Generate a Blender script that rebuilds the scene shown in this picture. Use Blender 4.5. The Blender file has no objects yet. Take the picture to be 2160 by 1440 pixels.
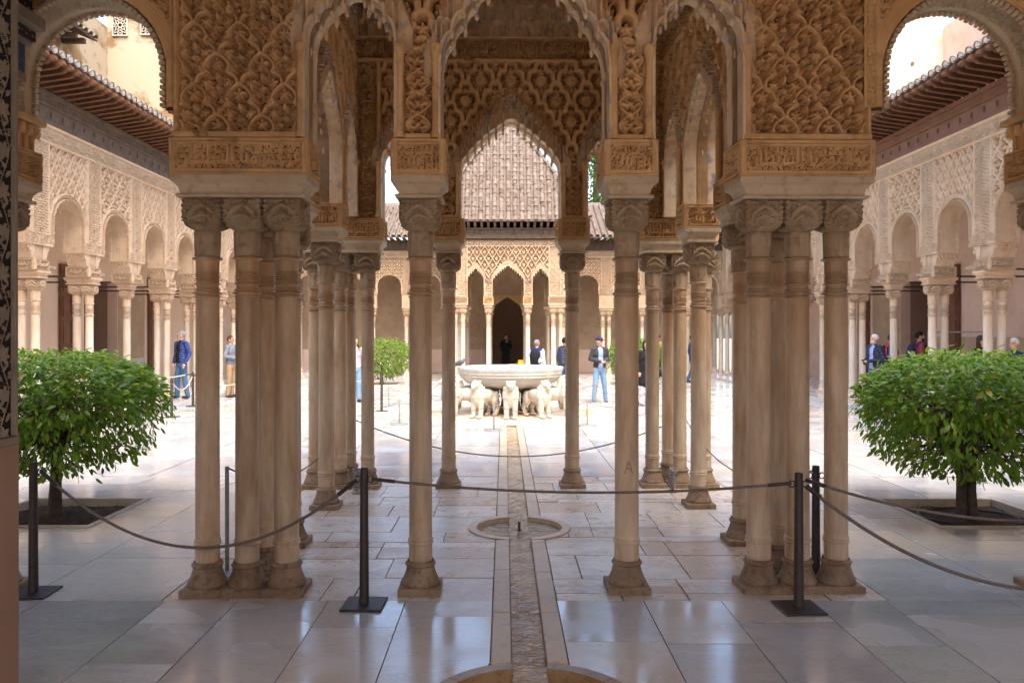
import bpy, bmesh, math, random
import numpy as np
from mathutils import Vector, Matrix
random.seed(7)
RNG = np.random.RandomState(11)
PI = math.pi
SC = bpy.context.scene
COL = SC.collection

# ------------------------------------------------------------------ camera, sky, sun, exposure
cam_d = bpy.data.cameras.new('camera')
cam = bpy.data.objects.new('camera', cam_d)
COL.objects.link(cam)
SC.camera = cam
cam.location = (-0.137, 0.0, 1.8)
cam.rotation_euler = (PI / 2, 0, 0)
cam_d.sensor_width = 36.0
cam_d.lens = 28.0
cam_d.shift_x = 16.0 / 2160.0
cam_d.shift_y = -18.0 / 2160.0
cam_d.clip_start = 0.05
cam_d.clip_end = 2000.0

SUN_EL = math.radians(60.0)
SUN_AZ = math.atan2(-0.95, 0.31)          # towards the sun: right and a little behind the camera
sd = Vector((math.cos(SUN_AZ) * math.cos(SUN_EL), math.sin(SUN_AZ) * math.cos(SUN_EL), math.sin(SUN_EL)))
world = bpy.data.worlds.new('World')
SC.world = world
world.use_nodes = True
wn = world.node_tree
sky = wn.nodes.new('ShaderNodeTexSky')
sky.sky_type = 'NISHITA'
sky.sun_disc = False
sky.sun_elevation = SUN_EL
sky.sun_rotation = math.atan2(sd.x, sd.y)
sky.air_density = 1.0
sky.dust_density = 4.0
sky.ozone_density = 0.4
bg = wn.nodes['Background']
bg.inputs['Strength'].default_value = 0.15
wn.links.new(sky.outputs['Color'], bg.inputs['Color'])

sun_d = bpy.data.lights.new('sun', 'SUN')
sun_d.energy = 0.6
sun_d.angle = math.radians(50)
sun_d.color = (1.0, 0.93, 0.82)
sun = bpy.data.objects.new('sun', sun_d)
COL.objects.link(sun)
sun.rotation_euler = sd.to_track_quat('Z', 'Y').to_euler()
sun.location = (30, -10, 40)

SC.view_settings.view_transform = 'Standard'
SC.view_settings.look = 'None'
SC.view_settings.gamma = 1.0
SC.view_settings.use_curve_mapping = False
SC.view_settings.exposure = 2.32
SC.cycles.use_denoising = True
SC.cycles.max_bounces = 10
SC.cycles.diffuse_bounces = 8
SC.cycles.glossy_bounces = 4
SC.cycles.transmission_bounces = 4
SC.cycles.caustics_reflective = True
SC.cycles.caustics_refractive = False
SC.cycles.sample_clamp_indirect = 6.0

# ------------------------------------------------------------------ helpers
def thing(name, label, cat, loc=(0, 0, 0), rotz=0.0, group=None):
    o = bpy.data.objects.new(name, None)
    COL.objects.link(o)
    o.location = loc
    o.rotation_euler = (0, 0, rotz)
    o.empty_display_size = 0.1
    o['label'] = label
    o['category'] = cat
    if group:
        o['group'] = group
    return o

def tag(o, label, cat, group=None):
    o['label'] = label
    o['category'] = cat
    if group:
        o['group'] = group
    return o

def node(name, parent, loc=(0, 0, 0), rot=(0, 0, 0)):
    o = bpy.data.objects.new(name, None)
    COL.objects.link(o)
    o.parent = parent
    o.location = loc
    o.rotation_euler = rot
    o.empty_display_size = 0.05
    return o

def obj(name, mesh, mat=None, parent=None, loc=(0, 0, 0), rot=(0, 0, 0), scale=(1, 1, 1), kind=None):
    if mat is not None and len(mesh.materials) == 0:
        mesh.materials.append(mat)
    o = bpy.data.objects.new(name, mesh)
    COL.objects.link(o)
    if parent is not None:
        o.parent = parent
    o.location = loc
    o.rotation_euler = rot
    o.scale = scale
    if kind:
        o['kind'] = kind
    return o

def copy_tree(o, parent=None):
    c = o.copy()
    COL.objects.link(c)
    c.parent = parent
    for ch in list(o.children):
        copy_tree(ch, c)
    return c

def mesh_np(name, V, F, smooth=False):
    """V (n,3) array, F (m,4) or (m,3) int array"""
    V = np.asarray(V, dtype=np.float32)
    F = np.asarray(F, dtype=np.int32)
    me = bpy.data.meshes.new(name)
    k = F.shape[1]
    me.vertices.add(len(V))
    me.vertices.foreach_set('co', V.ravel())
    me.loops.add(F.size)
    me.loops.foreach_set('vertex_index', F.ravel())
    me.polygons.add(len(F))
    me.polygons.foreach_set('loop_start', np.arange(0, F.size, k, dtype=np.int32))
    me.polygons.foreach_set('loop_total', np.full(len(F), k, dtype=np.int32))
    if smooth:
        me.polygons.foreach_set('use_smooth', np.ones(len(F), dtype=bool))
    me.update(calc_edges=True)
    me.validate()
    return me

class MB:
    """collects boxes, lathes, tubes, prisms into one mesh"""
    def __init__(s):
        s.v = []
        s.f = []
        s.sm = []
    def add(s, verts, faces, smooth=False):
        n = len(s.v)
        s.v.extend([tuple(p) for p in verts])
        for f in faces:
            s.f.append(tuple(i + n for i in f))
            s.sm.append(smooth)
        return s
    def box(s, x0, x1, y0, y1, z0, z1, bev=0.0):
        if bev <= 0:
            v = [(x, y, z) for z in (z0, z1) for y in (y0, y1) for x in (x0, x1)]
            f = [(0, 2, 3, 1), (4, 5, 7, 6), (0, 1, 5, 4), (2, 6, 7, 3), (0, 4, 6, 2), (1, 3, 7, 5)]
            return s.add(v, f)
        b = bev
        def ring(z, i):
            return [(x0 + i, y0 + i, z), (x1 - i, y0 + i, z), (x1 - i, y1 - i, z), (x0 + i, y1 - i, z)]
        v = ring(z0, b) + ring(z0 + b, 0) + ring(z1 - b, 0) + ring(z1, b)
        f = [(3, 2, 1, 0), (12, 13, 14, 15)]
        for r in range(3):
            for i in range(4):
                j = (i + 1) % 4
                f.append((r * 4 + i, r * 4 + j, r * 4 + 4 + j, r * 4 + 4 + i))
        return s.add(v, f)
    def lathe(s, prof, n=24, c=(0, 0, 0), smooth=True, caps=True, a0=0.0):
        m = len(prof)
        v = []
        for (r, z) in prof:
            for k in range(n):
                a = a0 + 2 * PI * k / n
                v.append((c[0] + r * math.cos(a), c[1] + r * math.sin(a), c[2] + z))
        f = []
        for i in range(m - 1):
            for k in range(n):
                k2 = (k + 1) % n
                f.append((i * n + k, i * n + k2, (i + 1) * n + k2, (i + 1) * n + k))
        s.add(v, f, smooth)
        if caps:
            s.add(v[:n], [tuple(range(n))[::-1]])
            s.add(v[-n:], [tuple(range(n))])
        return s
    def tube(s, pts, rad, n=8, smooth=True, caps=True):
        pts = [Vector(p) for p in pts]
        if not hasattr(rad, '__len__'):
            rad = [rad] * len(pts)
        v = []
        up = None
        for i, p in enumerate(pts):
            t = (pts[min(i + 1, len(pts) - 1)] - pts[max(i - 1, 0)])
            if t.length < 1e-9:
                t = Vector((0, 0, 1))
            t.normalize()
            if up is None:
                up = Vector((0, 0, 1)) if abs(t.z) < 0.9 else Vector((1, 0, 0))
            a = t.cross(up)
            if a.length < 1e-6:
                a = t.orthogonal()
            a.normalize()
            b = a.cross(t).normalized()
            up = b
            for k in range(n):
                w = 2 * PI * k / n
                v.append(p + (a * math.cos(w) + b * math.sin(w)) * rad[i])
        f = []
        for i in range(len(pts) - 1):
            for k in range(n):
                k2 = (k + 1) % n
                f.append((i * n + k, i * n + k2, (i + 1) * n + k2, (i + 1) * n + k))
        s.add(v, f, smooth)
        if caps:
            s.add(v[:n], [tuple(range(n))[::-1]])
            s.add(v[-n:], [tuple(range(n))])
        return s
    def prism(s, poly, axis, a0, a1):
        """poly: list of 2d points; axis 'y': (x,z) extruded in y; 'x': (y,z) in x; 'z': (x,y) in z"""
        def p3(p, a):
            if axis == 'y':
                return (p[0], a, p[1])
            if axis == 'x':
                return (a, p[0], p[1])
            return (p[0], p[1], a)
        n = len(poly)
        v = [p3(p, a0) for p in poly] + [p3(p, a1) for p in poly]
        f = [tuple(range(n)), tuple(range(2 * n - 1, n - 1, -1))]
        for i in range(n):
            j = (i + 1) % n
            f.append((i, i + n, j + n, j))
        return s.add(v, f)
    def ell(s, c, r, n=14, m=9, R=None):
        v = [(0, 0, -1)]
        for i in range(1, m):
            ph = -PI / 2 + PI * i / m
            for k in range(n):
                a = 2 * PI * k / n
                v.append((math.cos(ph) * math.cos(a), math.cos(ph) * math.sin(a), math.sin(ph)))
        v.append((0, 0, 1))
        f = []
        for k in range(n):
            f.append((0, 1 + (k + 1) % n, 1 + k))
        for i in range(m - 2):
            for k in range(n):
                k2 = (k + 1) % n
                f.append((1 + i * n + k, 1 + i * n + k2, 1 + (i + 1) * n + k2, 1 + (i + 1) * n + k))
        L = len(v) - 1
        for k in range(n):
            f.append((L, 1 + (m - 2) * n + k, 1 + (m - 2) * n + (k + 1) % n))
        out = []
        for p in v:
            q = Vector((p[0] * r[0], p[1] * r[1], p[2] * r[2]))
            if R is not None:
                q = R @ q
            out.append(q + Vector(c))
        return s.add(out, f, True)
    def cap(s, a, b, ra, rb, n=12):
        """tapered capsule"""
        a = Vector(a)
        b = Vector(b)
        d = (b - a)
        L = max(d.length, 1e-5)
        d = d / L
        pts, rs = [], []
        for t in (-1.0, -0.87, -0.5, 0.0):
            pts.append(a + d * ra * t)
            rs.append(max(ra * math.sqrt(max(0, 1 - t * t)), ra * 0.05))
        for t in (0.0, 0.5, 0.87, 1.0):
            pts.append(b + d * rb * t)
            rs.append(max(rb * math.sqrt(max(0, 1 - t * t)), rb * 0.05))
        return s.tube(pts, rs, n)
    def mesh(s, name='m'):
        me = bpy.data.meshes.new(name)
        me.from_pydata([tuple(p) for p in s.v], [], s.f)
        me.polygons.foreach_set('use_smooth', np.array(s.sm, dtype=bool))
        # triangulate concave n-gons safely
        if any(len(f) > 4 for f in s.f):
            bm = bmesh.new()
            bm.from_mesh(me)
            big = [f for f in bm.faces if len(f.verts) > 4]
            bmesh.ops.triangulate(bm, faces=big)
            bmesh.ops.recalc_face_normals(bm, faces=bm.faces)
            bm.to_mesh(me)
            bm.free()
        me.update()
        return me

TMP = bpy.data.scenes.new('workbench')      # scratch scene, so that evaluating one mesh does not touch the rest; removed at the end
def remesh(mb, voxel, smooth=2, name='m'):
    me = mb.mesh(name)
    o = bpy.data.objects.new('tmp', me)
    TMP.collection.objects.link(o)
    m = o.modifiers.new('r', 'REMESH')
    m.mode = 'VOXEL'
    m.voxel_size = voxel
    m.use_smooth_shade = True
    if smooth:
        q = o.modifiers.new('s', 'SMOOTH')
        q.iterations = smooth
        q.factor = 0.5
    TMP.view_layers[0].update()
    dg = TMP.view_layers[0].depsgraph
    out = bpy.data.meshes.new_from_object(o.evaluated_get(dg))
    bpy.data.objects.remove(o)
    bpy.data.meshes.remove(me)
    out.name = name
    return out

# ------------------------------------------------------------------ materials
MATS = {}
class NT:
    def __init__(s, name, rough=0.8, spec=0.3):
        s.m = bpy.data.materials.new(name)
        s.m.use_nodes = True
        s.t = s.m.node_tree
        s.b = s.t.nodes['Principled BSDF']
        s.b.inputs['Roughness'].default_value = rough
        s.b.inputs['Specular IOR Level'].default_value = spec
        s.tc = s.t.nodes.new('ShaderNodeTexCoord')
        s.oi = s.t.nodes.new('ShaderNodeObjectInfo')
        MATS[name] = s.m
    def n(s, typ, **kw):
        x = s.t.nodes.new(typ)
        for k, v in kw.items():
            if k in x.inputs:
                x.inputs[k].default_value = v
            else:
                setattr(x, k, v)
        return x
    def l(s, a, b):
        s.t.links.new(a, b)
    def coords(s, scale=(1, 1, 1), world=False, jitter=True):
        mp = s.n('ShaderNodeMapping')
        mp.inputs['Scale'].default_value = scale
        if world:
            g = s.n('ShaderNodeNewGeometry')
            s.l(g.outputs['Position'], mp.inputs['Vector'])
        else:
            s.l(s.tc.outputs['Object'], mp.inputs['Vector'])
            if jitter:
                k = s.n('ShaderNodeVectorMath', operation='SCALE')
                cx = s.n('ShaderNodeCombineXYZ')
                for i in range(3):
                    s.l(s.oi.outputs['Random'], cx.inputs[i])
                s.l(cx.outputs[0], k.inputs[0])
                k.inputs['Scale'].default_value = 37.0
                s.l(k.outputs[0], mp.inputs['Location'])
        return mp.outputs[0]
    def noise(s, vec, scale, detail=4, rough=0.55, dist=0.0):
        x = s.n('ShaderNodeTexNoise', Scale=scale, Detail=detail, Roughness=rough, Distortion=dist)
        s.l(vec, x.inputs['Vector'])
        return x.outputs['Fac']
    def ramp(s, fac, stops):
        r = s.n('ShaderNodeValToRGB')
        e = r.color_ramp.elements
        while len(e) > 1:
            e.remove(e[-1])
        e[0].position, e[0].color = stops[0][0], tuple(stops[0][1]) + (1,)
        for p, c in stops[1:]:
            q = e.new(p)
            q.color = tuple(c) + (1,)
        s.l(fac, r.inputs[0])
        return r.outputs[0]
    def mix(s, fac, a, b, blend='MIX'):
        x = s.n('ShaderNodeMix', data_type='RGBA', blend_type=blend)
        ins = [i for i in x.inputs if i.type == 'RGBA']
        f = [i for i in x.inputs if i.type == 'VALUE'][0]
        for sock, val in ((f, fac), (ins[0], a), (ins[1], b)):
            if hasattr(val, 'is_linked') or isinstance(val, bpy.types.NodeSocket):
                s.l(val, sock)
            elif sock is f:
                sock.default_value = val
            else:
                sock.default_value = tuple(val) + (1,)
        return [o for o in x.outputs if o.type == 'RGBA'][0]
    def math(s, op, a, b=None, clamp=False):
        x = s.n('ShaderNodeMath', operation=op)
        x.use_clamp = clamp
        for i, v in enumerate((a, b)):
            if v is None:
                continue
            if isinstance(v, bpy.types.NodeSocket):
                s.l(v, x.inputs[i])
            else:
                x.inputs[i].default_value = v
        return x.outputs[0]
    def color(s, c):
        if isinstance(c, bpy.types.NodeSocket):
            s.l(c, s.b.inputs['Base Color'])
        else:
            s.b.inputs['Base Color'].default_value = tuple(c) + (1,)
    def bump(s, h, strength=0.3, dist=0.01):
        b = s.n('ShaderNodeBump')
        b.inputs['Strength'].default_value = strength
        b.inputs['Distance'].default_value = dist
        s.l(h, b.inputs['Height'])
        s.l(b.outputs[0], s.b.inputs['Normal'])
    def rough(s, r):
        if isinstance(r, bpy.types.NodeSocket):
            s.l(r, s.b.inputs['Roughness'])
        else:
            s.b.inputs['Roughness'].default_value = r

def mottled(name, c1, c2, c3=None, scale=3.0, rough=0.85, bump=0.25, bscale=40, spec=0.25, world=False, bdist=0.006, fine=None):
    t = NT(name, rough, spec)
    v = t.coords(world=world)
    n1 = t.noise(v, scale, 5, 0.6)
    stops = [(0.32, c1), (0.68, c2)]
    c = t.ramp(n1, stops)
    if c3 is not None:
        n2 = t.noise(v, scale * 3.7, 5, 0.65)
        f = t.ramp(n2, [(0.52, (0, 0, 0)), (0.72, (1, 1, 1))])
        c = t.mix(f, c, c3)
    if fine is not None:
        # fine carved arabesque too small to model: veined relief pattern
        vo = t.n('ShaderNodeTexVoronoi', Scale=fine, feature='DISTANCE_TO_EDGE')
        nd = t.n('ShaderNodeTexNoise', Scale=fine * 0.8, Detail=2.0)
        t.l(v, nd.inputs['Vector'])
        ad = t.n('ShaderNodeMix', data_type='VECTOR')
        va = t.n('ShaderNodeVectorMath', operation='MULTIPLY_ADD')
        t.l(nd.outputs['Color'], va.inputs[0])
        va.inputs[1].default_value = (0.9 / fine,) * 3
        t.l(v, va.inputs[2])
        t.l(va.outputs[0], vo.inputs['Vector'])
        h = t.math('MULTIPLY', vo.outputs['Distance'], 3.0, True)
        t.bump(h, bump, bdist)
    else:
        nb = t.noise(v, bscale, 5, 0.6)
        t.bump(nb, bump, bdist)
    t.color(c)
    return t.m

def make_materials():
    mottled('stucco', (0.54, 0.325, 0.145), (0.70, 0.46, 0.235), (0.44, 0.255, 0.105), 2.2, 0.88, 0.35, 55)
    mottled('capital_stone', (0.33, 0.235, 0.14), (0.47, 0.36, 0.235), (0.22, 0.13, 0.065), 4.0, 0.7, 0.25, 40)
    mottled('stucco_fine', (0.60, 0.40, 0.22), (0.72, 0.51, 0.31), (0.54, 0.34, 0.17), 2.2, 0.88, 0.75, fine=42, bdist=0.008)
    mottled('stucco_pale', (0.46, 0.315, 0.195), (0.56, 0.405, 0.27), (0.42, 0.27, 0.155), 1.4, 0.9, 0.8, fine=30, bdist=0.010)
    mottled('stucco_panel', (0.46, 0.32, 0.20), (0.56, 0.405, 0.27), (0.43, 0.28, 0.165), 1.4, 0.9, 0.3, 50)
    t = NT('muqarnas', 0.85, 0.25)
    v = t.coords()
    c = t.ramp(t.noise(v, 3.5, 5, 0.6), [(0.32, (0.60, 0.43, 0.25)), (0.68, (0.74, 0.59, 0.41))])
    c = t.mix(t.ramp(t.noise(v, 9.0, 5, 0.65), [(0.52, (0, 0, 0)), (0.66, (0.8, 0.8, 0.8))]), c, (0.36, 0.31, 0.27))
    c = t.mix(t.ramp(t.noise(t.coords((1, 1, 0.6)), 7.3, 3, 0.5), [(0.63, (0, 0, 0)), (0.70, (0.75, 0.75, 0.75))]), c, (0.14, 0.19, 0.36))
    t.color(c)
    t.bump(t.noise(v, 45, 5, 0.6), 0.25, 0.006)
    mottled('cornice', (0.47, 0.365, 0.24), (0.59, 0.48, 0.34), (0.38, 0.25, 0.13), 3.0, 0.7, 0.15, 30)
    mottled('shade_grime_ground', (0.10, 0.055, 0.030), (0.16, 0.090, 0.048), (0.075, 0.05, 0.045), 4.0, 0.9, 0.2, 40)  # recess shade and grime put into the colour of the plate behind carving
    mottled('stucco_shade_ground', (0.30, 0.185, 0.105), (0.38, 0.25, 0.15), None, 3.0, 0.9, 0.2, 40)  # milder recess shade put into the ground colour behind paler carving
    mottled('plaster', (0.70, 0.50, 0.35), (0.78, 0.60, 0.45), None, 0.9, 0.9, 0.12, 14)
    mottled('plaster_pink', (0.68, 0.47, 0.35), (0.76, 0.57, 0.45), (0.63, 0.42, 0.29), 0.5, 0.92, 0.15, 8)
    mottled('plaster_dado', (0.30, 0.19, 0.13), (0.36, 0.235, 0.165), None, 1.5, 0.9, 0.15, 25)
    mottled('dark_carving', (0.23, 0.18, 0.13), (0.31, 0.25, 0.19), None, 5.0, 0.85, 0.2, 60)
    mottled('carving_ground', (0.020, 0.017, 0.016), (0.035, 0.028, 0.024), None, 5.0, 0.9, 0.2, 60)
    mottled('blue_ground', (0.03, 0.05, 0.13), (0.06, 0.09, 0.2), (0.10, 0.09, 0.08), 6.0, 0.8, 0.2, 60)
    mottled('wood_grey', (0.080, 0.052, 0.036), (0.135, 0.092, 0.064), (0.17, 0.125, 0.09), 5.0, 0.85, 0.6, 25)
    mottled('wood_red', (0.080, 0.033, 0.014), (0.145, 0.060, 0.026), (0.05, 0.022, 0.011), 4.0, 0.75, 0.4, 30)
    mottled('wood_door', (0.14, 0.062, 0.034), (0.20, 0.092, 0.052), None, 3.0, 0.65, 0.3, 30)
    mottled('wood_dark', (0.03, 0.022, 0.018), (0.06, 0.042, 0.033), None, 4.0, 0.8, 0.4, 30)
    mottled('soil', (0.05, 0.032, 0.02), (0.11, 0.075, 0.05), (0.17, 0.125, 0.085), 14.0, 0.95, 1.0, 60, bdist=0.02)
    mottled('planter_stone', (0.48, 0.40, 0.31), (0.58, 0.50, 0.40), (0.38, 0.30, 0.2), 4.0, 0.7, 0.2, 40)
    mottled('bark', (0.065, 0.047, 0.035), (0.13, 0.098, 0.075), None, 14.0, 0.9, 0.9, 40)
    mottled('mortar', (0.24, 0.175, 0.12), (0.34, 0.265, 0.19), None, 6.0, 0.95, 0.2, 40)
    mottled('iron', (0.030, 0.022, 0.020), (0.05, 0.038, 0.034), None, 20.0, 0.5, 0.1, 80, 0.5)
    mottled('steel_grey', (0.19, 0.18, 0.17), (0.27, 0.26, 0.25), None, 20.0, 0.4, 0.1, 80, 0.5)
    mottled('rope_dark', (0.15, 0.125, 0.10), (0.24, 0.20, 0.165), None, 60.0, 0.9, 0.6, 200)
    mottled('rope_pale', (0.50, 0.45, 0.37), (0.62, 0.56, 0.47), None, 60.0, 0.9, 0.6, 200)
    mottled('lion_marble', (0.46, 0.41, 0.335), (0.58, 0.535, 0.46), (0.47, 0.33, 0.18), 3.6, 0.6, 0.6, 55, 0.35, bdist=0.012)
    mottled('basin_marble', (0.42, 0.395, 0.345), (0.56, 0.53, 0.47), (0.36, 0.31, 0.24), 3.4, 0.55, 0.4, 22, 0.35, bdist=0.012)
    mottled('black_void', (0.012, 0.010, 0.010), (0.016, 0.013, 0.012), None, 4.0, 0.95, 0.0, 10)
    mottled('wet_stone', (0.26, 0.155, 0.07), (0.40, 0.26, 0.14), (0.17, 0.10, 0.045), 5.0, 0.35, 0.5, 25, 0.5)
    mottled('kerb_stone', (0.50, 0.37, 0.24), (0.62, 0.50, 0.36), (0.42, 0.28, 0.15), 2.5, 0.42, 0.3, 25, 0.4)

    # column marble: grey-cream with long vertical stains, warmer near the top
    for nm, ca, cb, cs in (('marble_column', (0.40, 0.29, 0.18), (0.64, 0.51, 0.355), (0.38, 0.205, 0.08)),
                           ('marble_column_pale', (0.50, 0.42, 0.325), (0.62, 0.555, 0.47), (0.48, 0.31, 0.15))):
        t = NT(nm, 0.42, 0.4)
        v = t.coords((5.0, 5.0, 0.9))
        a = t.noise(v, 2.2, 7, 0.68, 0.2)
        c = t.ramp(a, [(0.33, ca), (0.66, cb)])
        v2 = t.coords((3.0, 3.0, 0.9))
        b = t.noise(v2, 1.3, 5, 0.65)
        c = t.mix(t.ramp(b, [(0.50, (0, 0, 0)), (0.72, (0.7, 0.7, 0.7))]), c, cs)
        # old brown water stain around foot and head of the shaft (worn in, stays with the stone)
        sx = t.n('ShaderNodeSeparateXYZ')
        t.l(t.tc.outputs['Object'], sx.inputs[0])
        hi = t.n('ShaderNodeMapRange')
        t.l(sx.outputs[2], hi.inputs[0])
        hi.inputs[1].default_value = 1.25
        hi.inputs[2].default_value = 2.2
        b2 = t.noise(v2, 3.1, 4, 0.6)
        k = t.math('MULTIPLY', hi.outputs[0], t.math('MULTIPLY', b2, 1.3), True)
        c = t.mix(t.math('MULTIPLY', k, 0.75), c, cs)
        cr = t.noise(t.coords((2.0, 2.0, 0.5)), 1.7, 3, 0.5, 0.8)
        c = t.mix(t.math('MULTIPLY', t.ramp(cr, [(0.492, (0, 0, 0)), (0.5, (1, 1, 1)), (0.508, (0, 0, 0))]), 0.22), c, (0.20, 0.13, 0.08))
        tint = t.math('MULTIPLY_ADD', t.oi.outputs['Random'], 0.42)
        t.t.nodes[-1].inputs[2].default_value = 0.80
        ml = t.n('ShaderNodeVectorMath', operation='SCALE')
        t.l(c, ml.inputs[0])
        t.l(tint, ml.inputs['Scale'])
        t.color(ml.outputs[0])
        t.bump(t.noise(t.coords((1, 1, 0.4)), 22, 5, 0.6), 0.12, 0.006)
        t.rough(t.ramp(a, [(0.3, (0.55,) * 3), (0.7, (0.36,) * 3)]))
    mottled('base_stone', (0.20, 0.13, 0.075), (0.36, 0.265, 0.175), (0.13, 0.08, 0.045), 6.0, 0.6, 0.4, 30)
    mottled('base_stone_pale', (0.55, 0.43, 0.31), (0.68, 0.58, 0.46), (0.45, 0.30, 0.17), 4.0, 0.6, 0.3, 30)

    # polished marble paving
    for nm, ca, cb, cc, vein, r0, r1 in (
            ('marble_floor', (0.50, 0.505, 0.505), (0.585, 0.585, 0.575), (0.565, 0.50, 0.415), (0.36, 0.37, 0.39), 0.08, 0.34),
            ('marble_worn', (0.68, 0.58, 0.47), (0.82, 0.75, 0.65), (0.42, 0.29, 0.18), (0.40, 0.33, 0.26), 0.22, 0.48)):
        t = NT(nm, 0.2, 1.0 if nm == 'marble_floor' else 0.7)
        v = t.coords((1.0, 3.2, 1.0))
        g = t.n('ShaderNodeNewGeometry')
        rnd = t.math('FRACT', t.math('ADD', t.oi.outputs['Random'], g.outputs['Random Per Island']))
        a = t.noise(v, 1.1, 6, 0.6, 1.2)
        c = t.ramp(a, [(0.33, ca), (0.62, cb)])
        c = t.mix(t.math('MULTIPLY', t.ramp(rnd, [(0.40, (0, 0, 0)), (0.90, (1, 1, 1))]), 0.8), c, cc)
        v2 = t.coords((1.0, 2.0, 1.0))
        b = t.noise(v2, 2.1, 7, 0.65, 2.2)
        vn = t.ramp(b, [(0.47, (0, 0, 0)), (0.5, (1, 1, 1)), (0.53, (0, 0, 0))])
        c = t.mix(t.math('MULTIPLY', vn, 0.5), c, vein)
        b3 = t.noise(v2, 0.9, 3, 0.5)
        c = t.mix(t.math('MULTIPLY', t.ramp(b3, [(0.5, (0, 0, 0)), (0.75, (1, 1, 1))]), 0.45), c, cc)
        if nm == 'marble_worn':
            b4 = t.noise(t.coords((1, 1, 1)), 4.5, 8, 0.72)
            amt = t.math('MULTIPLY', t.ramp(b4, [(0.50, (0, 0, 0)), (0.66, (1, 1, 1))]), t.math('MULTIPLY_ADD', rnd, 0.9))
            c = t.mix(t.math('MULTIPLY', amt, 0.6, True), c, (0.40, 0.25, 0.15))
        br = t.math('MULTIPLY_ADD', rnd, 0.30)
        t.t.nodes[-1].inputs[2].default_value = 0.80
        mul = t.n('ShaderNodeVectorMath', operation='SCALE')
        t.l(c, mul.inputs[0])
        t.l(br, mul.inputs['Scale'])
        t.color(mul.outputs[0])
        rr = t.noise(t.coords((1, 1, 1)), 1.6, 2, 0.45)
        if nm == 'marble_worn':
            rr = t.noise(t.coords((1, 1, 1)), 5.2, 7, 0.7)
        t.rough(t.ramp(rr, [(0.35, (r0,) * 3), (0.7, (r1,) * 3)]))
        t.bump(t.noise(t.coords((1, 1, 1)), 3.2 if nm == 'marble_floor' else 18, 4, 0.5), 0.10 if nm == 'marble_floor' else 0.28, 0.012 if nm == 'marble_floor' else 0.006)

    # roof tiles: each one a slightly different fired clay
    t = NT('roof_tile', 0.85, 0.2)
    g = t.n('ShaderNodeNewGeometry')
    rnd = t.math('FRACT', t.math('ADD', t.oi.outputs['Random'], g.outputs['Random Per Island']))
    v = t.coords()
    c = t.ramp(rnd, [(0.0, (0.095, 0.062, 0.042)), (0.35, (0.145, 0.106, 0.080)), (0.7, (0.185, 0.150, 0.120)), (1.0, (0.125, 0.075, 0.050))])
    c = t.mix(t.ramp(t.noise(v, 12, 5, 0.7), [(0.45, (0, 0, 0)), (0.65, (0.8, 0.8, 0.8))]), c, (0.22, 0.195, 0.165))
    t.color(c)
    t.bump(t.noise(v, 40, 4, 0.6), 0.3, 0.006)

    # tower: ochre render under flaking whitewash
    t = NT('tower_render', 0.92, 0.2)
    v = t.coords()
    a = t.noise(v, 0.55, 7, 0.72, 0.3)
    c = t.ramp(t.noise(v, 1.5, 5, 0.6), [(0.3, (0.22, 0.13, 0.062)), (0.7, (0.28, 0.175, 0.09))])
    c = t.mix(t.ramp(a, [(0.47, (0, 0, 0)), (0.53, (1, 1, 1))]), c, (0.40, 0.325, 0.225))
    t.color(c)
    t.bump(a, 0.3, 0.02)

    # leaves
    for nm, c0, c1, c2 in (('leaf', (0.045, 0.13, 0.010), (0.16, 0.31, 0.016), (0.40, 0.36, 0.02)),
                           ('leaf_bright', (0.07, 0.15, 0.018), (0.14, 0.24, 0.025), (0.34, 0.33, 0.03)),
                           ('leaf_tree', (0.03, 0.06, 0.02), (0.07, 0.12, 0.03), (0.12, 0.16, 0.04))):
        t = NT(nm, 0.38, 0.38)
        g = t.n('ShaderNodeNewGeometry')
        rnd = t.math('FRACT', t.math('ADD', t.oi.outputs['Random'], g.outputs['Random Per Island']))
        c = t.ramp(rnd, [(0.0, c0), (0.6, c1), (0.92, c1), (0.97, c2), (1.0, (0.30, 0.20, 0.05))])
        t.color(c)
        tr = t.n('ShaderNodeBsdfTranslucent')
        t.l(t.mix(0.5, c, (0.35, 0.5, 0.04)), tr.inputs['Color'])
        mx = t.n('ShaderNodeMixShader')
        mx.inputs[0].default_value = 0.36
        t.l(t.b.outputs[0], mx.inputs[1])
        t.l(tr.outputs[0], mx.inputs[2])
        out = [x for x in t.t.nodes if x.type == 'OUTPUT_MATERIAL'][0]
        t.l(mx.outputs[0], out.inputs['Surface'])

    # water: shallow film, rippled
    t = NT('water', 0.04, 0.5)
    t.b.inputs['IOR'].default_value = 1.33
    t.color(t.ramp(t.noise(t.coords((1, 1, 1)), 3.0, 4, 0.6), [(0.35, (0.27, 0.18, 0.10)), (0.7, (0.46, 0.35, 0.23))]))
    v = t.coords((0.8, 1, 1.5))
    w1 = t.noise(v, 9, 2, 0.45, 1.8)
    t.bump(w1, 0.75, 0.03)
    t = NT('water_clear', 0.05, 0.5)
    t.b.inputs['IOR'].default_value = 1.33
    t.color((0.42, 0.44, 0.33))
    t.bump(t.noise(t.coords(), 14, 3, 0.5, 1.0), 0.4, 0.02)
    t = NT('water_foam', 0.25, 0.5)
    t.color((0.8, 0.82, 0.82))
    t.bump(t.noise(t.coords(), 40, 3, 0.5), 0.6, 0.02)

def flat(name, c, rough=0.8, spec=0.25, bscale=60.0, bump=0.15):
    """a plainly coloured material with slight wear"""
    if name in MATS:
        return MATS[name]
    a = tuple(max(0.0, x * 0.86) for x in c)
    b = tuple(min(1.0, x * 1.10) for x in c)
    return mottled(name, a, b, None, 9.0, rough, bump, bscale, spec)

make_materials()
M = MATS

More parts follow.
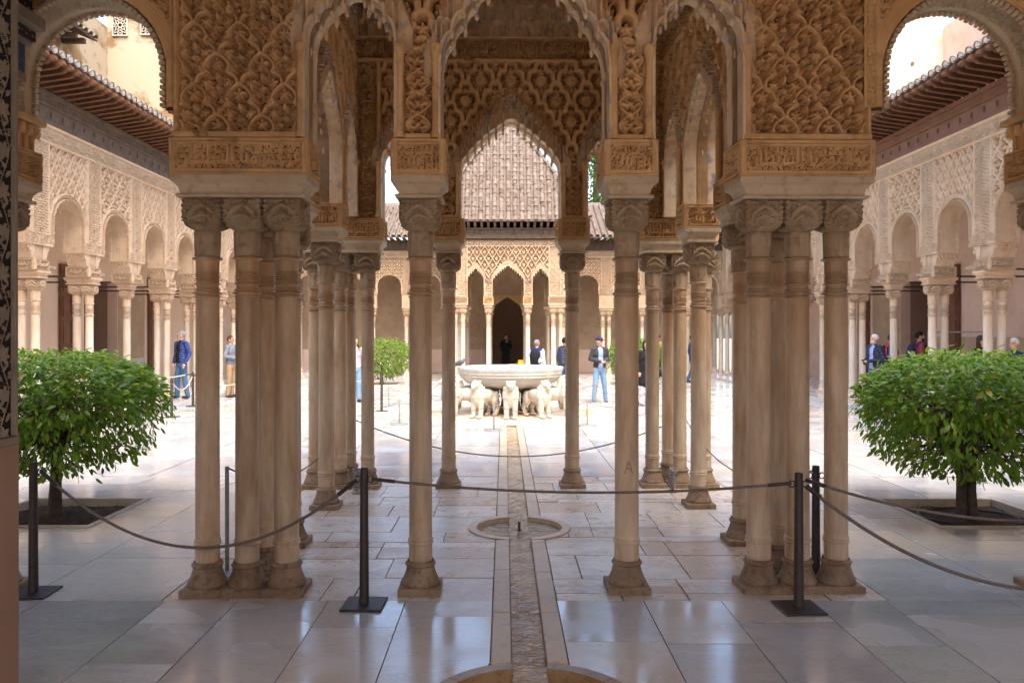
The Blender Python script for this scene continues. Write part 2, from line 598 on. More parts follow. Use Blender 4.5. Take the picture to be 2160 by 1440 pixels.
# ------------------------------------------------------------------ carved ornament as height maps
class Canvas:
    """periodic height map w x h metres"""
    def __init__(s, w, h, n):
        s.w, s.h = w, h
        s.nx = n
        s.nz = max(8, int(round(n * h / w)))
        x = (np.arange(s.nx) + 0.5) / s.nx * w
        z = (np.arange(s.nz) + 0.5) / s.nz * h
        s.X, s.Z = np.meshgrid(x, z)
        s.H = np.zeros_like(s.X)
    def wrap(s, x, z):
        dx = (s.X - x + s.w * 1.5) % s.w - s.w / 2
        dz = (s.Z - z + s.h * 1.5) % s.h - s.h / 2
        return dx, dz
    def stroke(s, pts, wid, hgt, flat=0.0):
        D = np.full_like(s.X, 9.0)
        for a, b in zip(pts[:-1], pts[1:]):
            px, pz = s.wrap(a[0], a[1])
            dx, dz = b[0] - a[0], b[1] - a[1]
            L = dx * dx + dz * dz + 1e-12
            t = np.clip((px * dx + pz * dz) / L, 0, 1)
            D = np.minimum(D, np.hypot(px - t * dx, pz - t * dz))
        r = np.clip(1 - (D / wid) ** 2, 0, 1)
        s.H = np.maximum(s.H, np.where(r > 0, hgt * (flat + (1 - flat) * np.sqrt(r)), 0))
    def dot(s, x, z, r, hgt):
        dx, dz = s.wrap(x, z)
        q = np.clip(1 - (dx * dx + dz * dz) / (r * r), 0, 1)
        s.H = np.maximum(s.H, hgt * np.sqrt(q))
    def disc(s, x, z, r, hgt):
        dx, dz = s.wrap(x, z)
        s.H = np.where(dx * dx + dz * dz < r * r, np.maximum(s.H, hgt), s.H)
    def leaf(s, x, z, ang, ln, wd, hgt):
        dx, dz = s.wrap(x, z)
        u = (dx * math.cos(ang) + dz * math.sin(ang)) / ln
        v = (-dx * math.sin(ang) + dz * math.cos(ang))
        w = wd * np.clip(1 - (2 * u - 1) ** 2, 0, 1)
        ok = (u > 0) & (u < 1) & (np.abs(v) < w)
        q = np.where(ok, 1 - np.abs(v) / (w + 1e-9), 0)
        s.H = np.maximum(s.H, np.where(ok, hgt * (0.55 + 0.45 * q), 0))
    def flower(s, x, z, r, n, hgt, a0=PI / 2, wd=0.30):
        for k in range(n):
            s.leaf(x, z, a0 + 2 * PI * k / n, r, r * wd, hgt)
        s.dot(x, z, r * 0.22, hgt * 1.1)
    def ring(s, x, z, r, wid, hgt, a0=0.0, a1=2 * PI, n=14):
        s.stroke([(x + r * math.cos(a0 + (a1 - a0) * k / n), z + r * math.sin(a0 + (a1 - a0) * k / n)) for k in range(n + 1)], wid, hgt)
    def spiral(s, x, z, r, turns, a0, sgn, wid, hgt, n=22):
        s.stroke([(x + r * (1 - 0.8 * k / n) * math.cos(a0 + sgn * turns * 2 * PI * k / n),
                   z + r * (1 - 0.8 * k / n) * math.sin(a0 + sgn * turns * 2 * PI * k / n)) for k in range(n + 1)], wid, hgt)
    def at(s, x, z):
        fx = (np.asarray(x) / s.w % 1.0) * s.nx - 0.5
        fz = (np.asarray(z) / s.h % 1.0) * s.nz - 0.5
        x0 = np.floor(fx).astype(int)
        z0 = np.floor(fz).astype(int)
        tx, tz = fx - x0, fz - z0
        g = lambda i, j: s.H[j % s.nz, i % s.nx]
        return (g(x0, z0) * (1 - tx) + g(x0 + 1, z0) * tx) * (1 - tz) + (g(x0, z0 + 1) * (1 - tx) + g(x0 + 1, z0 + 1) * tx) * tz

def ogee(hw, rh, curl=True):
    """right half of one lobed arch of the lozenge net, from apex (0,0) down to (hw,-rh)"""
    return [(a * hw, -b * rh) for a, b in ((0, 0), (0.10, 0.045), (0.24, 0.11), (0.40, 0.22), (0.52, 0.35), (0.55, 0.45), (0.50, 0.545), (0.43, 0.60), (0.50, 0.665),
                                           (0.64, 0.69), (0.78, 0.745), (0.87, 0.84), (0.90, 0.94), (0.91, 1.03))]

def canvas_sebka():
    hw, rh = 0.1525, 0.2075
    c = Canvas(2 * hw, 2 * rh, 140)
    r = random.Random(3)
    for i in range(22):                       # ground of small scrolls
        x, z = r.uniform(0, 2 * hw), r.uniform(0, 2 * rh)
        c.spiral(x, z, r.uniform(0.010, 0.018), 1.1, r.uniform(0, 6), r.choice((-1, 1)), 0.0042, 0.008, 12)
    for (ox, oz) in ((0, 0), (hw, rh)):
        for sx in (-1, 1):
            P = [(ox + sx * x, oz + z) for x, z in ogee(hw, rh)]
            c.stroke(P, 0.0118, 0.030, 0.75)
            c.spiral(ox + sx * 0.66 * hw, oz - 0.55 * rh, 0.021, 1.25, PI * (0.5 if sx > 0 else 0.5), sx, 0.0075, 0.032)
            c.flower(ox + sx * 0.50 * hw, oz - 0.97 * rh, 0.043, 6, 0.026, wd=0.26)
            c.ring(ox + sx * 0.30 * hw, oz - 1.28 * rh, 0.011, 0.006, 0.018)
            c.leaf(ox + sx * 0.62 * hw, oz - 1.25 * rh, PI / 2 + sx * 0.7, 0.04, 0.012, 0.018)
        c.flower(ox, oz - 0.33 * rh, 0.050, 5, 0.027, wd=0.27)
        c.leaf(ox, oz - 0.90 * rh, PI / 2, 0.062, 0.022, 0.026)
        c.leaf(ox, oz - 1.22 * rh, PI / 2, 0.050, 0.015, 0.024)
        for sx in (-1, 1):
            c.leaf(ox, oz - 1.16 * rh, PI / 2 + sx * 1.05, 0.036, 0.010, 0.022)
        c.dot(ox, oz - 1.33 * rh, 0.010, 0.022)
    return c

def canvas_sebka_big():
    hw, rh = 0.175, 0.235
    c = Canvas(2 * hw, 2 * rh, 150)
    for (ox, oz) in ((0, 0), (hw, rh)):
        for sx in (-1, 1):
            P = []
            for k in range(9):
                a = PI / 2 - k / 8 * PI / 2
                P.append((0.062 * math.cos(a), -0.055 + 0.062 * math.sin(a)))
            P.append((0.062, -0.085))
            for k in range(7):
                a = PI / 2 - k / 6 * PI / 2
                P.append((0.070 + 0.075 * math.cos(a) * 0.95, -0.165 + 0.075 * math.sin(a)))
            P.append((hw - 0.028, -rh + 0.01))
            c.stroke([(ox + sx * x, oz + z) for x, z in P], 0.026, 0.052, 0.72)
        c.disc(ox, oz - 0.215, 0.064, 0.034)
        c.ring(ox, oz - 0.215, 0.056, 0.008, 0.044, n=20)
        c.flower(ox, oz - 0.215, 0.044, 8, 0.044)
        for k in range(12):
            a = 2 * PI * k / 12
            c.leaf(ox + 0.066 * math.cos(a), oz - 0.215 + 0.066 * math.sin(a), a + 0.5, 0.034, 0.009, 0.030)
        c.flower(ox, oz - 0.105, 0.050, 5, 0.036)
        c.leaf(ox, oz - 0.36, PI / 2, 0.075, 0.02, 0.036)
        for sx in (-1, 1):
            c.leaf(ox + sx * 0.02, oz - 0.33, PI / 2 - sx * 0.9, 0.06, 0.014, 0.034)
            c.spiral(ox + sx * 0.075, oz - 0.345, 0.022, 1.1, 0, sx, 0.006, 0.030)
    return c

def canvas_arab(per=0.24, seed=1, hgt=0.02):
    c = Canvas(per, per, 120)
    r = random.Random(seed)
    q = per / 4
    for i in range(4):
        for j in range(4):
            x, z = (i + 0.5) * q, (j + 0.5) * q
            sg = 1 if (i + j) % 2 else -1
            c.spiral(x, z, q * 0.44, 1.5, PI / 2 * (i - j), sg, q * 0.085, hgt)
            a = r.uniform(0, 2 * PI)
            c.leaf(x, z, a, q * 0.5, q * 0.13, hgt)
            c.leaf(x, z, a + 2.2, q * 0.5, q * 0.13, hgt * 0.9)
            c.dot(i * q, j * q, q * 0.15, hgt)
    return c

def canvas_palmette():
    """symmetrical stem with crossed leaves, 0.21 wide"""
    w, h = 0.21, 0.30
    c = Canvas(w, h, 110)
    hg = 0.022
    for s_ in (-1, 1):
        P = [(w / 2 + s_ * 0.085 * math.sin(2 * PI * k / 24), h * k / 24) for k in range(25)]
        c.stroke(P, 0.0075, hg, 0.5)
        P = [(w / 2 + s_ * 0.05 * math.sin(2 * PI * k / 24 + PI / 2), h * k / 24) for k in range(25)]
        c.stroke(P, 0.006, hg * 0.8, 0.4)
        for zz, an in ((0.05, 0.6), (0.12, 1.0), (0.20, 0.3), (0.26, -0.4)):
            c.leaf(w / 2 + s_ * 0.01, zz, PI / 2 - s_ * (PI / 2 - an), 0.075, 0.016, hg)
            c.spiral(w / 2 + s_ * 0.07, zz + 0.02, 0.016, 1.2, 0, s_, 0.005, hg * 0.8)
    for zz in (0.0, 0.075, 0.15, 0.225):
        c.flower(w / 2, zz, 0.026, 5, hg * 1.1)
    return c

def canvas_rhombus(hw=0.125, rh=0.19, hgt=0.03):
    c = Canvas(2 * hw, 2 * rh, 72)
    for (ox, oz) in ((0, 0), (hw, rh)):
        for sx in (-1, 1):
            c.stroke([(ox, oz), (ox + sx * hw * 0.5, oz - rh * 0.5), (ox + sx * hw, oz - rh)], 0.020, hgt, 0.7)
            c.leaf(ox, oz - rh * 1.35, PI / 2 + sx * 0.35, 0.17, 0.022, hgt * 0.6)
        c.leaf(ox, oz - rh * 1.3, PI / 2, 0.15, 0.022, hgt * 0.75)
        c.dot(ox, oz - rh * 0.55, 0.02, hgt * 0.7)
    return c

def canvas_sebka_gallery():
    hw, rh = 0.19, 0.26
    c = Canvas(2 * hw, 2 * rh, 84)
    for (ox, oz) in ((0, 0), (hw, rh)):
        for sx in (-1, 1):
            c.stroke([(ox + sx * x, oz + z) for x, z in ogee(hw, rh)], 0.022, 0.036, 0.7)
        c.flower(ox, oz - 0.36 * rh, 0.055, 5, 0.026)
        c.flower(ox, oz - 0.95 * rh, 0.055, 6, 0.026)
        c.flower(ox - 0.09, oz - 1.0 * rh, 0.04, 5, 0.024)
        c.flower(ox + 0.09, oz - 1.0 * rh, 0.04, 5, 0.024)
    return c

# --- Arabic lettering ------------------------------------------------------
AR = {'ا': (0xFE8D, 0xFE8E, None, None), 'أ': (0xFE83, 0xFE84, None, None), 'إ': (0xFE87, 0xFE88, None, None), 'ب': (0xFE8F, 0xFE90, 0xFE91, 0xFE92),
      'د': (0xFEA9, 0xFEAA, None, None), 'ر': (0xFEAD, 0xFEAE, None, None), 'ز': (0xFEAF, 0xFEB0, None, None), 'س': (0xFEB1, 0xFEB2, 0xFEB3, 0xFEB4),
      'ط': (0xFEC1, 0xFEC2, 0xFEC3, 0xFEC4), 'ع': (0xFEC9, 0xFECA, 0xFECB, 0xFECC), 'غ': (0xFECD, 0xFECE, 0xFECF, 0xFED0),
      'ل': (0xFEDD, 0xFEDE, 0xFEDF, 0xFEE0), 'م': (0xFEE1, 0xFEE2, 0xFEE3, 0xFEE4), 'ن': (0xFEE5, 0xFEE6, 0xFEE7, 0xFEE8),
      'ه': (0xFEE9, 0xFEEA, 0xFEEB, 0xFEEC), 'و': (0xFEED, 0xFEEE, None, None), 'ي': (0xFEF1, 0xFEF2, 0xFEF3, 0xFEF4), 'ك': (0xFED9, 0xFEDA, 0xFEDB, 0xFEDC)}
def shape_arabic(txt):
    out = []
    for wd in txt.split(' '):
        wd = wd.replace('لا', 'ﻻ')
        res = []
        for i, ch in enumerate(wd):
            if ch == 'ﻻ':
                pj = i > 0 and wd[i - 1] in AR and AR[wd[i - 1]][2] is not None
                res.append(chr(0xFEFC if pj else 0xFEFB))
                continue
            f = AR[ch]
            pj = i > 0 and wd[i - 1] in AR and AR[wd[i - 1]][2] is not None
            nj = i + 1 < len(wd) and f[2] is not None
            res.append(chr(f[3] if (pj and nj) else f[1] if pj else f[2] if nj else f[0]))
        out.append(''.join(res))
    return ' '.join(out)[::-1]

def text_mask(txt, px=72):
    cu = bpy.data.curves.new('t', 'FONT')
    cu.body = txt
    cu.size = 1.0
    cu.resolution_u = 3
    o = bpy.data.objects.new('t', cu)
    COL.objects.link(o)
    dg = bpy.context.evaluated_depsgraph_get()
    me = bpy.data.meshes.new_from_object(o.evaluated_get(dg))
    n = len(me.vertices)
    co = np.empty(n * 3, dtype=np.float32)
    me.vertices.foreach_get('co', co)
    co = co.reshape(-1, 3)[:, :2].astype(float)
    me.calc_loop_triangles()
    T = np.empty(len(me.loop_triangles) * 3, dtype=np.int32)
    me.loop_triangles.foreach_get('vertices', T)
    T = T.reshape(-1, 3)
    bpy.data.objects.remove(o)
    bpy.data.meshes.remove(me)
    bpy.data.curves.remove(cu)
    if n == 0:
        return np.zeros((px, px), dtype=bool)
    mn, mx = co.min(0), co.max(0)
    sc = px / (mx[1] - mn[1])
    W = int((mx[0] - mn[0]) * sc) + 2
    G = np.zeros((px + 2, W), dtype=bool)
    P = (co - mn) * sc
    for t in T:
        a, b, c = P[t[0]], P[t[1]], P[t[2]]
        x0, x1 = int(min(a[0], b[0], c[0])), int(max(a[0], b[0], c[0])) + 2
        y0, y1 = int(min(a[1], b[1], c[1])), int(max(a[1], b[1], c[1])) + 2
        xs, ys = np.meshgrid(np.arange(x0, min(x1, W)), np.arange(y0, min(y1, px + 2)))
        d = (b[0] - a[0]) * (c[1] - a[1]) - (c[0] - a[0]) * (b[1] - a[1])
        if abs(d) < 1e-9 or xs.size == 0:
            continue
        u = ((xs + .5 - a[0]) * (c[1] - a[1]) - (c[0] - a[0]) * (ys + .5 - a[1])) / d
        v = ((b[0] - a[0]) * (ys + .5 - a[1]) - (xs + .5 - a[0]) * (b[1] - a[1])) / d
        e = 0.02
        G[ys, xs] |= (u >= -e) & (v >= -e) & (u + v <= 1 + e)
    return G

MOTTO = text_mask(shape_arabic('ولا غالب إلا الله'))
def bold(G, k=2):
    O = G.copy()
    for d in range(1, k + 1):
        O[:, d:] |= G[:, :-d]
    return O
def stack(A, B):
    """two lines of lettering, one above the other"""
    w = max(A.shape[1], B.shape[1])
    def fit(G):
        i = (np.arange(w) * G.shape[1] / w).astype(int)
        return G[:, i]
    return np.concatenate([fit(B), np.zeros((6, w), bool), fit(A)], 0)
MOTTO2 = stack(bold(text_mask(shape_arabic('ولا غالب')), 3), bold(text_mask(shape_arabic('إلا الله')), 3))
IZZ = bold(text_mask(shape_arabic('عز لمولانا السلطان')), 3)
SULTAN = text_mask(shape_arabic('عز لمولانا السلطان أبي عبد الله الغني بالله'))

def mask_at(G, u, v):
    """u,v in 0..1"""
    h, w = G.shape
    i = np.clip((u * w).astype(int), 0, w - 1)
    j = np.clip((v * h).astype(int), 0, h - 1)
    return G[j, i] & (u >= 0) & (u < 1) & (v >= 0) & (v < 1)

def grid_mesh(name, x0, x1, z0, z1, step, fn, mask=None, smooth=False, edge=True, hole=None):
    """carved panel in the x-z plane facing -y; fn(X,Z) gives the relief height"""
    nx = max(2, int(round((x1 - x0) / step)) + 1)
    nz = max(2, int(round((z1 - z0) / step)) + 1)
    X, Z = np.meshgrid(np.linspace(x0, x1, nx), np.linspace(z0, z1, nz))
    H = fn(X, Z)
    if edge:
        H[0, :] = H[-1, :] = 0
        H[:, 0] = H[:, -1] = 0
    V = np.stack([X, -H, Z], -1).reshape(-1, 3)
    idx = np.arange(nx * nz).reshape(nz, nx)
    F = np.stack([idx[:-1, :-1], idx[:-1, 1:], idx[1:, 1:], idx[1:, :-1]], -1).reshape(-1, 4)
    if mask is not None or hole is not None:
        K = mask(X, Z) if mask is not None else np.ones(X.shape, bool)
        ok = (K[:-1, :-1] & K[:-1, 1:] & K[1:, 1:] & K[1:, :-1]).reshape(-1)
        if hole is not None:                 # openwork: the ground behind shows through
            L = H < hole
            ok &= ~(L[:-1, :-1] & L[:-1, 1:] & L[1:, 1:] & L[1:, :-1]).reshape(-1)
        F = F[ok]
        used = np.unique(F)
        re = np.full(len(V), -1, dtype=np.int64)
        re[used] = np.arange(len(used))
        V = V[used]
        F = re[F]
    return mesh_np(name, V, F, smooth)

def lift(H, a=0.045, b=1.0, mid=0.014):
    """deep carving: strands stand well clear of the ground"""
    return np.where(H < 0.003, 0.0, np.where(H <= 0.0115, mid + H * 1.2, a + H * b))
C_SEBKA = canvas_sebka()
C_BIG = canvas_sebka_big()
C_ARAB = canvas_arab(0.24, 1, 0.020)
C_ARAB_S = canvas_arab(0.15, 2, 0.014)
C_PALM = canvas_palmette()
C_RHOMB = canvas_rhombus()
C_RHOMB_FAR = canvas_rhombus(0.1435, 0.233, 0.045)
C_GAL = canvas_sebka_gallery()

# ------------------------------------------------------------------ columns
def lathe_mesh(prof, n=28, name='m'):
    return MB().lathe(prof, n).mesh(name)

R0 = 0.086
def torus_prof(z, r, h, bulge, k=5):
    return [(r + bulge * math.sin(PI * i / k), z + h * i / k) for i in range(k + 1)]

prof = [(0.132, 0.050), (0.136, 0.060), (0.130, 0.075), (0.118, 0.10), (0.106, 0.13), (0.099, 0.158), (0.095, 0.172)]
prof += torus_prof(0.174, 0.094, 0.034, 0.014) + [(0.092, 0.216)]
mb = MB()
mb.box(-0.146, 0.146, -0.146, 0.146, -0.02, 0.050, 0.008)
mb.lathe(prof, 28, caps=False)
ME_BASE = mb.mesh('column_base')

prof = [(0.0915, 0.214), (0.0905, 0.325)] + torus_prof(0.327, 0.0905, 0.022, 0.011, 4) + [(0.0895, 0.350)] + torus_prof(0.352, 0.0895, 0.016, 0.009, 4)
prof += [(0.0890, 0.40), (0.0880, 1.0), (0.0865, 1.6), (0.0855, 2.045)]
ME_SHAFT = lathe_mesh(prof, 28, 'column_shaft')

prof = [(0.0855, 2.043)]
for z, h, b in ((2.045, 0.016, 0.006), (2.064, 0.026, 0.010), (2.093, 0.015, 0.006), (2.135, 0.016, 0.007), (2.156, 0.011, 0.006),
                (2.171, 0.011, 0.006), (2.186, 0.011, 0.006), (2.201, 0.010, 0.005), (2.215, 0.010, 0.004)):
    prof += torus_prof(z, 0.0805, h, b * 2.7, 5)
prof += [(0.0855, 2.232), (0.0862, 2.30)] + torus_prof(2.303, 0.086, 0.028, 0.026, 6) + [(0.086, 2.334)]
ME_COLLAR = lathe_mesh(prof, 28, 'column_collar')

def capital_mesh(canvas=C_ARAB_S, amp=1.0):
    """fluted drum below, cube with rounded lower corners above, carved all round"""
    n = 168
    rows = []
    zs = list(np.linspace(2.332, 2.50, 7)) + list(np.linspace(2.505, 2.722, 46))
    th = np.arange(n) / n * 2 * PI
    for z in zs:
        if z <= 2.503:
            fl = 0.0035 * np.sign(np.cos(8 * th)) * (2.36 < z < 2.485)
            r = 0.086 + fl + 0.006 * max(0, (z - 2.47) / 0.03)
            rows.append((r * np.cos(th), r * np.sin(th), z))
            continue
        t = min(1.0, (z - 2.505) / 0.085)
        half = 0.096 + 0.040 * math.sqrt(max(0, 1 - (1 - t) ** 2))
        p = 2.0 + 9.0 * t ** 1.4
        r = half / (np.abs(np.cos(th)) ** p + np.abs(np.sin(th)) ** p) ** (1 / p)
        u = (th + PI / 4) % (PI / 2) / (PI / 2)          # 0..1 across each face
        # pointed arch of leaves in the middle of each face
        arch = 0.30 * (1 - np.abs(2 * u - 1) ** 1.6)
        v = (z - 2.505) / 0.217
        d = np.abs(v - (0.30 + 1.55 * arch))
        um = np.abs(2 * u - 1)
        lobe = np.where((d < 0.07) & (um < 0.74), 1.0, 0.0)
        core = np.where((v < 0.22 + 1.4 * arch), canvas.at(um * 0.11, np.full_like(u, v * 0.20 + 0.03)) / 0.014, 0)
        lobe2 = np.where((np.abs(v - (0.16 + 1.0 * arch)) < 0.05) & (um < 0.6), 0.9, 0.0)
        core = np.maximum(core * 0.8, lobe2)
        sc_ = canvas.at(um * 0.135, np.full_like(u, v * 0.22)) / 0.014
        h = np.where(v < 0.22 + 1.45 * arch, np.maximum(core, lobe), np.maximum(lobe, sc_))
        fade = min(1, max(0, (v - 0.05) / 0.1)) * (1 if v < 0.96 else 0)
        r = r - 0.022 + 0.030 * amp * np.clip(h, 0, 1.1) * fade
        rows.append((r * np.cos(th), r * np.sin(th), z))
    V = np.concatenate([np.stack([x, y, np.full(n, z)], -1) for x, y, z in rows])
    m = len(rows)
    i, k = np.meshgrid(np.arange(m - 1), np.arange(n), indexing='ij')
    k2 = (k + 1) % n
    F = np.stack([i * n + k, i * n + k2, (i + 1) * n + k2, (i + 1) * n + k], -1).reshape(-1, 4)
    return mesh_np('column_capital', V, F, False)

ME_CAP = capital_mesh()
def dup(me):
    return me.copy()
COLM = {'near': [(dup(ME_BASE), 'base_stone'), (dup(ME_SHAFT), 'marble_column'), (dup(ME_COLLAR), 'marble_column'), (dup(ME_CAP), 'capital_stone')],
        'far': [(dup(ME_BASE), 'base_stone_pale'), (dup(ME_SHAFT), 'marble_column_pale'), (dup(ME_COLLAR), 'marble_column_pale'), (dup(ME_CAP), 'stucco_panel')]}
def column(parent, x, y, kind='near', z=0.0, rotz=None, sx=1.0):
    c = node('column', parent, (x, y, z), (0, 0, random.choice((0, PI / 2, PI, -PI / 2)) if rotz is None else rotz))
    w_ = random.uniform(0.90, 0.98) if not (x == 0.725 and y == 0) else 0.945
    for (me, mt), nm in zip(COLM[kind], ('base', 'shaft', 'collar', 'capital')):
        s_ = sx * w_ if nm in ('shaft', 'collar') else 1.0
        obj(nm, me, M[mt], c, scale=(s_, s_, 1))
    return c

def cyma(name, x0, x1, y0, y1, parent, mat='cornice', z=0.0, pr=None):
    """moulded cornice over the capitals: lip, hollow, fascia"""
    pr = pr or [(0.000, 2.722), (0.020, 2.724), (0.026, 2.735), (0.020, 2.747), (0.002, 2.752), (0.004, 2.768), (0.012, 2.790), (0.028, 2.812), (0.048, 2.826), (0.050, 2.830), (0.050, 2.868)]
    v, f = [], []
    for o, zz in pr:
        v += [(x0 - o, y0 - o, zz + z), (x1 + o, y0 - o, zz + z), (x1 + o, y1 + o, zz + z), (x0 - o, y1 + o, zz + z)]
    for i in range(len(pr) - 1):
        for k in range(4):
            j = (k + 1) % 4
            f.append((i * 4 + k, i * 4 + j, i * 4 + 4 + j, i * 4 + 4 + k))
    f += [(3, 2, 1, 0), tuple(range(len(v) - 4, len(v)))]
    return obj(name, MB().add(v, f).mesh(name), M[mat], parent)

# ------------------------------------------------------------------ inscription bands
def band_fn(w, h, G, reps=1, cart=True, zc=0.0, x0=0.0):
    """carved band: framed cartouche with lettering over a scrolled ground (x from -w/2, z from 0)"""
    def fn(X, Z):
        H = np.where(C_ARAB_S.at(X, Z) > 0.010, 0.007, 0.0)
        bx = np.minimum(X + w / 2, w / 2 - X)
        bz = np.minimum(Z, h - Z)
        ix0, iz0 = 0.036, 0.034
        u = (X + w / 2 - ix0 - 0.012) / (w - 2 * ix0 - 0.024) * reps
        v = (Z - iz0 - 0.012) / (h - 2 * iz0 - 0.024)
        k = np.floor(u)
        uu = u - k
        t = mask_at(G, np.clip(uu, 0, 0.9999), v) & (u >= 0) & (u < reps)
        H = H * 1.6
        H = np.where(t, 0.056, H)
        if cart:
            # scalloped cartouche outline
            a = np.abs(X) - (w / 2 - ix0 - 0.05)
            b = np.abs(Z - h / 2)
            rr = np.hypot(np.maximum(a, 0) / 0.05, b / (h / 2 - iz0))
            sc = 0.93 + 0.05 * np.abs(np.sin(8 * np.arctan2(b, np.maximum(a, 1e-4))))
            H = np.where((np.abs(rr - sc) < 0.07) & (a > 0), 0.050, H)
        fr = (bx < ix0) | (bz < iz0)
        hatch = 0.010 + 0.007 * np.sign(np.sin((X + Z) * 2 * PI / 0.016)) * (bz > 0.014) * (bz < 0.034)
        H = np.where(fr, np.maximum(hatch, 0.006) + 0.022, H)
        H = np.where((np.abs(bx - ix0) < 0.006) & (bz > ix0) | (np.abs(bz - iz0) < 0.006) & (bx > ix0), 0.050, H)
        H = np.where((bx < 0.012) | (bz < 0.012), 0.046, H)
        return H
    return fn

BAND = {}
def band_mesh(w, h, G, reps=1, step=0.005, key=None):
    k = (round(w, 3), round(h, 3), id(G), reps)
    if k not in BAND:
        BAND[k] = grid_mesh('inscription', -w / 2, w / 2, 0, h, step, band_fn(w, h, G, reps), hole=0.003)
    return BAND[k]

def impost(parent, x0, x1, y0, y1, z0=2.868, z1=3.12, faces='flr', G=None, mat='stucco', step=0.0055):
    """impost block: solid core with a carved inscription on the faces one sees"""
    k = 0.045
    core = MB().box(x0 + k, x1 - k, y0 + k, y1 - k, z0, z1).mesh('impost_block')
    b = obj('impost_block', core, M['shade_grime_ground' if mat == 'stucco' else 'stucco_shade_ground'], parent)
    h = z1 - z0
    G = MOTTO2 if G is None else G
    for c in faces:
        if c == 'f':
            obj('inscription', band_mesh(x1 - x0, h, G, 1, step), M[mat], b, ((x0 + x1) / 2, y0 + 0.044, z0))
        elif c == 'b':
            obj('inscription', band_mesh(x1 - x0, h, G, 1, step), M[mat], b, ((x0 + x1) / 2, y1 - 0.044, z0), (0, 0, PI))
        elif c == 'r':
            obj('inscription', band_mesh(y1 - y0, h, MOTTO2, 1, step), M[mat], b, (x1 - 0.044, (y0 + y1) / 2, z0), (0, 0, PI / 2))
        elif c == 'l':
            obj('inscription', band_mesh(y1 - y0, h, MOTTO2, 1, step), M[mat], b, (x0 + 0.044, (y0 + y1) / 2, z0), (0, 0, -PI / 2))
    return b

# ------------------------------------------------------------------ pavilion walls
A_FRONT = [(0.0, 0.575, 3.62, 4.50, 7, 0.70), (-1.19, 0.300, 3.78, 4.19, 4, 0.62), (1.19, 0.300, 3.78, 4.19, 4, 0.62)]
A_REAR = [(0.0, 0.575, 3.66, 4.26, 7, 0.62), (-1.19, 0.300, 3.74, 4.15, 4, 0.62), (1.19, 0.300, 3.74, 4.15, 4, 0.62)]
def stepz(t, n, ex=0.62):
    i = np.minimum(np.floor(t * n), n - 1)
    f = np.clip(t * n - i, 0, 1)
    za, zb = (i / n) ** ex, ((i + 1) / n) ** ex          # fuller, rounder outline than a straight gable
    return za + (zb - za) * np.sqrt(np.clip(1 - (1 - f) ** 2, 0, 1))
def arch_top(X, AR_):
    out = np.full_like(X, -9.0)
    for c, hw, zs, za, n, ex in AR_:
        t = np.clip(1 - np.abs(X - c) / hw, 0, 1)
        out = np.where(np.abs(X - c) < hw, zs + (za - zs) * stepz(t, n, ex), out)
    return out
def arch_pts(c, hw, zs, za, n, ex, per=7):
    P = []
    for k in range(n * per + 1):
        t = k / (n * per)
        P.append((c - hw * (1 - t), zs + (za - zs) * float(stepz(np.array(min(t, 0.99999)), n, ex))))
    Q = [(2 * c - x, z) for x, z in P[::-1][1:]]
    return P + Q

def wall_body(AR_, W=2.39, z0=3.12, z1=5.78, th=0.058):
    poly = [(-W, z0)]
    for c, hw, zs, za, n, ex in sorted(AR_):
        poly.append((c - hw, z0))
        poly += arch_pts(c, hw, zs, za, n, ex)
        poly.append((c + hw, z0))
    poly += [(W, z0), (W, z1), (-W, z1)]
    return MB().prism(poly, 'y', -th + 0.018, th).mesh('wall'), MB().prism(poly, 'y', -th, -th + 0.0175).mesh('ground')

def lining_mesh(A, z0=3.12, y0=-0.188, y1=0.188, t=0.020):
    """thin stepped lining of one arch, standing proud of the carving, with a drop at every step"""
    c, hw, zs, za, n, ex = A
    P = [(c - hw, z0)] + arch_pts(c, hw, zs, za, n, ex) + [(c + hw, z0)]
    mb = MB()
    v, f = [], []
    for x, z in P:
        u = (x - c) / hw
        xo = x + t * u
        zo = z + (t * (1 - abs(u)) + 0.004 if z > zs else 0)
        v += [(x, y0, z), (xo, y0, zo), (xo, y1, zo), (x, y1, z)]
    for i in range(len(P) - 1):
        for k in range(4):
            j = (k + 1) % 4
            f.append((i * 4 + k, i * 4 + 4 + k, i * 4 + 4 + j, i * 4 + j))
    mb.add(v, f)
    for i in range(n):
        for s_ in (-1, 1):
            x = c + s_ * hw * (1 - i / n)
            z = zs + (za - zs) * (i / n) ** ex
            for yy in (y0 + 0.02, 0.0, y1 - 0.02):
                mb.lathe([(0.002, -0.052), (0.012, -0.042), (0.017, -0.020), (0.013, 0.0), (0.008, 0.016)], 6, (x + s_ * 0.004, yy, z))
    return mb.mesh('arch_lining')

def cells_for(AR_):
    out = []
    for c, hw, zs, za, n, ex in AR_:
        st = hw / n
        for j in (2, 1, 0):
            for i in range(n):
                for s_ in (-1, 1):
                    cx = c + s_ * (hw - (i + (0.5 if j != 1 else 0.0)) * st)
                    zb = zs + (za - zs) * (max(0, i + (0.45 if j != 1 else 0.1)) / n) ** ex
                    out.append((cx, zb + 0.10 * j - 0.05, zb + 0.10 * j + 0.20, st * 0.50, (0.074, 0.052, 0.032)[j]))
            out.append((c, za + 0.10 * j - 0.1, za + 0.10 * j + 0.16, st * 0.62, (0.070, 0.052, 0.034)[j]))
    return out

def muq_zone(X, Z, AR_):
    A = np.zeros(X.shape, bool)
    for c, hw, zs, za, n, ex in AR_:
        t = np.clip(1 - np.abs(X - c) / (hw + 0.13), 0, 1)
        top = zs + 0.06 + (za - zs + 0.27) * t ** (ex + 0.05)
        A |= (np.abs(X - c) < hw + 0.12) & (Z < top) & (Z > zs - 0.06)
    return A

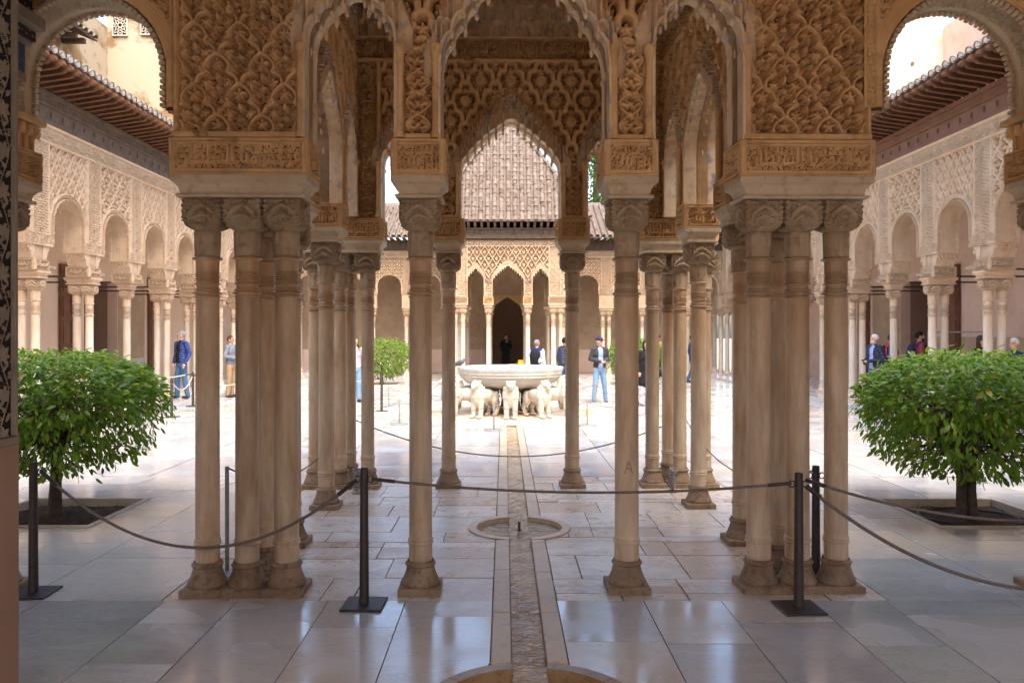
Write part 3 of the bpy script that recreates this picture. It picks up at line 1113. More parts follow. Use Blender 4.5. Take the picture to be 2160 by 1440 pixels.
def cells_h(X, Z, cells, H, deep=0.046):
    for cx, zb, zt, hw, base in cells:
        sel = (np.abs(X - cx) < hw) & (Z > zb) & (Z < zt)
        if not sel.any():
            continue
        x = (X[sel] - cx) / hw
        z = Z[sel]
        top = zt - hw * 1.15 * np.abs(x) ** 2.2
        ins = z < top
        rim = np.minimum((1 - np.abs(x)) * hw, (top - z))
        bowl = base - deep * np.sqrt(np.clip(1 - np.abs(x) ** 2, 0, 1)) * np.clip(0.35 + (z - zb) / (zt - zb), 0, 1)
        h = np.where(rim < 0.013, base + 0.012, bowl)
        cur = H[sel]
        H[sel] = np.where(ins, h, cur)
    return H

FRIEZE = []
for r, (z0_, hh, w_) in reversed(list(enumerate(((5.22, 0.19, 0.155), (5.36, 0.22, 0.155), (5.52, 0.24, 0.20), (5.66, 0.2, 0.2))))):
    for k in range(-16, 17):
        x_ = k * w_ + (w_ / 2 if r % 2 else 0)
        FRIEZE.append((x_, z0_ - 0.01, z0_ + hh, w_ / 2 * (0.96 if (k % 3) else 0.7), 0.034 + 0.008 * r))

def pav_relief(kind, AR_, kufic=False):
    cells = cells_for(AR_)
    def fn(X, Z):
        ax = np.abs(X)
        if kind == 'far':
            H = C_RHOMB_FAR.at(X, Z - 4.98) * 2.2
        else:
            H = lift(C_BIG.at(X, Z - 4.925), 0.034, 0.85)
        # cluster piers
        cl = ax > 1.500
        h = lift(np.maximum(C_SEBKA.at(ax - 1.945, Z - 3.14 + 0.06), np.where(C_ARAB_S.at(ax * 0.9, Z * 0.9) > 0.0112, 0.006, 0)), 0.016, 1.95, 0.012)
        if kind == 'far':
            h = C_ARAB.at(X, Z) * 1.6
        H = np.where(cl, h, H)
        e = np.minimum(ax - 1.50, 2.39 - ax)
        H = np.where(cl & (e < 0.030), 0.070, H)
        H = np.where(cl & (np.abs(e - 0.034) < 0.006), 0.020, H)
        H = np.where(cl & (Z < 3.165), 0.080, H)
        if kufic:                            # upright lettered strip beside the corner
            ks = (ax > 1.53) & (ax < 1.80)
            u = (Z - 3.17) / 0.62
            t = mask_at(MOTTO, u - np.floor(u), (1.785 - ax) / 0.24)
            H = np.where(ks, np.where(t, 0.078, np.minimum(C_ARAB_S.at(X, Z), 0.011) * 2.6), H)
            H = np.where((np.abs(ax - 1.53) < 0.014) | (np.abs(ax - 1.80) < 0.014), 0.082, H)
        # single piers
        sg = (ax > 0.58) & (ax < 0.885) & (Z < 3.80)
        h = lift(np.maximum(C_PALM.at(ax - 0.7325 + 0.105, Z), np.where(C_ARAB_S.at(np.abs(ax - 0.7325), Z) > 0.0108, 0.007, 0)), 0.026, 1.4, 0.014)
        H = np.where(sg, np.where(np.abs(ax - 0.7325) < 0.095, h, 0.030), H)
        H = np.where(sg & (Z < 3.16), 0.070, H)
        mz = muq_zone(X, Z, AR_)
        if kind != 'far':
            H = np.where(mz, 0.022, H)
            M_ = np.full(X.shape, -1.0)
            M_ = cells_h(X, Z, cells, M_)
            H = np.where(M_ > -0.5, np.maximum(M_, 0.002), H)
        else:
            for c, hw, zs, za, n, ex in AR_:
                t = np.clip(1 - np.abs(X - c) / (hw + 0.06), 0, 1)
                top = zs + 0.10 + (za - zs + 0.12) * stepz(t, n, ex)
                H = np.where((np.abs(X - c) < hw + 0.06) & (Z < top) & (Z > zs), 0.085 - 0.03 * np.abs(np.sin((X + Z) * 40)), H)
        # mouldings, kufic band, stalactite frieze
        if kind != 'far':
            up = (Z > 4.925)
            bnd = (Z > 4.96) & (Z < 5.19)
            v = (Z - 4.975) / 0.20
            u = (X + 2.39) / 0.80
            t = mask_at(MOTTO, u - np.floor(u), v)
            hb = np.where(t, 0.070, lift(C_ARAB_S.at(X, Z) * 0.7, 0.03, 1.0, 0.030))
            H = np.where(up, 0.082, H)
            H = np.where(bnd, hb, H)
            fz = Z > 5.215
            H = np.where(fz, 0.020, H)
            if fz.any():
                M_ = np.full(X.shape, -1.0)
                M_ = cells_h(X, Z, FRIEZE, M_, 0.034)
                H = np.where(fz & (M_ > -0.5), M_ * 1.8, H)
        else:
            up = Z > 4.985
            v = (Z - 5.0) / 0.18
            u = (X + 2.39) / 0.95
            t = mask_at(SULTAN, u - np.floor(u), v)
            H = np.where(up, np.where(t, 0.06, C_ARAB_S.at(X, Z) * 1.6), H)
            H = np.where((np.abs(Z - 4.985) < 0.018) | (Z > 5.190), 0.07, H)
            fr = (np.abs(ax - 1.50) < 0.016) | (np.abs(ax - 2.36) < 0.016) | (np.abs(ax - 1.9) < 0.014)
            H = np.where(fr, 0.075, H)
        if kind != 'far':                    # worn and lost bits of the carving
            nz = np.sin(7.3 * X + 2.1 * Z + 1) * np.sin(5.1 * Z - 3.3 * X) + 0.6 * np.sin(19 * X - 11 * Z) * np.sin(23 * Z + 5 * X) + 0.4 * np.sin(41 * X + 37 * Z)
            H = H * np.clip(1.0 - 0.9 * np.clip(nz - 0.95, 0, 0.6), 0.5, 1)
        return H * (1.48 if kind != 'far' else 1.3)
    return fn

def pav_faces(kind, AR_, step, z1, W=2.39, kufic=False):
    fn = pav_relief(kind, AR_, kufic)
    nopen = lambda X, Z: Z > arch_top(X, AR_) + 0.002
    zone = lambda X, Z: muq_zone(X, Z, AR_)
    def wide(X, Z):
        s_ = step * 1.5
        return zone(X, Z) | zone(X + s_, Z) | zone(X - s_, Z) | zone(X, Z - s_)
    a = grid_mesh('carved_face', -W, W, 3.12, z1, step, fn, lambda X, Z: nopen(X, Z) & ~(zone(X, Z) | (Z > 5.20)), edge=True, hole=0.002)
    b = grid_mesh('stalactites', -W, W, 3.12, z1, step, fn, lambda X, Z: nopen(X, Z) & (wide(X, Z) | (Z > 5.20 - step * 1.5)), edge=True)
    return a, b

class Wall:
    def __init__(s, AR_, kind, step, W=2.39, z1=5.78, kufic=False):
        s.body, s.ground = wall_body(AR_, W, z1=z1)
        s.face = pav_faces(kind, AR_, step, z1 if kind != 'far' else 5.215, W, kufic) if kind else None
        s.lin = [lining_mesh(A) for A in AR_]
W_FRONT = Wall(A_FRONT, 'near', 0.0062)
W_REAR = Wall(A_REAR, 'near', 0.0075, kufic=True)
W_SIDE = Wall(A_REAR, 'near', 0.0105, 1.765)
W_FAR = Wall(A_REAR, 'far', 0.017, z1=5.24)
W_FARSIDE = Wall(A_REAR, None, 0.02, 1.70, 5.24)

ME_COLONNETTE = MB().lathe([(0.034, 0.0), (0.036, 0.02), (0.030, 0.035), (0.0265, 0.05), (0.0265, 0.49), (0.032, 0.50), (0.0265, 0.515), (0.028, 0.53),
                            (0.036, 0.575), (0.038, 0.60), (0.042, 0.602), (0.042, 0.635)], 12).mesh('colonnette')

def pavilion_wall(parent, loc, rotz, W, sx=1.0, colon=True, mats=('stucco', 'stucco', 'muqarnas'), ground='shade_grime_ground'):
    w = node('wall', parent, loc, (0, 0, rotz))
    w.scale = (sx, 1, 1)
    obj('wall_core', W.body, M[mats[0]], w)
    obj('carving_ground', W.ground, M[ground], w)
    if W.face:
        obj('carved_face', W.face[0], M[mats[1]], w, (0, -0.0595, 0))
        obj('stalactites', W.face[1], M[mats[2]], w, (0, -0.0595, 0))
    for l in W.lin:
        obj('arch_lining', l, M[mats[2]], w)
    if colon:
        for c in (-0.73, 0.73):
            for d in (-0.122, 0.122):
                obj('colonnette', ME_COLONNETTE, M[mats[0]], w, (c + d, -0.168, 3.125))
        for c in (-1.525, 1.525):
            obj('colonnette', ME_COLONNETTE, M[mats[0]], w, (c, -0.168, 3.125))
    return w

def build_near_pavilion():
    P = thing('pavilion', 'near carved stucco pavilion on slender clustered marble columns around the small floor fountain', 'pavilion', (0, 5.6, 0), 0.0175)
    front = [(-2.21, 0), (-1.935, 0), (-1.66, 0), (-0.725, 0), (0.725, 0), (1.66, 0), (1.935, 0), (2.21, 0)]
    sides = [(s * 1.93, y) for s in (-1, 1) for y in (0.40, 1.23, 2.66)]
    rear = [(s * x, 3.75) for s in (-1, 1) for x in (0.725, 1.67, 1.995, 2.28)] + [(s * 1.945, 4.12) for s in (-1, 1)]
    for x, y in front:
        c = column(P, x, y, 'near', rotz=0)
        if x == 0.725:                       # mason's mark like a letter A scratched on this shaft
            mk = MB()
            for a, b in (((-0.026, 0.825), (-0.006, 0.900)), ((0.026, 0.825), (0.006, 0.900)), ((-0.006, 0.900), (0.006, 0.900)), ((-0.018, 0.858), (0.018, 0.858))):
                pts = []
                for k in range(5):
                    xx, zz = a[0] + (b[0] - a[0]) * k / 4, a[1] + (b[1] - a[1]) * k / 4
                    pts.append((xx, -math.sqrt(0.0838 ** 2 - xx ** 2), zz))
                mk.tube(pts, 0.0035, 5)
            obj('mason_mark', mk.mesh('mason_mark'), M['base_stone'], c)
    for x, y in sides:
        column(P, x, y, 'near', rotz=0, sx=0.97)
    for x, y in rear:
        column(P, x, y, 'near', rotz=0, sx=0.95)
    # imposts over the columns
    for yy in (0.0, 3.75):
        for s_ in (-1, 1):
            x0, x1 = sorted((s_ * 1.523, s_ * 2.347))
            cyma('cornice', x0, x1, yy - 0.137, yy + 0.137, P)
            impost(P, x0 - 0.055, x1 + 0.055, yy - 0.195, yy + 0.195, faces='flr', G=IZZ)
            c = s_ * 0.725
            cyma('cornice', c - 0.137, c + 0.137, yy - 0.137, yy + 0.137, P)
            impost(P, c - 0.185, c + 0.185, yy - 0.195, yy + 0.195, faces='flr')
    for s_ in (-1, 1):
        for y in (0.44, 1.23, 2.66, 4.12):
            c = s_ * 1.93
            cyma('cornice', c - 0.137, c + 0.137, y - 0.137, y + 0.137, P)
            y0, y1 = y - 0.185, y + 0.185
            if y == 0.44:
                y0 = 0.20
            if y == 4.12:
                y0 = 3.95
            impost(P, c - 0.195, c + 0.195, y0, y1, faces='flr')
    pavilion_wall(P, (0, 0, 0), 0, W_FRONT)
    pavilion_wall(P, (0, 3.75, 0), 0, W_REAR, ground='stucco_shade_ground')
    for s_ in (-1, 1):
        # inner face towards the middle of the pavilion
        pavilion_wall(P, (s_ * 1.93, 1.945, 0), s_ * -PI / 2, W_SIDE, sx=0.995, ground='stucco_shade_ground')
    # unseen ceiling, given pale stucco colour to bounce light, and tiled roof above
    mb = MB().box(-2.2, 2.2, -0.2, 3.95, 5.782, 5.84)
    for k in range(9):
        mb.box(-2.15 + k * 0.5, -2.05 + k * 0.5, 0.0, 3.75, 5.70, 5.781)
    obj('ceiling', mb.mesh('ceiling'), M['stucco'], P)
    v = [(-3, -0.8, 5.9), (3, -0.8, 5.9), (3, 4.6, 5.9), (-3, 4.6, 5.9), (0, 1.9, 9.6)]
    obj('roof', MB().add(v, [(0, 1, 4), (1, 2, 4), (2, 3, 4), (3, 0, 4), (3, 2, 1, 0)]).mesh('roof'), M['roof_tile'], P)
    return P
NEAR = build_near_pavilion()

# ------------------------------------------------------------------ tiles
def tile_mesh(L=0.27, r0=0.088, r1=0.070, plug=False):
    n = 7
    v, f = [], []
    for (y, r) in ((0, r0), (L, r1)):
        for t in (0.0, 0.016):
            for k in range(n + 1):
                a = PI * k / n
                v.append(((r - t) * math.cos(a), y, (r - t) * math.sin(a) * 0.92))
    m = n + 1
    for k in range(n):
        f.append((k, k + 1, 2 * m + k + 1, 2 * m + k))
        f.append((m + k + 1, m + k, 3 * m + k, 3 * m + k + 1))
        f.append((k + 1, k, m + k, m + k + 1))
    mb = MB().add(v, f, False)
    me = mb.mesh('roof_tile')
    return me
ME_TILE = tile_mesh()
ME_TILE_EAVE = tile_mesh(0.45, 0.105, 0.085)
mb = MB()
P_ = [(-0.086, -0.01)] + [(0.090 * math.cos(PI - PI * k / 8), 0.086 * math.sin(PI * k / 8)) for k in range(1, 8)] + [(0.086, -0.01)]
mb.prism(P_, 'y', 0.012, 0.07)
ME_PLUG = mb.mesh('mortar_plug')
v = []
f = []
for y in (-0.06, 0.3):
    for t in (0, 0.014):
        for k in range(7):
            a = PI * k / 6
            v.append((0.085 * math.cos(a), y, -(0.055 - t) * math.sin(a) + 0.01))
m7 = 7
for k in range(6):
    f += [(k, k + 1, 2 * m7 + k + 1, 2 * m7 + k), (m7 + k + 1, m7 + k, 3 * m7 + k, 3 * m7 + k + 1), (k + 1, k, m7 + k, m7 + k + 1)]
ME_CHANNEL = MB().add(v, f).mesh('channel_tile')

# ------------------------------------------------------------------ far pavilion
def build_far_pavilion():
    Y0 = 29.3
    P = thing('pavilion', 'far pavilion with steep tiled pyramid roof and three stalactite arches across the court', 'pavilion', (0, Y0, 0), 0)
    for x in (-2.21, -1.935, -1.66, -0.725, 0.725, 1.66, 1.935, 2.21):
        for y in (0.0, 3.75):
            column(P, x, y, 'far', rotz=0)
    for s_ in (-1, 1):
        for y in (0.4, 1.23, 2.66):
            column(P, s_ * 1.93, y, 'far', rotz=0)
    for yy in (0.0, 3.75):
        for s_ in (-1, 1):
            x0, x1 = sorted((s_ * 1.523, s_ * 2.347))
            cyma('cornice', x0, x1, yy - 0.137, yy + 0.137, P, 'stucco_panel')
            impost(P, x0 - 0.055, x1 + 0.055, yy - 0.18, yy + 0.18, faces='f', G=SULTAN, mat='stucco_panel', step=0.0055)
            c = s_ * 0.725
            cyma('cornice', c - 0.137, c + 0.137, yy - 0.137, yy + 0.137, P, 'stucco_panel')
            impost(P, c - 0.185, c + 0.185, yy - 0.18, yy + 0.18, faces='f', mat='stucco_panel')
    mm = ('stucco_pale', 'stucco_panel', 'stucco_panel')
    pavilion_wall(P, (0, 0, 0), 0, W_FAR, colon=False, mats=mm, ground='stucco_shade_ground')
    pavilion_wall(P, (0, 3.75, 0), 0, W_FAR, colon=False, mats=mm, ground='stucco_shade_ground')
    for s_ in (-1, 1):
        w = node('wall', P, (s_ * 1.93, 1.875, 0), (0, 0, PI / 2))
        w.scale = (0.995, 1, 1)
        obj('wall_core', W_FARSIDE.body, M['stucco_pale'], w)
    # carved timber frieze and brackets
    fr = MB()
    for s_ in (-1, 1):
        fr.box(-2.45, 2.45, (-0.26 if s_ < 0 else 3.80), (-0.05 if s_ < 0 else 4.01), 5.242, 5.56)
        fr.box(s_ * 2.25 - 0.1, s_ * 2.25 + 0.1, -0.05, 3.80, 5.242, 5.56)
    fr.box(-2.52, 2.52, -0.32, 4.07, 5.561, 5.62)
    fr.box(-2.47, 2.47, -0.285, -0.259, 5.40, 5.425)
    fz = obj('timber_frieze', fr.mesh('timber_frieze'), M['wood_grey'], P)
    for k in range(19):
        x = -2.25 + k * 0.25
        o = obj('carved_boss', MB().ell((0, 0, 0), (0.03, 0.02, 0.05), 8, 6).mesh('carved_boss') if k == 0 else BOSS, M['wood_grey'], fz, (x, -0.265, 5.49))
        BOSS = o.data
    bk = MB()
    bk.prism([(-0.60, 5.80), (-0.56, 5.70), (-0.50, 5.72), (-0.40, 5.68), (-0.32, 5.63), (-0.05, 5.63), (-0.05, 5.80)], 'x', -0.045, 0.045)
    BK = bk.mesh('rafter')
    for k in range(25):
        obj('rafter', BK, M['wood_grey'], P, (-2.88 + k * 0.24, -0.02, 0.0))
    # roof
    ex, ez, az = 2.98, 5.86, 10.30
    cy = 1.875
    v = [(-ex, cy - 2.55, ez), (ex, cy - 2.55, ez), (ex, cy + 2.55, ez), (-ex, cy + 2.55, ez), (0, cy, az)]
    R = obj('roof', MB().add(v, [(0, 1, 4), (1, 2, 4), (2, 3, 4), (3, 0, 4), (3, 2, 1, 0)]).mesh('roof'), M['roof_tile'], P)
    obj('eave_board', MB().box(-ex, ex, cy - 2.60, cy - 2.552, 5.80, 5.87).mesh('eave_board'), M['wood_grey'], P)
    # covering tiles, front slope one by one
    run, rise = 2.55, az - ez
    sl = math.hypot(run, rise)
    pitch = math.atan2(rise, run)
    rr = random.Random(5)
    rest = MB()
    cnt = 0
    for row in range(int(sl / 0.205)):
        s0 = row * 0.205 - 0.06
        t = max(0.0, s0) / sl
        hw = ex * (1 - t)
        nmax = int(hw / 0.25)
        for k in range(-nmax, nmax + 1):
            x = k * 0.25
            if abs(x) > hw - 0.04:
                continue
            y = cy - 2.55 + s0 * math.cos(pitch)
            z = ez + s0 * math.sin(pitch) + 0.015
            cnt += 1
            obj('roof_tile', ME_TILE, M['roof_tile'], R, (x + rr.uniform(-.012, .012), y + rr.uniform(-.015, .015), z + rr.uniform(0, .012)),
                (pitch + rr.uniform(-.03, .03), 0, rr.uniform(-.05, .05)))
    for k in range(-12, 13):       # first course of channel tiles at the eave
        obj('roof_tile', ME_CHANNEL, M['roof_tile'], R, (k * 0.25 - 0.125, cy - 2.55, ez + 0.03), (pitch, 0, 0))
    # hips and the finial
    for sx in (-1, 1):
        n = 20
        for i in range(n):
            t = (i + 0.2) / n
            p = Vector((sx * ex * (1 - t), cy - 2.55 * (1 - t), ez + (az - ez) * t + 0.06))
            d = Vector((-sx * ex, 2.55, az - ez)).normalized()
            q = d.to_track_quat('Y', 'Z').to_euler()
            obj('hip_tile', ME_TILE, M['roof_tile'], R, p, q, (1.15, 1.05, 1.15))
    obj('finial', MB().lathe([(0.11, 10.23), (0.13, 10.35), (0.07, 10.45), (0.10, 10.55), (0.04, 10.67), (0.01, 10.77)], 12, (0, cy, 0)).mesh('finial'), M['cornice'], R)
    # ribs of the slopes turned away
    for sx in (-1, 1):
        for k in range(-9, 10):
            y0 = cy + k * 0.25
            t = abs(k * 0.25) / 2.55
            rest.tube([(sx * ex, y0, ez + 0.03), (sx * ex * t, y0, ez + (az - ez) * (1 - t) + 0.03)], 0.08, 6)
    o = obj('side_slope_tiles', rest.mesh('side_slope_tiles'), M['roof_tile'], R, kind='stuff')
    print('far roof tiles', cnt)
    return P
FAR = build_far_pavilion()

# ------------------------------------------------------------------ near gallery (we stand in it)
def arc(cx, cz, r, a0, a1, n):
    return [(cx + r * math.cos(a0 + (a1 - a0) * k / n), cz + r * math.sin(a0 + (a1 - a0) * k / n)) for k in range(n + 1)]

def build_near_gallery():
    G = thing('gallery', 'near gallery with round carved arches either side of the near pavilion', 'gallery', (0, 5.6, 0))
    cen = [3.0, 4.36, 5.72, 7.08, 8.44]
    Ri, zc = 0.545, 3.575
    ha = 0.0
    for s_ in (-1, 1):
        # wall with its row of arches
        poly = [(2.395, 3.33)]
        for c in cen:
            P = arc(c, zc, Ri, PI - ha, ha, 26)
            poly += [(c - Ri, 3.33)] + P + [(c + Ri, 3.33)]
        poly += [(9.2, 3.33), (9.2, 5.62), (2.395, 5.62)]
        if s_ < 0:
            poly = [(-x, z) for x, z in poly][::-1]
        W = obj('arcade_wall', MB().prism(poly, 'y', -0.10, 0.12).mesh('arcade_wall'), M['stucco'], G)
        obj('carving_ground', MB().prism(poly, 'y', -0.12, -0.1005).mesh('carving_ground'), M['shade_grime_ground'], G)
    # carved spandrels (one bay, mirrored and repeated)
    def fn(X, Z):
        r = np.where(Z > zc, np.hypot(X, Z - zc), np.abs(X))
        th = np.where(Z > zc, np.arctan2(Z - zc, X), (Z - zc) / 0.56)
        H = C_BIG.at(X * 1.25, Z * 1.25) * 0.9
        H = np.where(r < 0.80, C_ARAB.at(X, Z) * 1.2, H)
        sc = 0.665 + 0.012 * np.abs(np.sin(th * 26))
        H = np.where(r < sc, 0.022 + 0.005 * np.sin((r - 0.56 + 0.004 * np.abs(np.sin(th * 26))) * 2 * PI / 0.022), H)
        H = np.where((np.abs(X) > 0.585), C_ARAB_S.at(X, Z) + 0.004, H)
        H = np.where(np.abs(np.abs(X) - 0.585) < 0.012, 0.026, H)
        H = np.where((Z > 4.55) & (Z < 4.60), 0.035, H)
        H = np.where((np.abs(X) > 0.655), 0.02, H)
        return lift(H, 0.022, 1.0, 0.012)
    bay = grid_mesh('spandrel', -0.68, 0.68, 3.34, 5.60, 0.0085, fn, lambda X, Z: np.where(Z > zc, np.hypot(X, Z - zc), np.abs(X)) > 0.552, edge=False, hole=0.002)
    # soffit of the arch: carved strip with a toothed edge front and back
    na, nd = 190, 34
    Ltot = PI * Ri + 2 * 0.245
    S, D = np.meshgrid(np.linspace(0, Ltot, na), np.linspace(-0.180, 0.180, nd))
    hh = lift(C_ARAB_S.at(S, D), 0.014, 0.9, 0.006) * (np.abs(D) < 0.125)
    hh = np.where((D > 0.03) & (D < 0.11), 0.006, hh)
    A = np.clip((S - 0.245) / Ri, 0, PI)
    dz = np.where(S < 0.245, S - 0.245, np.where(S > 0.245 + PI * Ri, (0.245 + PI * Ri) - S, 0))
    rr = Ri - 0.003 - hh
    V = np.stack([rr * np.cos(A), D, zc + rr * np.sin(A) + dz], -1).reshape(-1, 3)
    idx = np.arange(na * nd).reshape(nd, na)
    F = np.stack([idx[:-1, :-1], idx[1:, :-1], idx[1:, 1:], idx[:-1, 1:]], -1).reshape(-1, 4)
    soffit = mesh_np('soffit', V, F)
    tooth = MB().box(-0.014, 0.014, -0.024, 0.024, -0.019, 0.019, 0.005).mesh('voussoir')
    rnd = random.Random(4)
    for s_ in (-1, 1):
        for i, c in enumerate(cen):
            if i > 1:
                continue
            x = s_ * c
            arch = node('arch', G, (x, 0, 0))
            obj('spandrel', bay, M['stucco'], arch, (0, -0.121, 0))
            obj('soffit', soffit, M['cornice'], arch)
            if i == 0:
                for e in (-1, 1):
                    n = 54
                    for k in range(n):
                        q = (k + 0.5) / n * Ltot
                        a = min(max((q - 0.245) / Ri, 0), PI)
                        zz = q - 0.245 if q < 0.245 else (0.245 + PI * Ri) - q if q > 0.245 + PI * Ri else 0
                        r = Ri - 0.012
                        obj('voussoir', tooth, M['cornice'], arch, (r * math.cos(a), e * 0.160, zc + r * math.sin(a) + zz),
                            (0, PI / 2 - a, 0), (rnd.uniform(0.85, 1.1), rnd.uniform(.9, 1.1), rnd.uniform(0.8, 1.1)))
        for i, c in enumerate([3.68, 5.04, 6.40, 7.76]):
            x = s_ * c
            column(G, x, 0, 'near', rotz=0)
            cyma('cornice', x - 0.137, x + 0.137, -0.137, 0.137, G)
            impost(G, x - 0.185, x + 0.185, -0.195, 0.195, 2.868, 3.10, faces='lrf' if i == 0 else '')
            # stalactite corbel: little niches stepping outwards
            k = MB().box(x - 0.135, x + 0.135, -0.16, 0.16, 3.10, 3.30)
            k.box(x - 0.215, x + 0.215, -0.19, 0.19, 3.285, 3.33, 0.006)
            for e in (-1, 1):
                for j in range(4):
                    y = -0.135 + j * 0.09
                    k.tube([(x + e * 0.140, y, 3.10), (x + e * 0.142, y, 3.19), (x + e * 0.165, y, 3.23), (x + e * 0.168, y, 3.27)], [0.016, 0.016, 0.030, 0.034], 8)
                    k.ell((x + e * 0.155, y + 0.045, 3.235), (0.022, 0.026, 0.035), 8, 6)
            obj('corbel', k.mesh('corbel'), M['stucco'], G)
        # beam on the columns out of the arch line
    # walls and ceiling of the gallery around the camera
    mb = MB().box(-9.2, 9.2, -6.7, -0.18, 5.62, 5.72)
    for k in range(40):
        mb.box(-9.1 + k * 0.46, -8.98 + k * 0.46, -6.6, -0.3, 5.52, 5.619)
    obj('ceiling', mb.mesh('ceiling'), M['wood_door'], G)
    mb = MB().box(-9.2, 9.2, -6.95, -6.7, 4.6, 5.72)
    xs = [-9.2, -5.6, -3.4, -1.3, 1.3, 3.4, 5.6, 9.2]  # openings added to let fill light in from behind
    for a, b in zip(xs[0::2], xs[1::2]):
        mb.box(a, b, -6.95, -6.7, -0.3, 4.599)
    obj('rear_wall', mb.mesh('rear_wall'), M['plaster'], G)
    obj('end_wall', MB().box(-9.4, -9.2, -6.95, 0.17, -0.3, 5.72).mesh('end_wall'), M['plaster'], G)
    obj('end_wall', MB().box(9.2, 9.4, -6.95, 0.17, -0.3, 5.72).mesh('end_wall'), M['plaster'], G)
    mb = MB().box(-9.5, 9.5, -7.1, 0.10, 5.75, 5.80)
    obj('roof_deck', mb.mesh('roof_deck'), M['roof_tile'], G)
    return G
NG = build_near_gallery()

# carved jamb in the left foreground, with the cornice that runs from it to the arcade
def build_jamb():
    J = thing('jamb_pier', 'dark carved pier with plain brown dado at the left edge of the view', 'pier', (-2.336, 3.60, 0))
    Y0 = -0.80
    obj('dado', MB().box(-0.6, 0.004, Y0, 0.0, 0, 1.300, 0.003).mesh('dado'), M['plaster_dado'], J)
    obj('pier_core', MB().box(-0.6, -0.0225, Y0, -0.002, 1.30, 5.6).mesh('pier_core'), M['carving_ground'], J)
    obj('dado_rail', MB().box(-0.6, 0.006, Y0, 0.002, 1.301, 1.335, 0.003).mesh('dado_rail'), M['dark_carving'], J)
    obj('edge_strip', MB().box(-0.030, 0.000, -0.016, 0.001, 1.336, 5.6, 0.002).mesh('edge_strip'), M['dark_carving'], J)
    # openwork scroll carving: stem, leaves and six-petalled flowers standing clear of a dark ground
    cv = Canvas(0.13, 0.36, 130)
    xm = 0.070
    cv.stroke([(xm + 0.030 * math.sin(2 * PI * k / 30), 0.36 * k / 30) for k in range(31)], 0.0055, 1, 0.7)
    for z, s_ in ((0.085, 1), (0.265, -1)):
        cv.flower(xm, z, 0.047, 6, 1, a0=0.3 * s_, wd=0.30)
        cv.spiral(xm + s_ * 0.040, z + 0.085, 0.020, 1.2, 0, s_, 0.006, 1)
        cv.leaf(xm - s_ * 0.01, z + 0.06, PI / 2 + s_ * 0.8, 0.055, 0.013, 1)
        cv.leaf(xm - s_ * 0.02, z + 0.105, PI / 2 - s_ * 1.1, 0.050, 0.012, 1)
        cv.leaf(xm + s_ * 0.03, z + 0.12, PI / 2 + s_ * 0.4, 0.045, 0.011, 1)
        cv.dot(xm + s_ * 0.05, z + 0.03, 0.009, 1)
        cv.dot(xm - s_ * 0.05, z - 0.03, 0.009, 1)
    def fn(X, Z):
        return np.where(cv.at(X, Z) > 0.3, 0.010 + 0.009 * cv.at(X, Z), 0.0)
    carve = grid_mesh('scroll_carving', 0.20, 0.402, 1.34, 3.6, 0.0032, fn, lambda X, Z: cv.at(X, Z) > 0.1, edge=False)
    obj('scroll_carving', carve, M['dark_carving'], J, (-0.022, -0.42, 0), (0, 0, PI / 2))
    return J
JAMB = build_jamb()

def build_cornice_beam():
    B = thing('frieze_beam', 'carved beam with blue inscribed frieze running from the jamb to the left arch', 'beam', (-3.45, 3.62, 0))
    L = 1.80
    obj('upper_moulding', MB().box(-0.2, 0.19, 0, L, 3.84, 3.93, 0.008).mesh('upper_moulding'), M['dark_carving'], B)
    obj('guard_strip', MB().box(-0.2, 0.125, 0, L, 3.775, 3.839).mesh('guard_strip'), M['carving_ground'], B)
    obj('blue_ground', MB().box(-0.2, 0.05, 0, L, 3.565, 3.755).mesh('blue_ground'), M['blue_ground'], B)
    obj('lower_moulding', MB().box(-0.2, 0.06, 0, L, 3.50, 3.564, 0.008).mesh('lower_moulding'), M['dark_carving'], B)
    obj('middle_moulding', MB().box(-0.2, 0.10, 0, L, 3.756, 3.774).mesh('middle_moulding'), M['dark_carving'], B)
    def fn(X, Z):
        t = mask_at(SULTAN, (X + L / 2) / L, (Z - 0.01) / 0.17)
        return np.where(t, 0.010, 0)
    g = grid_mesh('lettering', -L / 2, L / 2, 0, 0.19, 0.006, fn, lambda X, Z: fn(X, Z) > 0, edge=False)
    obj('lettering', g, M['dark_carving'], B, (0.051, L / 2, 3.565), (0, 0, PI / 2))
    def fn2(X, Z):
        return np.where(C_ARAB_S.at(X, Z) > 0.004, 0.008, 0)
    g = grid_mesh('scroll_strip', -L / 2, L / 2, 0, 0.06, 0.006, fn2, lambda X, Z: fn2(X, Z) > 0, edge=False)
    obj('scroll_strip', g, M['dark_carving'], B, (0.126, L / 2, 3.777), (0, 0, PI / 2))
    def fn3(X, Z):
        return np.where(C_ARAB.at(X * 0.6, Z * 0.6) > 0.006, 0.012, 0)
    for nm, z0, z1, x1 in (('wall_panel', 3.335, 3.499, 0.0), ('wall_panel', 3.931, 5.6, 0.10)):
        obj(nm, MB().box(-0.2, x1, 0, L, z0, z1).mesh('wall_panel'), M['carving_ground'], B)
        g = grid_mesh('scroll_carving', -L / 2, L / 2, z0, z1, 0.012, fn3, lambda X, Z: fn3(X, Z) > 0, edge=False)
        obj('scroll_carving', g, M['dark_carving'], B, (x1 + 0.001, L / 2, 0), (0, 0, PI / 2))
    return B
BEAM = build_cornice_beam()

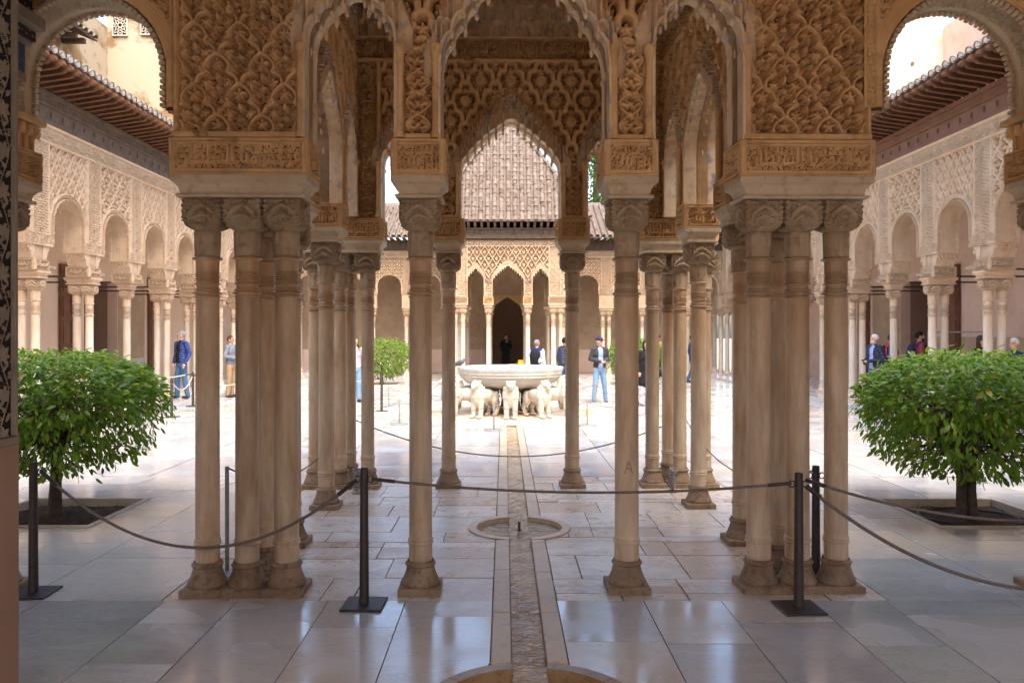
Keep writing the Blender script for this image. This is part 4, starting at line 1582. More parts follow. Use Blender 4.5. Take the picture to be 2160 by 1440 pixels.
# ------------------------------------------------------------------ side galleries
BW = 1.95
AR_R, AR_C = 0.575, 3.905
def bay_relief(canvas):
    def fn(X, Z):
        ax = np.abs(X)
        r = np.where(Z > AR_C, np.hypot(X, Z - AR_C), ax)
        H = lift(canvas.at(X, Z - 5.40), 0.030, 1.0)
        pil = ax > 0.72
        H = np.where(pil, 0.055 + C_ARAB.at(X * 1.15, Z * 1.15) * 1.5, H)
        H = np.where(np.abs(ax - 0.72) < 0.020, 0.088, H)
        ring = (r < 0.665)
        H = np.where(ring & (~pil), 0.060, H)
        H = np.where((np.abs(r - 0.655) < 0.016) & (~pil), 0.085, H)
        H = np.where((Z < 3.66) & (r > 0.60), 0.055 + C_ARAB_S.at(X, Z) * 1.8, H)
        top = Z > 5.42
        t = mask_at(SULTAN, ((X + 0.975) / 0.975) % 1.0, (Z - 5.48) / 0.23)
        H = np.where(top, np.where(t, 0.095, 0.050 + C_ARAB_S.at(X, Z) * 1.3), H)
        H = np.where((np.abs(Z - 5.44) < 0.022) | (Z > 5.735), 0.095, H)
        return H * 1.4
    def mask(X, Z):
        return np.where(Z > AR_C, np.hypot(X, Z - AR_C), np.abs(X)) > AR_R + 0.004
    return grid_mesh('bay_carving', -0.975, 0.975, 3.45, 5.78, 0.0130, fn, mask, edge=False, hole=0.002)
BAYS = [bay_relief(C_GAL), bay_relief(C_RHOMB)]

def bay_wall(th=0.125):
    poly = [(-0.975, 3.45), (-AR_R, 3.45)] + arc(0, AR_C, AR_R, PI, 0, 22) + [(AR_R, 3.45), (0.975, 3.45), (0.975, 5.78), (-0.975, 5.78)]
    return MB().prism(poly, 'y', -th, th).mesh('bay_wall')
ME_BAY = bay_wall()
# honeycombed soffit and rim of the arch
na, nd = 90, 26
Lb = PI * AR_R + 2 * 0.45
S_, D_ = np.meshgrid(np.linspace(0, Lb, na), np.linspace(-0.255, 0.20, nd))
A_ = np.clip((S_ - 0.45) / AR_R, 0, PI)
dz_ = np.where(S_ < 0.45, S_ - 0.45, np.where(S_ > 0.45 + PI * AR_R, (0.45 + PI * AR_R) - S_, 0))
hh_ = 0.010 + 0.008 * np.sign(np.sin(S_ * 2 * PI / 0.045) * np.sin(D_ * 2 * PI / 0.045))
hh_ = np.where(np.abs(D_ + 0.028) > 0.185, 0.022 + 0.012 * np.sign(np.sin(S_ * 2 * PI / 0.075)), hh_)
rr_ = AR_R - hh_
V_ = np.stack([rr_ * np.cos(A_), D_, AR_C + rr_ * np.sin(A_) + dz_], -1).reshape(-1, 3)
ix_ = np.arange(na * nd).reshape(nd, na)
ME_TEETH = mesh_np('soffit', V_, np.stack([ix_[:-1, :-1], ix_[1:, :-1], ix_[1:, 1:], ix_[:-1, 1:]], -1).reshape(-1, 4))
# stalactite corbel flaring from the impost block out to the arch springing, one side
mb = MB()
v = []
pr_ = [(0.0, 3.195), (0.02, 3.25), (0.05, 3.33), (0.10, 3.40), (0.145, 3.445), (0.155, 3.452)]
poly = [(-0.1, 3.195)] + pr_ + [(-0.1, 3.452)]
mb.prism(poly, 'y', -0.20, 0.20)
for j in range(5):
    y = -0.168 + j * 0.084
    mb.tube([(0.006, y, 3.20), (0.012, y, 3.29), (0.055, y, 3.37), (0.105, y, 3.425)], [0.012, 0.016, 0.026, 0.034], 7)
    mb.ell((0.065, y + 0.042, 3.345), (0.026, 0.022, 0.04), 7, 5)
mb.box(-0.10, 0.165, -0.235, 0.215, 3.453, 3.50, 0.004)
ME_CORBEL = mb.mesh('corbel')
ME_RAFTER = MB().prism([(0.0, 6.38), (0.0, 6.50), (0.86, 6.64), (0.94, 6.62), (0.96, 6.56), (0.90, 6.53), (0.84, 6.54), (0.78, 6.50)], 'y', -0.045, 0.045).mesh('rafter')

def build_side_gallery(sgn, label):
    """arcade along the court; sgn -1 left, +1 right"""
    G = thing('gallery', label, 'gallery', (sgn * 9.1, 0, 0))
    ys = [13.05 + BW * k for k in range(-3, 12)]       # column positions along the court
    face = PI / 2 if sgn < 0 else -PI / 2              # carved face looks into the court
    for i, y in enumerate(ys):
        single = (i == 6)
        if 5.9 < y < 36:
            if single:
                column(G, 0, y, 'far', 0.10)
            else:
                column(G, -0.13, y, 'far', 0.10)
                column(G, 0.13, y, 'far', 0.10)
            w = 0.14 if single else 0.27
            cyma('cornice', -w, w, y - 0.137, y + 0.137, G, 'stucco_panel', 0.10)
            b = obj('impost_block', MB().box(-0.225, 0.225, y - 0.21, y + 0.21, 2.968, 3.198).mesh('impost_block'), M['stucco_pale'], G)
            obj('inscription', band_mesh(0.47, 0.228, MOTTO, 1, 0.009), M['stucco_panel'], b, (-sgn * 0.222, y, 2.969), (0, 0, face))
            for e in (-1, 1):
                obj('inscription', band_mesh(0.50, 0.228, MOTTO, 1, 0.009), M['stucco_panel'], b, (0, y + e * 0.208, 2.969), (0, 0, 0 if e < 0 else PI))
            obj('corbel_core', MB().box(-0.185, 0.185, y - 0.236, y + 0.236, 3.1985, 3.4525).mesh('corbel_core'), M['stucco_pale'], G)
            for e in (-1, 1):
                obj('corbel', ME_CORBEL, M['stucco_panel'], G, (0, y + e * 0.235, 0.0), (0, 0, e * PI / 2))
            # iron tie to the rear wall and timber beam along the arcade
            obj('tie_rod', MB().tube([(0.2 * sgn, y, 3.0), (2.65 * sgn, y, 3.0)], 0.022, 6).mesh('tie_rod'), M['iron'], G)
        if i < len(ys) - 1 and y > 6.5:
            yc = y + BW / 2
            obj('bay_wall', ME_BAY, M['stucco_shade_ground'], G, (0, yc, 0), (0, 0, face))
            obj('bay_carving', BAYS[0 if i in (1, 2, 3, 5, 8) else 1], M['stucco_panel'], G, (-sgn * 0.126, yc, 0), (0, 0, face))
            obj('soffit', ME_TEETH, M['stucco_panel'], G, (0, yc, 0), (0, 0, face))
            obj('tie_beam', MB().box(-0.03, 0.03, y + 0.21, y + BW * 0.45, 3.06, 3.12).mesh('tie_beam'), M['wood_beam'], G)
    y0, y1 = ys[1], ys[-1]
    # timber frieze
    mb = MB()
    xf = -sgn * 0.26
    def bx(xa, xb, z0, z1):
        mb.box(min(xa, xb), max(xa, xb), y0, y1, z0, z1)
    bx(sgn * 0.2, xf, 5.782, 5.86)
    bx(sgn * 0.2, xf + sgn * 0.03, 5.86, 6.12)
    bx(sgn * 0.2, xf - sgn * 0.02, 6.12, 6.16)
    bx(sgn * 0.2, xf + sgn * 0.015, 6.16, 6.30)
    bx(sgn * 0.2, xf - sgn * 0.05, 6.30, 6.38)
    fz = obj('timber_frieze', mb.mesh('timber_frieze'), M['wood_grey' if sgn < 0 else 'wood_door'], G)
    boss = MB().ell((0, 0, 0), (0.03, 0.028, 0.06), 8, 6).mesh('carved_boss')
    n = int((y1 - y0) / 0.40)
    for k in range(n):
        obj('carved_boss', boss, M['wood_grey'], fz, (xf + sgn * 0.025, y0 + 0.2 + k * 0.40, 5.99))
    # rafters, soffit board, gutter, eave tiles
    eav = node('eave', G)
    n = int((y1 - y0) / 0.27)
    rot = (0, 0, PI) if sgn > 0 else (0, 0, 0)
    for k in range(n):
        obj('rafter', ME_RAFTER, M['wood_red'], eav, (-sgn * 0.20, y0 + 0.15 + k * 0.27, 0), rot)
    v = [(-sgn * 0.20, y0, 6.505), (-sgn * 1.0, y0, 6.655), (-sgn * 1.0, y1, 6.655), (-sgn * 0.20, y1, 6.505)]
    v += [(p[0], p[1], p[2] + 0.03) for p in v]
    obj('soffit_board', MB().add(v, [(0, 1, 2, 3), (7, 6, 5, 4), (0, 4, 5, 1), (1, 5, 6, 2), (2, 6, 7, 3), (3, 7, 4, 0)]).mesh('soffit_board'), M['wood_red'], eav)
    obj('gutter', MB().tube([(-sgn * 1.02, y0, 6.67), (-sgn * 1.02, y1, 6.67)], 0.038, 8).mesh('gutter'), M['wood_door'], eav)
    pitch = math.radians(22)
    n = int((y1 - y0) / 0.25)
    tr = PI / 2 if sgn < 0 else -PI / 2
    rt = node('roof', G)
    rr = random.Random(9)
    for k in range(n):
        y = y0 + 0.12 + k * 0.25
        loc = (-sgn * 1.06, y, 6.745 + rr.uniform(-.008, .008))
        rot_ = (pitch, 0, tr + rr.uniform(-.04, .04))
        obj('roof_tile', ME_TILE_EAVE, M['roof_tile'], rt, loc, rot_)
        obj('mortar_plug', ME_PLUG, M['mortar_white'], rt, loc, rot_)
        obj('roof_tile', ME_CHANNEL, M['roof_tile'], rt, (-sgn * 1.06, y + 0.125, 6.735), (pitch, 0, tr))
    # roof slope behind
    xa, za, xb, zb = -sgn * 0.98, 6.72, sgn * 3.0, 8.3
    v = [(xa, y0, za), (xa, y1, za), (xb, y1, zb), (xb, y0, zb)]
    v += [(p[0], p[1], p[2] - 0.10) for p in v]
    obj('roof_slope', MB().add(v, [(0, 1, 2, 3), (7, 6, 5, 4), (0, 4, 5, 1), (1, 5, 6, 2), (2, 6, 7, 3), (3, 7, 4, 0)]).mesh('roof_slope'), M['roof_tile'], rt)
    # inside: ceiling, rear wall with portal, floor step
    obj('ceiling', MB().box(min(-sgn * 0.15, sgn * 2.9), max(-sgn * 0.15, sgn * 2.9), y0, y1, 5.80, 5.86).mesh('ceiling'), M['plaster'], G)
    xr = sgn * 2.75
    mb = MB()
    def wl(ya, yb, z0, z1, t=0.3):
        mb.box(min(xr, xr + sgn * t), max(xr, xr + sgn * t), ya, yb, z0, z1)
    wl(y0, 22.2, -0.2, 5.8)
    wl(24.1, y1, -0.2, 5.8)
    wl(22.2, 24.1, 3.3, 5.8)
    rw = obj('rear_wall', mb.mesh('rear_wall'), M['plaster' if sgn < 0 else 'plaster_pink'], G)
    obj('dado', MB().box(min(xr - sgn * 0.02, xr), max(xr - sgn * 0.02, xr), y0, 22.15, 0.1, 1.15).mesh('dado'), M['plaster'], rw)
    obj('dado_rail', MB().box(min(xr - sgn * 0.04, xr), max(xr - sgn * 0.04, xr), y0, 22.15, 1.151, 1.21).mesh('dado_rail'), M['stucco_panel'], rw)
    def fn(X, Z):
        return C_ARAB.at(X, Z) * 0.8
    cj = grid_mesh('carved_jamb', -0.9, 0.9, 1.0, 3.3, 0.02, fn)
    obj('carved_jamb', cj, M['stucco_pale'], rw, (xr - sgn * 0.004, 25.02, 0), (0, 0, face))
    obj('marble_dado', MB().box(min(xr - sgn * 0.03, xr), max(xr - sgn * 0.03, xr), 24.12, 25.9, 0.1, 1.0).mesh('marble_dado'), M['basin_marble'], rw)
    def fn(X, Z):
        t = np.where((np.abs(X) > 0.05) & (np.floor(X / 2.2) % 2 == 0), 0.018, 0) * (C_ARAB_S.at(X, Z) > 0.004)
        return np.where((Z < 1.27) | (Z > 1.68), 0.02, t)
    if sgn > 0:
        cb = grid_mesh('carved_band', -6.2, 6.2, 1.24, 1.70, 0.02, fn)
        obj('carved_band', cb, M['stucco_panel'], rw, (xr - sgn * 0.004, 15.95, 0), (0, 0, face))
    # portal void and its doors folded back
    mb = MB().box(min(xr + sgn * 0.31, xr + sgn * 2.5), max(xr + sgn * 0.31, xr + sgn * 2.5), 22.0, 22.19, -0.2, 3.4)
    mb.box(min(xr + sgn * 0.31, xr + sgn * 2.5), max(xr + sgn * 0.31, xr + sgn * 2.5), 24.11, 24.3, -0.2, 3.4)
    mb.box(min(xr + sgn * 2.5, xr + sgn * 2.6), max(xr + sgn * 2.5, xr + sgn * 2.6), 22.0, 24.3, -0.2, 3.4)
    mb.box(min(xr + sgn * 0.31, xr + sgn * 2.6), max(xr + sgn * 0.31, xr + sgn * 2.6), 22.0, 24.3, 3.4, 3.5)
    obj('portal_passage', mb.mesh('portal_passage'), M['plaster_dado'], rw)
    for yy, w_ in ((20.9, 0.75), (26.1, 0.7)):
        d = obj('door_leaf', MB().box(min(xr - sgn * 0.10, xr - sgn * 0.03), max(xr - sgn * 0.10, xr - sgn * 0.03), yy, yy + w_, 0.1, 3.6, 0.01).mesh('door_leaf'), M['wood_door'], G)
        mb = MB()
        for a in range(2):
            for b in range(5):
                ya, za = yy + 0.06 + a * (w_ / 2 - 0.01), 0.2 + b * 0.67
                mb.box(min(xr - sgn * 0.125, xr - sgn * 0.101), max(xr - sgn * 0.125, xr - sgn * 0.101), ya, ya + w_ / 2 - 0.1, za, za + 0.58, 0.006)
        obj('door_panels', mb.mesh('door_panels'), M['wood_door'], d)
    mb = MB().box(min(sgn * 2.75, -sgn * 1.05), max(sgn * 2.75, -sgn * 1.05), y0, y1 + 1.6, -0.05, 0.10, 0.008)
    obj('floor_step', mb.mesh('floor_step'), M['marble_floor'], G)
    return G
flat('wood_beam', (0.34, 0.25, 0.17), 0.8)
flat('mortar_white', (0.66, 0.60, 0.52), 0.9)
GL = build_side_gallery(-1, 'long gallery on the left of the court with carved arches and red rafters')
GR = build_side_gallery(1, 'long gallery on the right of the court with carved arches and plain pink rear wall')

# ------------------------------------------------------------------ gallery across the far end
def build_far_gallery():
    G = thing('gallery', 'low gallery with tiled roof across the far end of the court behind the far pavilion', 'gallery', (0, 33.3, 0))
    zs = lambda z: 3.2 + (z - 3.2) * 0.775
    cols = [2.45, 4.1, 5.75, 7.4, 9.05]
    for s_ in (-1, 1):
        for i, c in enumerate(cols):
            x = s_ * c
            for d in (-0.13, 0.13):
                column(G, x + d, 0, 'far', 0.0)
            cyma('cornice', x - 0.27, x + 0.27, -0.137, 0.137, G, 'stucco_panel')
            obj('impost_block', MB().box(x - 0.30, x + 0.30, -0.19, 0.19, 2.868, 3.395).mesh('impost_block'), M['stucco_pale'], G)
            if i < len(cols) - 1:
                xc = s_ * (c + 0.825)
                sx = 1.65 / 1.95
                for me, mt, y in ((ME_BAY, 'stucco_shade_ground', 0), (BAYS[1], 'stucco_panel', -0.121)):
                    obj('bay_wall' if y == 0 else 'bay_carving', me, M[mt], G, (xc, y, 3.2 * (1 - 0.775)), (0, 0, 0), (sx, 0.95, 0.775))
    for s_ in (-1, 1):
        x0, x1 = sorted((s_ * 2.2, s_ * 9.3))
        mb = MB().box(x0, x1, -0.30, 0.2, 5.202, 5.26).box(x0, x1, -0.26, 0.2, 5.26, 5.50).box(x0, x1, -0.33, 0.2, 5.50, 5.58)
        obj('timber_frieze', mb.mesh('timber_frieze'), M['wood_grey'], G)
    raf = MB().prism([(0.25, 5.585), (0.25, 5.70), (-0.80, 5.70), (-0.86, 5.64), (-0.80, 5.60), (-0.7, 5.62), (-0.6, 5.585)], 'x', -0.05, 0.05).mesh('rafter')
    rr = random.Random(8)
    pitch = math.radians(27)
    rt = node('roof', G)
    for s_ in (-1, 1):
        for k in range(26):
            x = s_ * (2.7 + k * 0.26)
            obj('rafter', raf, M['wood_red'], G, (x, 0, 0))
        x0, x1 = sorted((s_ * 2.55, s_ * 9.5))
        v = [(x0, -0.95, 5.72), (x1, -0.95, 5.72), (x1, 3.0, 7.73), (x0, 3.0, 7.73)]
        v += [(p[0], p[1], p[2] - 0.06) for p in v]
        obj('roof_slope', MB().add(v, [(0, 1, 2, 3), (7, 6, 5, 4), (0, 4, 5, 1), (1, 5, 6, 2), (2, 6, 7, 3), (3, 7, 4, 0)]).mesh('roof_slope'), M['roof_tile'], rt)
        rest = MB()
        for k in range(27):
            x = s_ * (2.65 + k * 0.25)
            for r in range(17):
                s0 = r * 0.235 - 0.05
                y, z = -0.95 + s0 * math.cos(pitch), 5.74 + s0 * math.sin(pitch)
                if (s_ > 0 and 4.0 < x < 6.8 or s_ < 0 and -5.2 < x < -4.0) and r < 16:
                    obj('roof_tile', ME_TILE, M['roof_tile'], rt, (x + rr.uniform(-.015, .015), y, z), (pitch + rr.uniform(-.03, .03), 0, rr.uniform(-.06, .06)))
                else:
                    n = 5
                    vv = []
                    for yy, r_ in ((0, 0.088), (0.25, 0.072)):
                        for q in range(n + 1):
                            a = PI * q / n
                            vv.append((x + r_ * math.cos(a), y + yy * math.cos(pitch) - r_ * math.sin(a) * math.sin(pitch), z + yy * math.sin(pitch) + r_ * math.sin(a) * math.cos(pitch)))
                    rest.add(vv, [(q, q + 1, n + 2 + q, n + 1 + q) for q in range(n)])
        obj('far_roof_tiles', rest.mesh('far_roof_tiles'), M['roof_tile'], rt, kind='stuff')
    # rear wall: plain dado, tiled strip, carved field, portal into the hall
    mb = MB()
    for s_ in (-1, 1):
        x0, x1 = sorted((s_ * 1.0, s_ * 9.4))
        mb.box(x0, x1, 2.9, 3.2, -0.1, 5.7)
    mb.box(-1.0, 1.0, 2.9, 3.2, 3.5, 5.7)
    rw = obj('rear_wall', mb.mesh('rear_wall'), M['stucco_pale'], G)
    for s_ in (-1, 1):
        x0, x1 = sorted((s_ * 1.02, s_ * 9.3))
        obj('dado', MB().box(x0, x1, 2.87, 2.899, 0, 1.05).mesh('dado'), M['plaster_pink'], rw)
        def fn(X, Z):
            a = np.abs(((X * 4.4 + Z * 4.4) % 1) - 0.5)
            b = np.abs(((X * 4.4 - Z * 4.4) % 1) - 0.5)
            return np.where((a < 0.1) | (b < 0.1), 0.012, 0)
        g = grid_mesh('lattice_strip', x0, x1, 1.06, 1.62, 0.025, fn)
        obj('lattice_strip', g, M['stucco_panel'], rw, (0, 2.895, 0))
    mb = MB().box(-2.2, -2.0, 3.2, 9, -0.1, 4.2).box(2.0, 2.2, 3.2, 9, -0.1, 4.2).box(-2.2, 2.2, 9, 9.2, -0.1, 4.2).box(-2.2, 2.2, 3.21, 9.2, 4.2, 4.3)
    obj('hall_room', mb.mesh('hall_room'), M['plaster'], G)
    # stalactite hood of the hall doorway
    hw, za = 1.0, 3.42
    pts = [(-1.02, 3.52)]
    n = 8
    for k in range(n * 4 + 1):
        t = k / (n * 4)
        pts.append((-hw + hw * t, 2.45 + (za - 2.45) * float(stepz(np.array(min(t, .9999)), n))))
    for p in pts[1:][::-1][1:]:
        pts.append((-p[0], p[1]))
    pts.append((1.02, 3.52))
    obj('doorway_hood', MB().prism(pts, 'y', 2.86, 3.19).mesh('doorway_hood'), M['stucco'], rw)
    obj('ceiling', MB().box(-9.4, 9.4, -0.15, 2.9, 5.59, 5.65).mesh('ceiling'), M['wood_door'], G)
    return G
GF = build_far_gallery()

# ------------------------------------------------------------------ buildings that rise behind the galleries
def lattice_window(parent, x, y, z, w, h, mat):
    f = obj('window', MB().box(x - w / 2, x + w / 2, y + 0.04, y + 0.08, z, z + h).mesh('window'), M['black_void'], parent)
    mb = MB()
    mb.box(x - w / 2 - 0.03, x - w / 2, y - 0.02, y + 0.05, z - 0.03, z + h + 0.03).box(x + w / 2, x + w / 2 + 0.03, y - 0.02, y + 0.05, z - 0.03, z + h + 0.03)
    mb.box(x - w / 2, x + w / 2, y - 0.02, y + 0.05, z - 0.03, z).box(x - w / 2, x + w / 2, y - 0.02, y + 0.05, z + h, z + h + 0.03)
    for (cx, cz, r0, n) in ((x, z + h * 0.5, 0.05, 8), (x, z + h * 0.5, 0.13, 12), (x, z + h * 0.5, 0.21, 16)):
        for k in range(n):
            a = 2 * PI * k / n
            p = (cx + r0 * math.cos(a), y + 0.01, cz + r0 * math.sin(a))
            q = (cx + (r0 + 0.08) * math.cos(a + PI / n), y + 0.01, cz + (r0 + 0.08) * math.sin(a + PI / n))
            q2 = (cx + (r0 + 0.08) * math.cos(a - PI / n), y + 0.01, cz + (r0 + 0.08) * math.sin(a - PI / n))
            for e in (q, q2):
                if abs(e[0] - x) < w / 2 + 0.02 and abs(e[2] - (z + h / 2)) < h / 2 + 0.02 and abs(p[0] - x) < w / 2 and abs(p[2] - z - h / 2) < h / 2:
                    mb.tube([p, e], 0.012, 4)
    obj('lattice', mb.mesh('lattice'), M[mat], f)

def build_hall(sgn, label, mat, wmat):
    B = thing('hall_block', label, 'building', (sgn * 12.1, 24.0, 0))
    X1 = 12.1 if sgn < 0 else 13.1
    # tower wall facing us, set over the gallery roof
    xa, xb = sorted((-sgn * 3.4, sgn * (X1 - 12.1)))
    mb = MB().box(xa, xb, 0.0, 3.2, 6.4, 12.2)
    T = obj('tower', mb.mesh('tower'), M[mat], B)
    xl, xh = sorted((sgn * (X1 - 12.1) + sgn * 0.003, sgn * 4.0))
    W = obj('side_wall', MB().box(xl, xh, -9.0, 3.2, 6.2, 11.0).mesh('side_wall'), M[mat], B)
    obj('base_wall', MB().box(min(sgn * 0.05, sgn * 4.0), max(sgn * 0.05, sgn * 4.0), 1.0, 3.2, -0.2, 6.19).mesh('base_wall'), M[mat], B)
    if sgn < 0:
        lattice_window(T, 0.40, -0.05, 10.75, 0.40, 0.60, wmat)
        lattice_window(T, 1.22, -0.05, 10.78, 0.36, 0.60, wmat)
        # little roof with brackets on the side wall
        R = node('side_roof', B)
        bk = MB().box(0.0, 0.62, -0.06, 0.06, 9.62, 9.76, 0.01).mesh('bracket')
        for k in range(8):
            obj('bracket', bk, M['wood_grey'], R, (0.0, -5.4 + k * 0.42, 0.0))
        v = [(0.0, -5.8, 10.10), (0.78, -5.8, 9.78), (0.78, -2.1, 9.78), (0.0, -2.1, 10.10)]
        v += [(p[0], p[1], p[2] + 0.05) for p in v]
        obj('roof_board', MB().add(v, [(0, 1, 2, 3), (7, 6, 5, 4), (0, 4, 5, 1), (1, 5, 6, 2), (2, 6, 7, 3), (3, 7, 4, 0)]).mesh('roof_board'), M['wood_grey'], R)
        for k in range(14):
            obj('roof_tile', ME_TILE_EAVE, M['roof_tile'], R, (0.84, -5.7 + k * 0.26, 9.82), (math.radians(22), 0, PI / 2))
            obj('roof_tile', ME_TILE_EAVE, M['roof_tile'], R, (0.44, -5.7 + k * 0.26, 9.99), (math.radians(22), 0, PI / 2))
    else:
        lattice_window(T, -0.62, -0.05, 10.83, 0.34, 0.40, wmat)
        obj('drain_hole', MB().lathe([(0.05, 0), (0.06, 0.02)], 10).mesh('drain_hole'), M['wood_door'], T, (0.05, -0.005, 9.9), (PI / 2, 0, 0))
    return B
HL = build_hall(-1, 'tall ochre building with flaking whitewash and two lattice windows above the left gallery', 'tower_render', 'planter_stone')
HR = build_hall(1, 'tall plain pink plastered building with a small lattice window above the right gallery', 'plaster_pink', 'plaster_pink')

palace = thing('palace_wing', 'high plain palace wing standing beyond the right gallery', 'building', (13.6, 0, 0))
obj('wing_wall', MB().box(0, 8, -14, 14.2, -0.2, 11.5).mesh('wing_wall'), M['plaster_pink'], palace)

back = thing('fill_wall', 'added warm plastered wall behind the viewer, unseen, bouncing fill light', 'wall', (0, -13.5, 0))  # added out of view to bounce warm fill light into the gallery
obj('wall_face', MB().box(-10, 10, -0.4, 0, -0.3, 6.0).mesh('wall_face'), M['plaster'], back)
for s_ in (-1, 1):
    obj('wall_return', MB().box(min(s_ * 9.6, s_ * 10), max(s_ * 9.6, s_ * 10), 0.001, 12.1, -0.3, 6.0).mesh('wall_return'), M['plaster'], back)
obj('fill_pavement', MB().box(-9.6, 9.6, -13.5, -1.36, -0.2, -0.004).mesh('fill_pavement'), M['planter_stone'], kind='structure')  # pale floor of the added court, out of view, bouncing light

# ------------------------------------------------------------------ floor of the court
ground = obj('ground', MB().add([(-300, -300, -0.30), (300, -300, -0.30), (300, 300, -0.30), (-300, 300, -0.30)], [(0, 1, 2, 3)]).mesh('ground'), M['mortar'], kind='structure')
PLANTERS = [(-4.61, 8.0, 0.64), (4.51, 7.98, 0.64), (-4.45, 28.0, 0.64), (4.45, 28.0, 0.64)]
BAS1, BAS2 = (0.0, 7.37, 0.47), (0.0, 3.80, 0.56)
CH = 0.095          # half width of the water channel
KB = 0.215          # outer edge of its kerbs
FX, FY, FR = 0.0, 18.0, 2.45

def clip_rect(x0, x1, y0, y1):
    """slab outline with round holes notched out; None when nothing is left"""
    return [(x0, y0), (x1, y0), (x1, y1), (x0, y1)]

def circle_cut(poly, cx, cy, R):
    """remove the disc from a rectangle that it bites into from one side"""
    out = []
    n = len(poly)
    ins = [math.hypot(x - cx, y - cy) < R for x, y in poly]
    if all(ins):
        return None
    # densify and drop points inside, then add the arc
    pts = []
    for i in range(n):
        a, b = poly[i], poly[(i + 1) % n]
        m = 24
        for k in range(m):
            pts.append((a[0] + (b[0] - a[0]) * k / m, a[1] + (b[1] - a[1]) * k / m))
    flg = [math.hypot(x - cx, y - cy) < R for x, y in pts]
    if not any(flg):
        return poly
    N = len(pts)
    st = next(i for i in range(N) if flg[i] and not flg[i - 1])
    i = st
    run = []
    seq = []
    k = 0
    while k < N:
        j = (st + k) % N
        if flg[j]:
            run.append(pts[j])
        else:
            if run:
                a0 = math.atan2(run[0][1] - cy, run[0][0] - cx)
                a1 = math.atan2(run[-1][1] - cy, run[-1][0] - cx)
                d = (a1 - a0 + PI) % (2 * PI) - PI
                for q in range(13):
                    a = a0 + d * q / 12
                    seq.append((cx + R * math.cos(a), cy + R * math.sin(a)))
                run = []
            seq.append(pts[j])
        k += 1
    if run:
        a0 = math.atan2(run[0][1] - cy, run[0][0] - cx)
        a1 = math.atan2(run[-1][1] - cy, run[-1][0] - cx)
        d = (a1 - a0 + PI) % (2 * PI) - PI
        for q in range(13):
            a = a0 + d * q / 12
            seq.append((cx + R * math.cos(a), cy + R * math.sin(a)))
    return seq

def slab_list():
    r = random.Random(21)
    out = []
    # strips of slabs running away from us; each strip has its own joints
    def strip(x0, x1, ya, yb, lo, hi, mat, tol=0.0):
        y = ya
        while y < yb - 0.05:
            h = r.uniform(lo, hi)
            if yb - (y + h) < 0.25:
                h = yb - y
            out.append((x0, x1, y, min(y + h, yb), mat))
            y += h
    # gallery in front of the pavilion, where we stand
    xs = [KB, 0.80, 1.32, 1.93, 2.42, 3.25, 4.1, 5.0, 6.0, 7.1, 8.1, 9.2]
    for a, b in zip(xs[:-1], xs[1:]):
        strip(a, b, -6.6, 5.36, 0.45, 1.35, 'marble_floor')
        strip(-b, -a, -6.6, 5.36, 0.45, 1.35, 'marble_floor')
    # worn patchwork under the pavilion
    for s_ in (-1, 1):
        y = 5.36
        while y < 10.0:
            h = r.choice((0.16, 0.34, 0.42, 0.5, 0.62))
            h = min(h, 10.0 - y)
            if 10.0 - y - h < 0.12:
                h = 10.0 - y
            x = KB
            while x < 2.45 - 0.01:
                w = r.choice((0.22, 0.45, 0.62, 0.8, 0.95))
                if 2.45 - (x + w) < 0.2:
                    w = 2.45 - x
                a, b = (x, x + w) if s_ > 0 else (-x - w, -x)
                out.append((a, b, y, y + h, 'marble_worn'))
                x += w
            y += h
        # wide slabs beside the pavilion
        xs = [2.45, 3.4, 4.5, 5.7, 6.9, 8.05]
        for a, b in zip(xs[:-1], xs[1:]):
            a_, b_ = (a, b) if s_ > 0 else (-b, -a)
            strip(a_, b_, 5.36, 10.0, 0.6, 1.05, 'marble_floor')
        xs = [KB, 1.3, 2.45, 3.5, 4.6, 5.7, 6.9, 8.05]
        for a, b in zip(xs[:-1], xs[1:]):
            a_, b_ = (a, b) if s_ > 0 else (-b, -a)
            strip(a_, b_, 10.0, 17.84, 0.8, 1.6, 'marble_floor')
            strip(a_, b_, 18.16, 36.0, 0.8, 1.6, 'marble_floor')
    return out

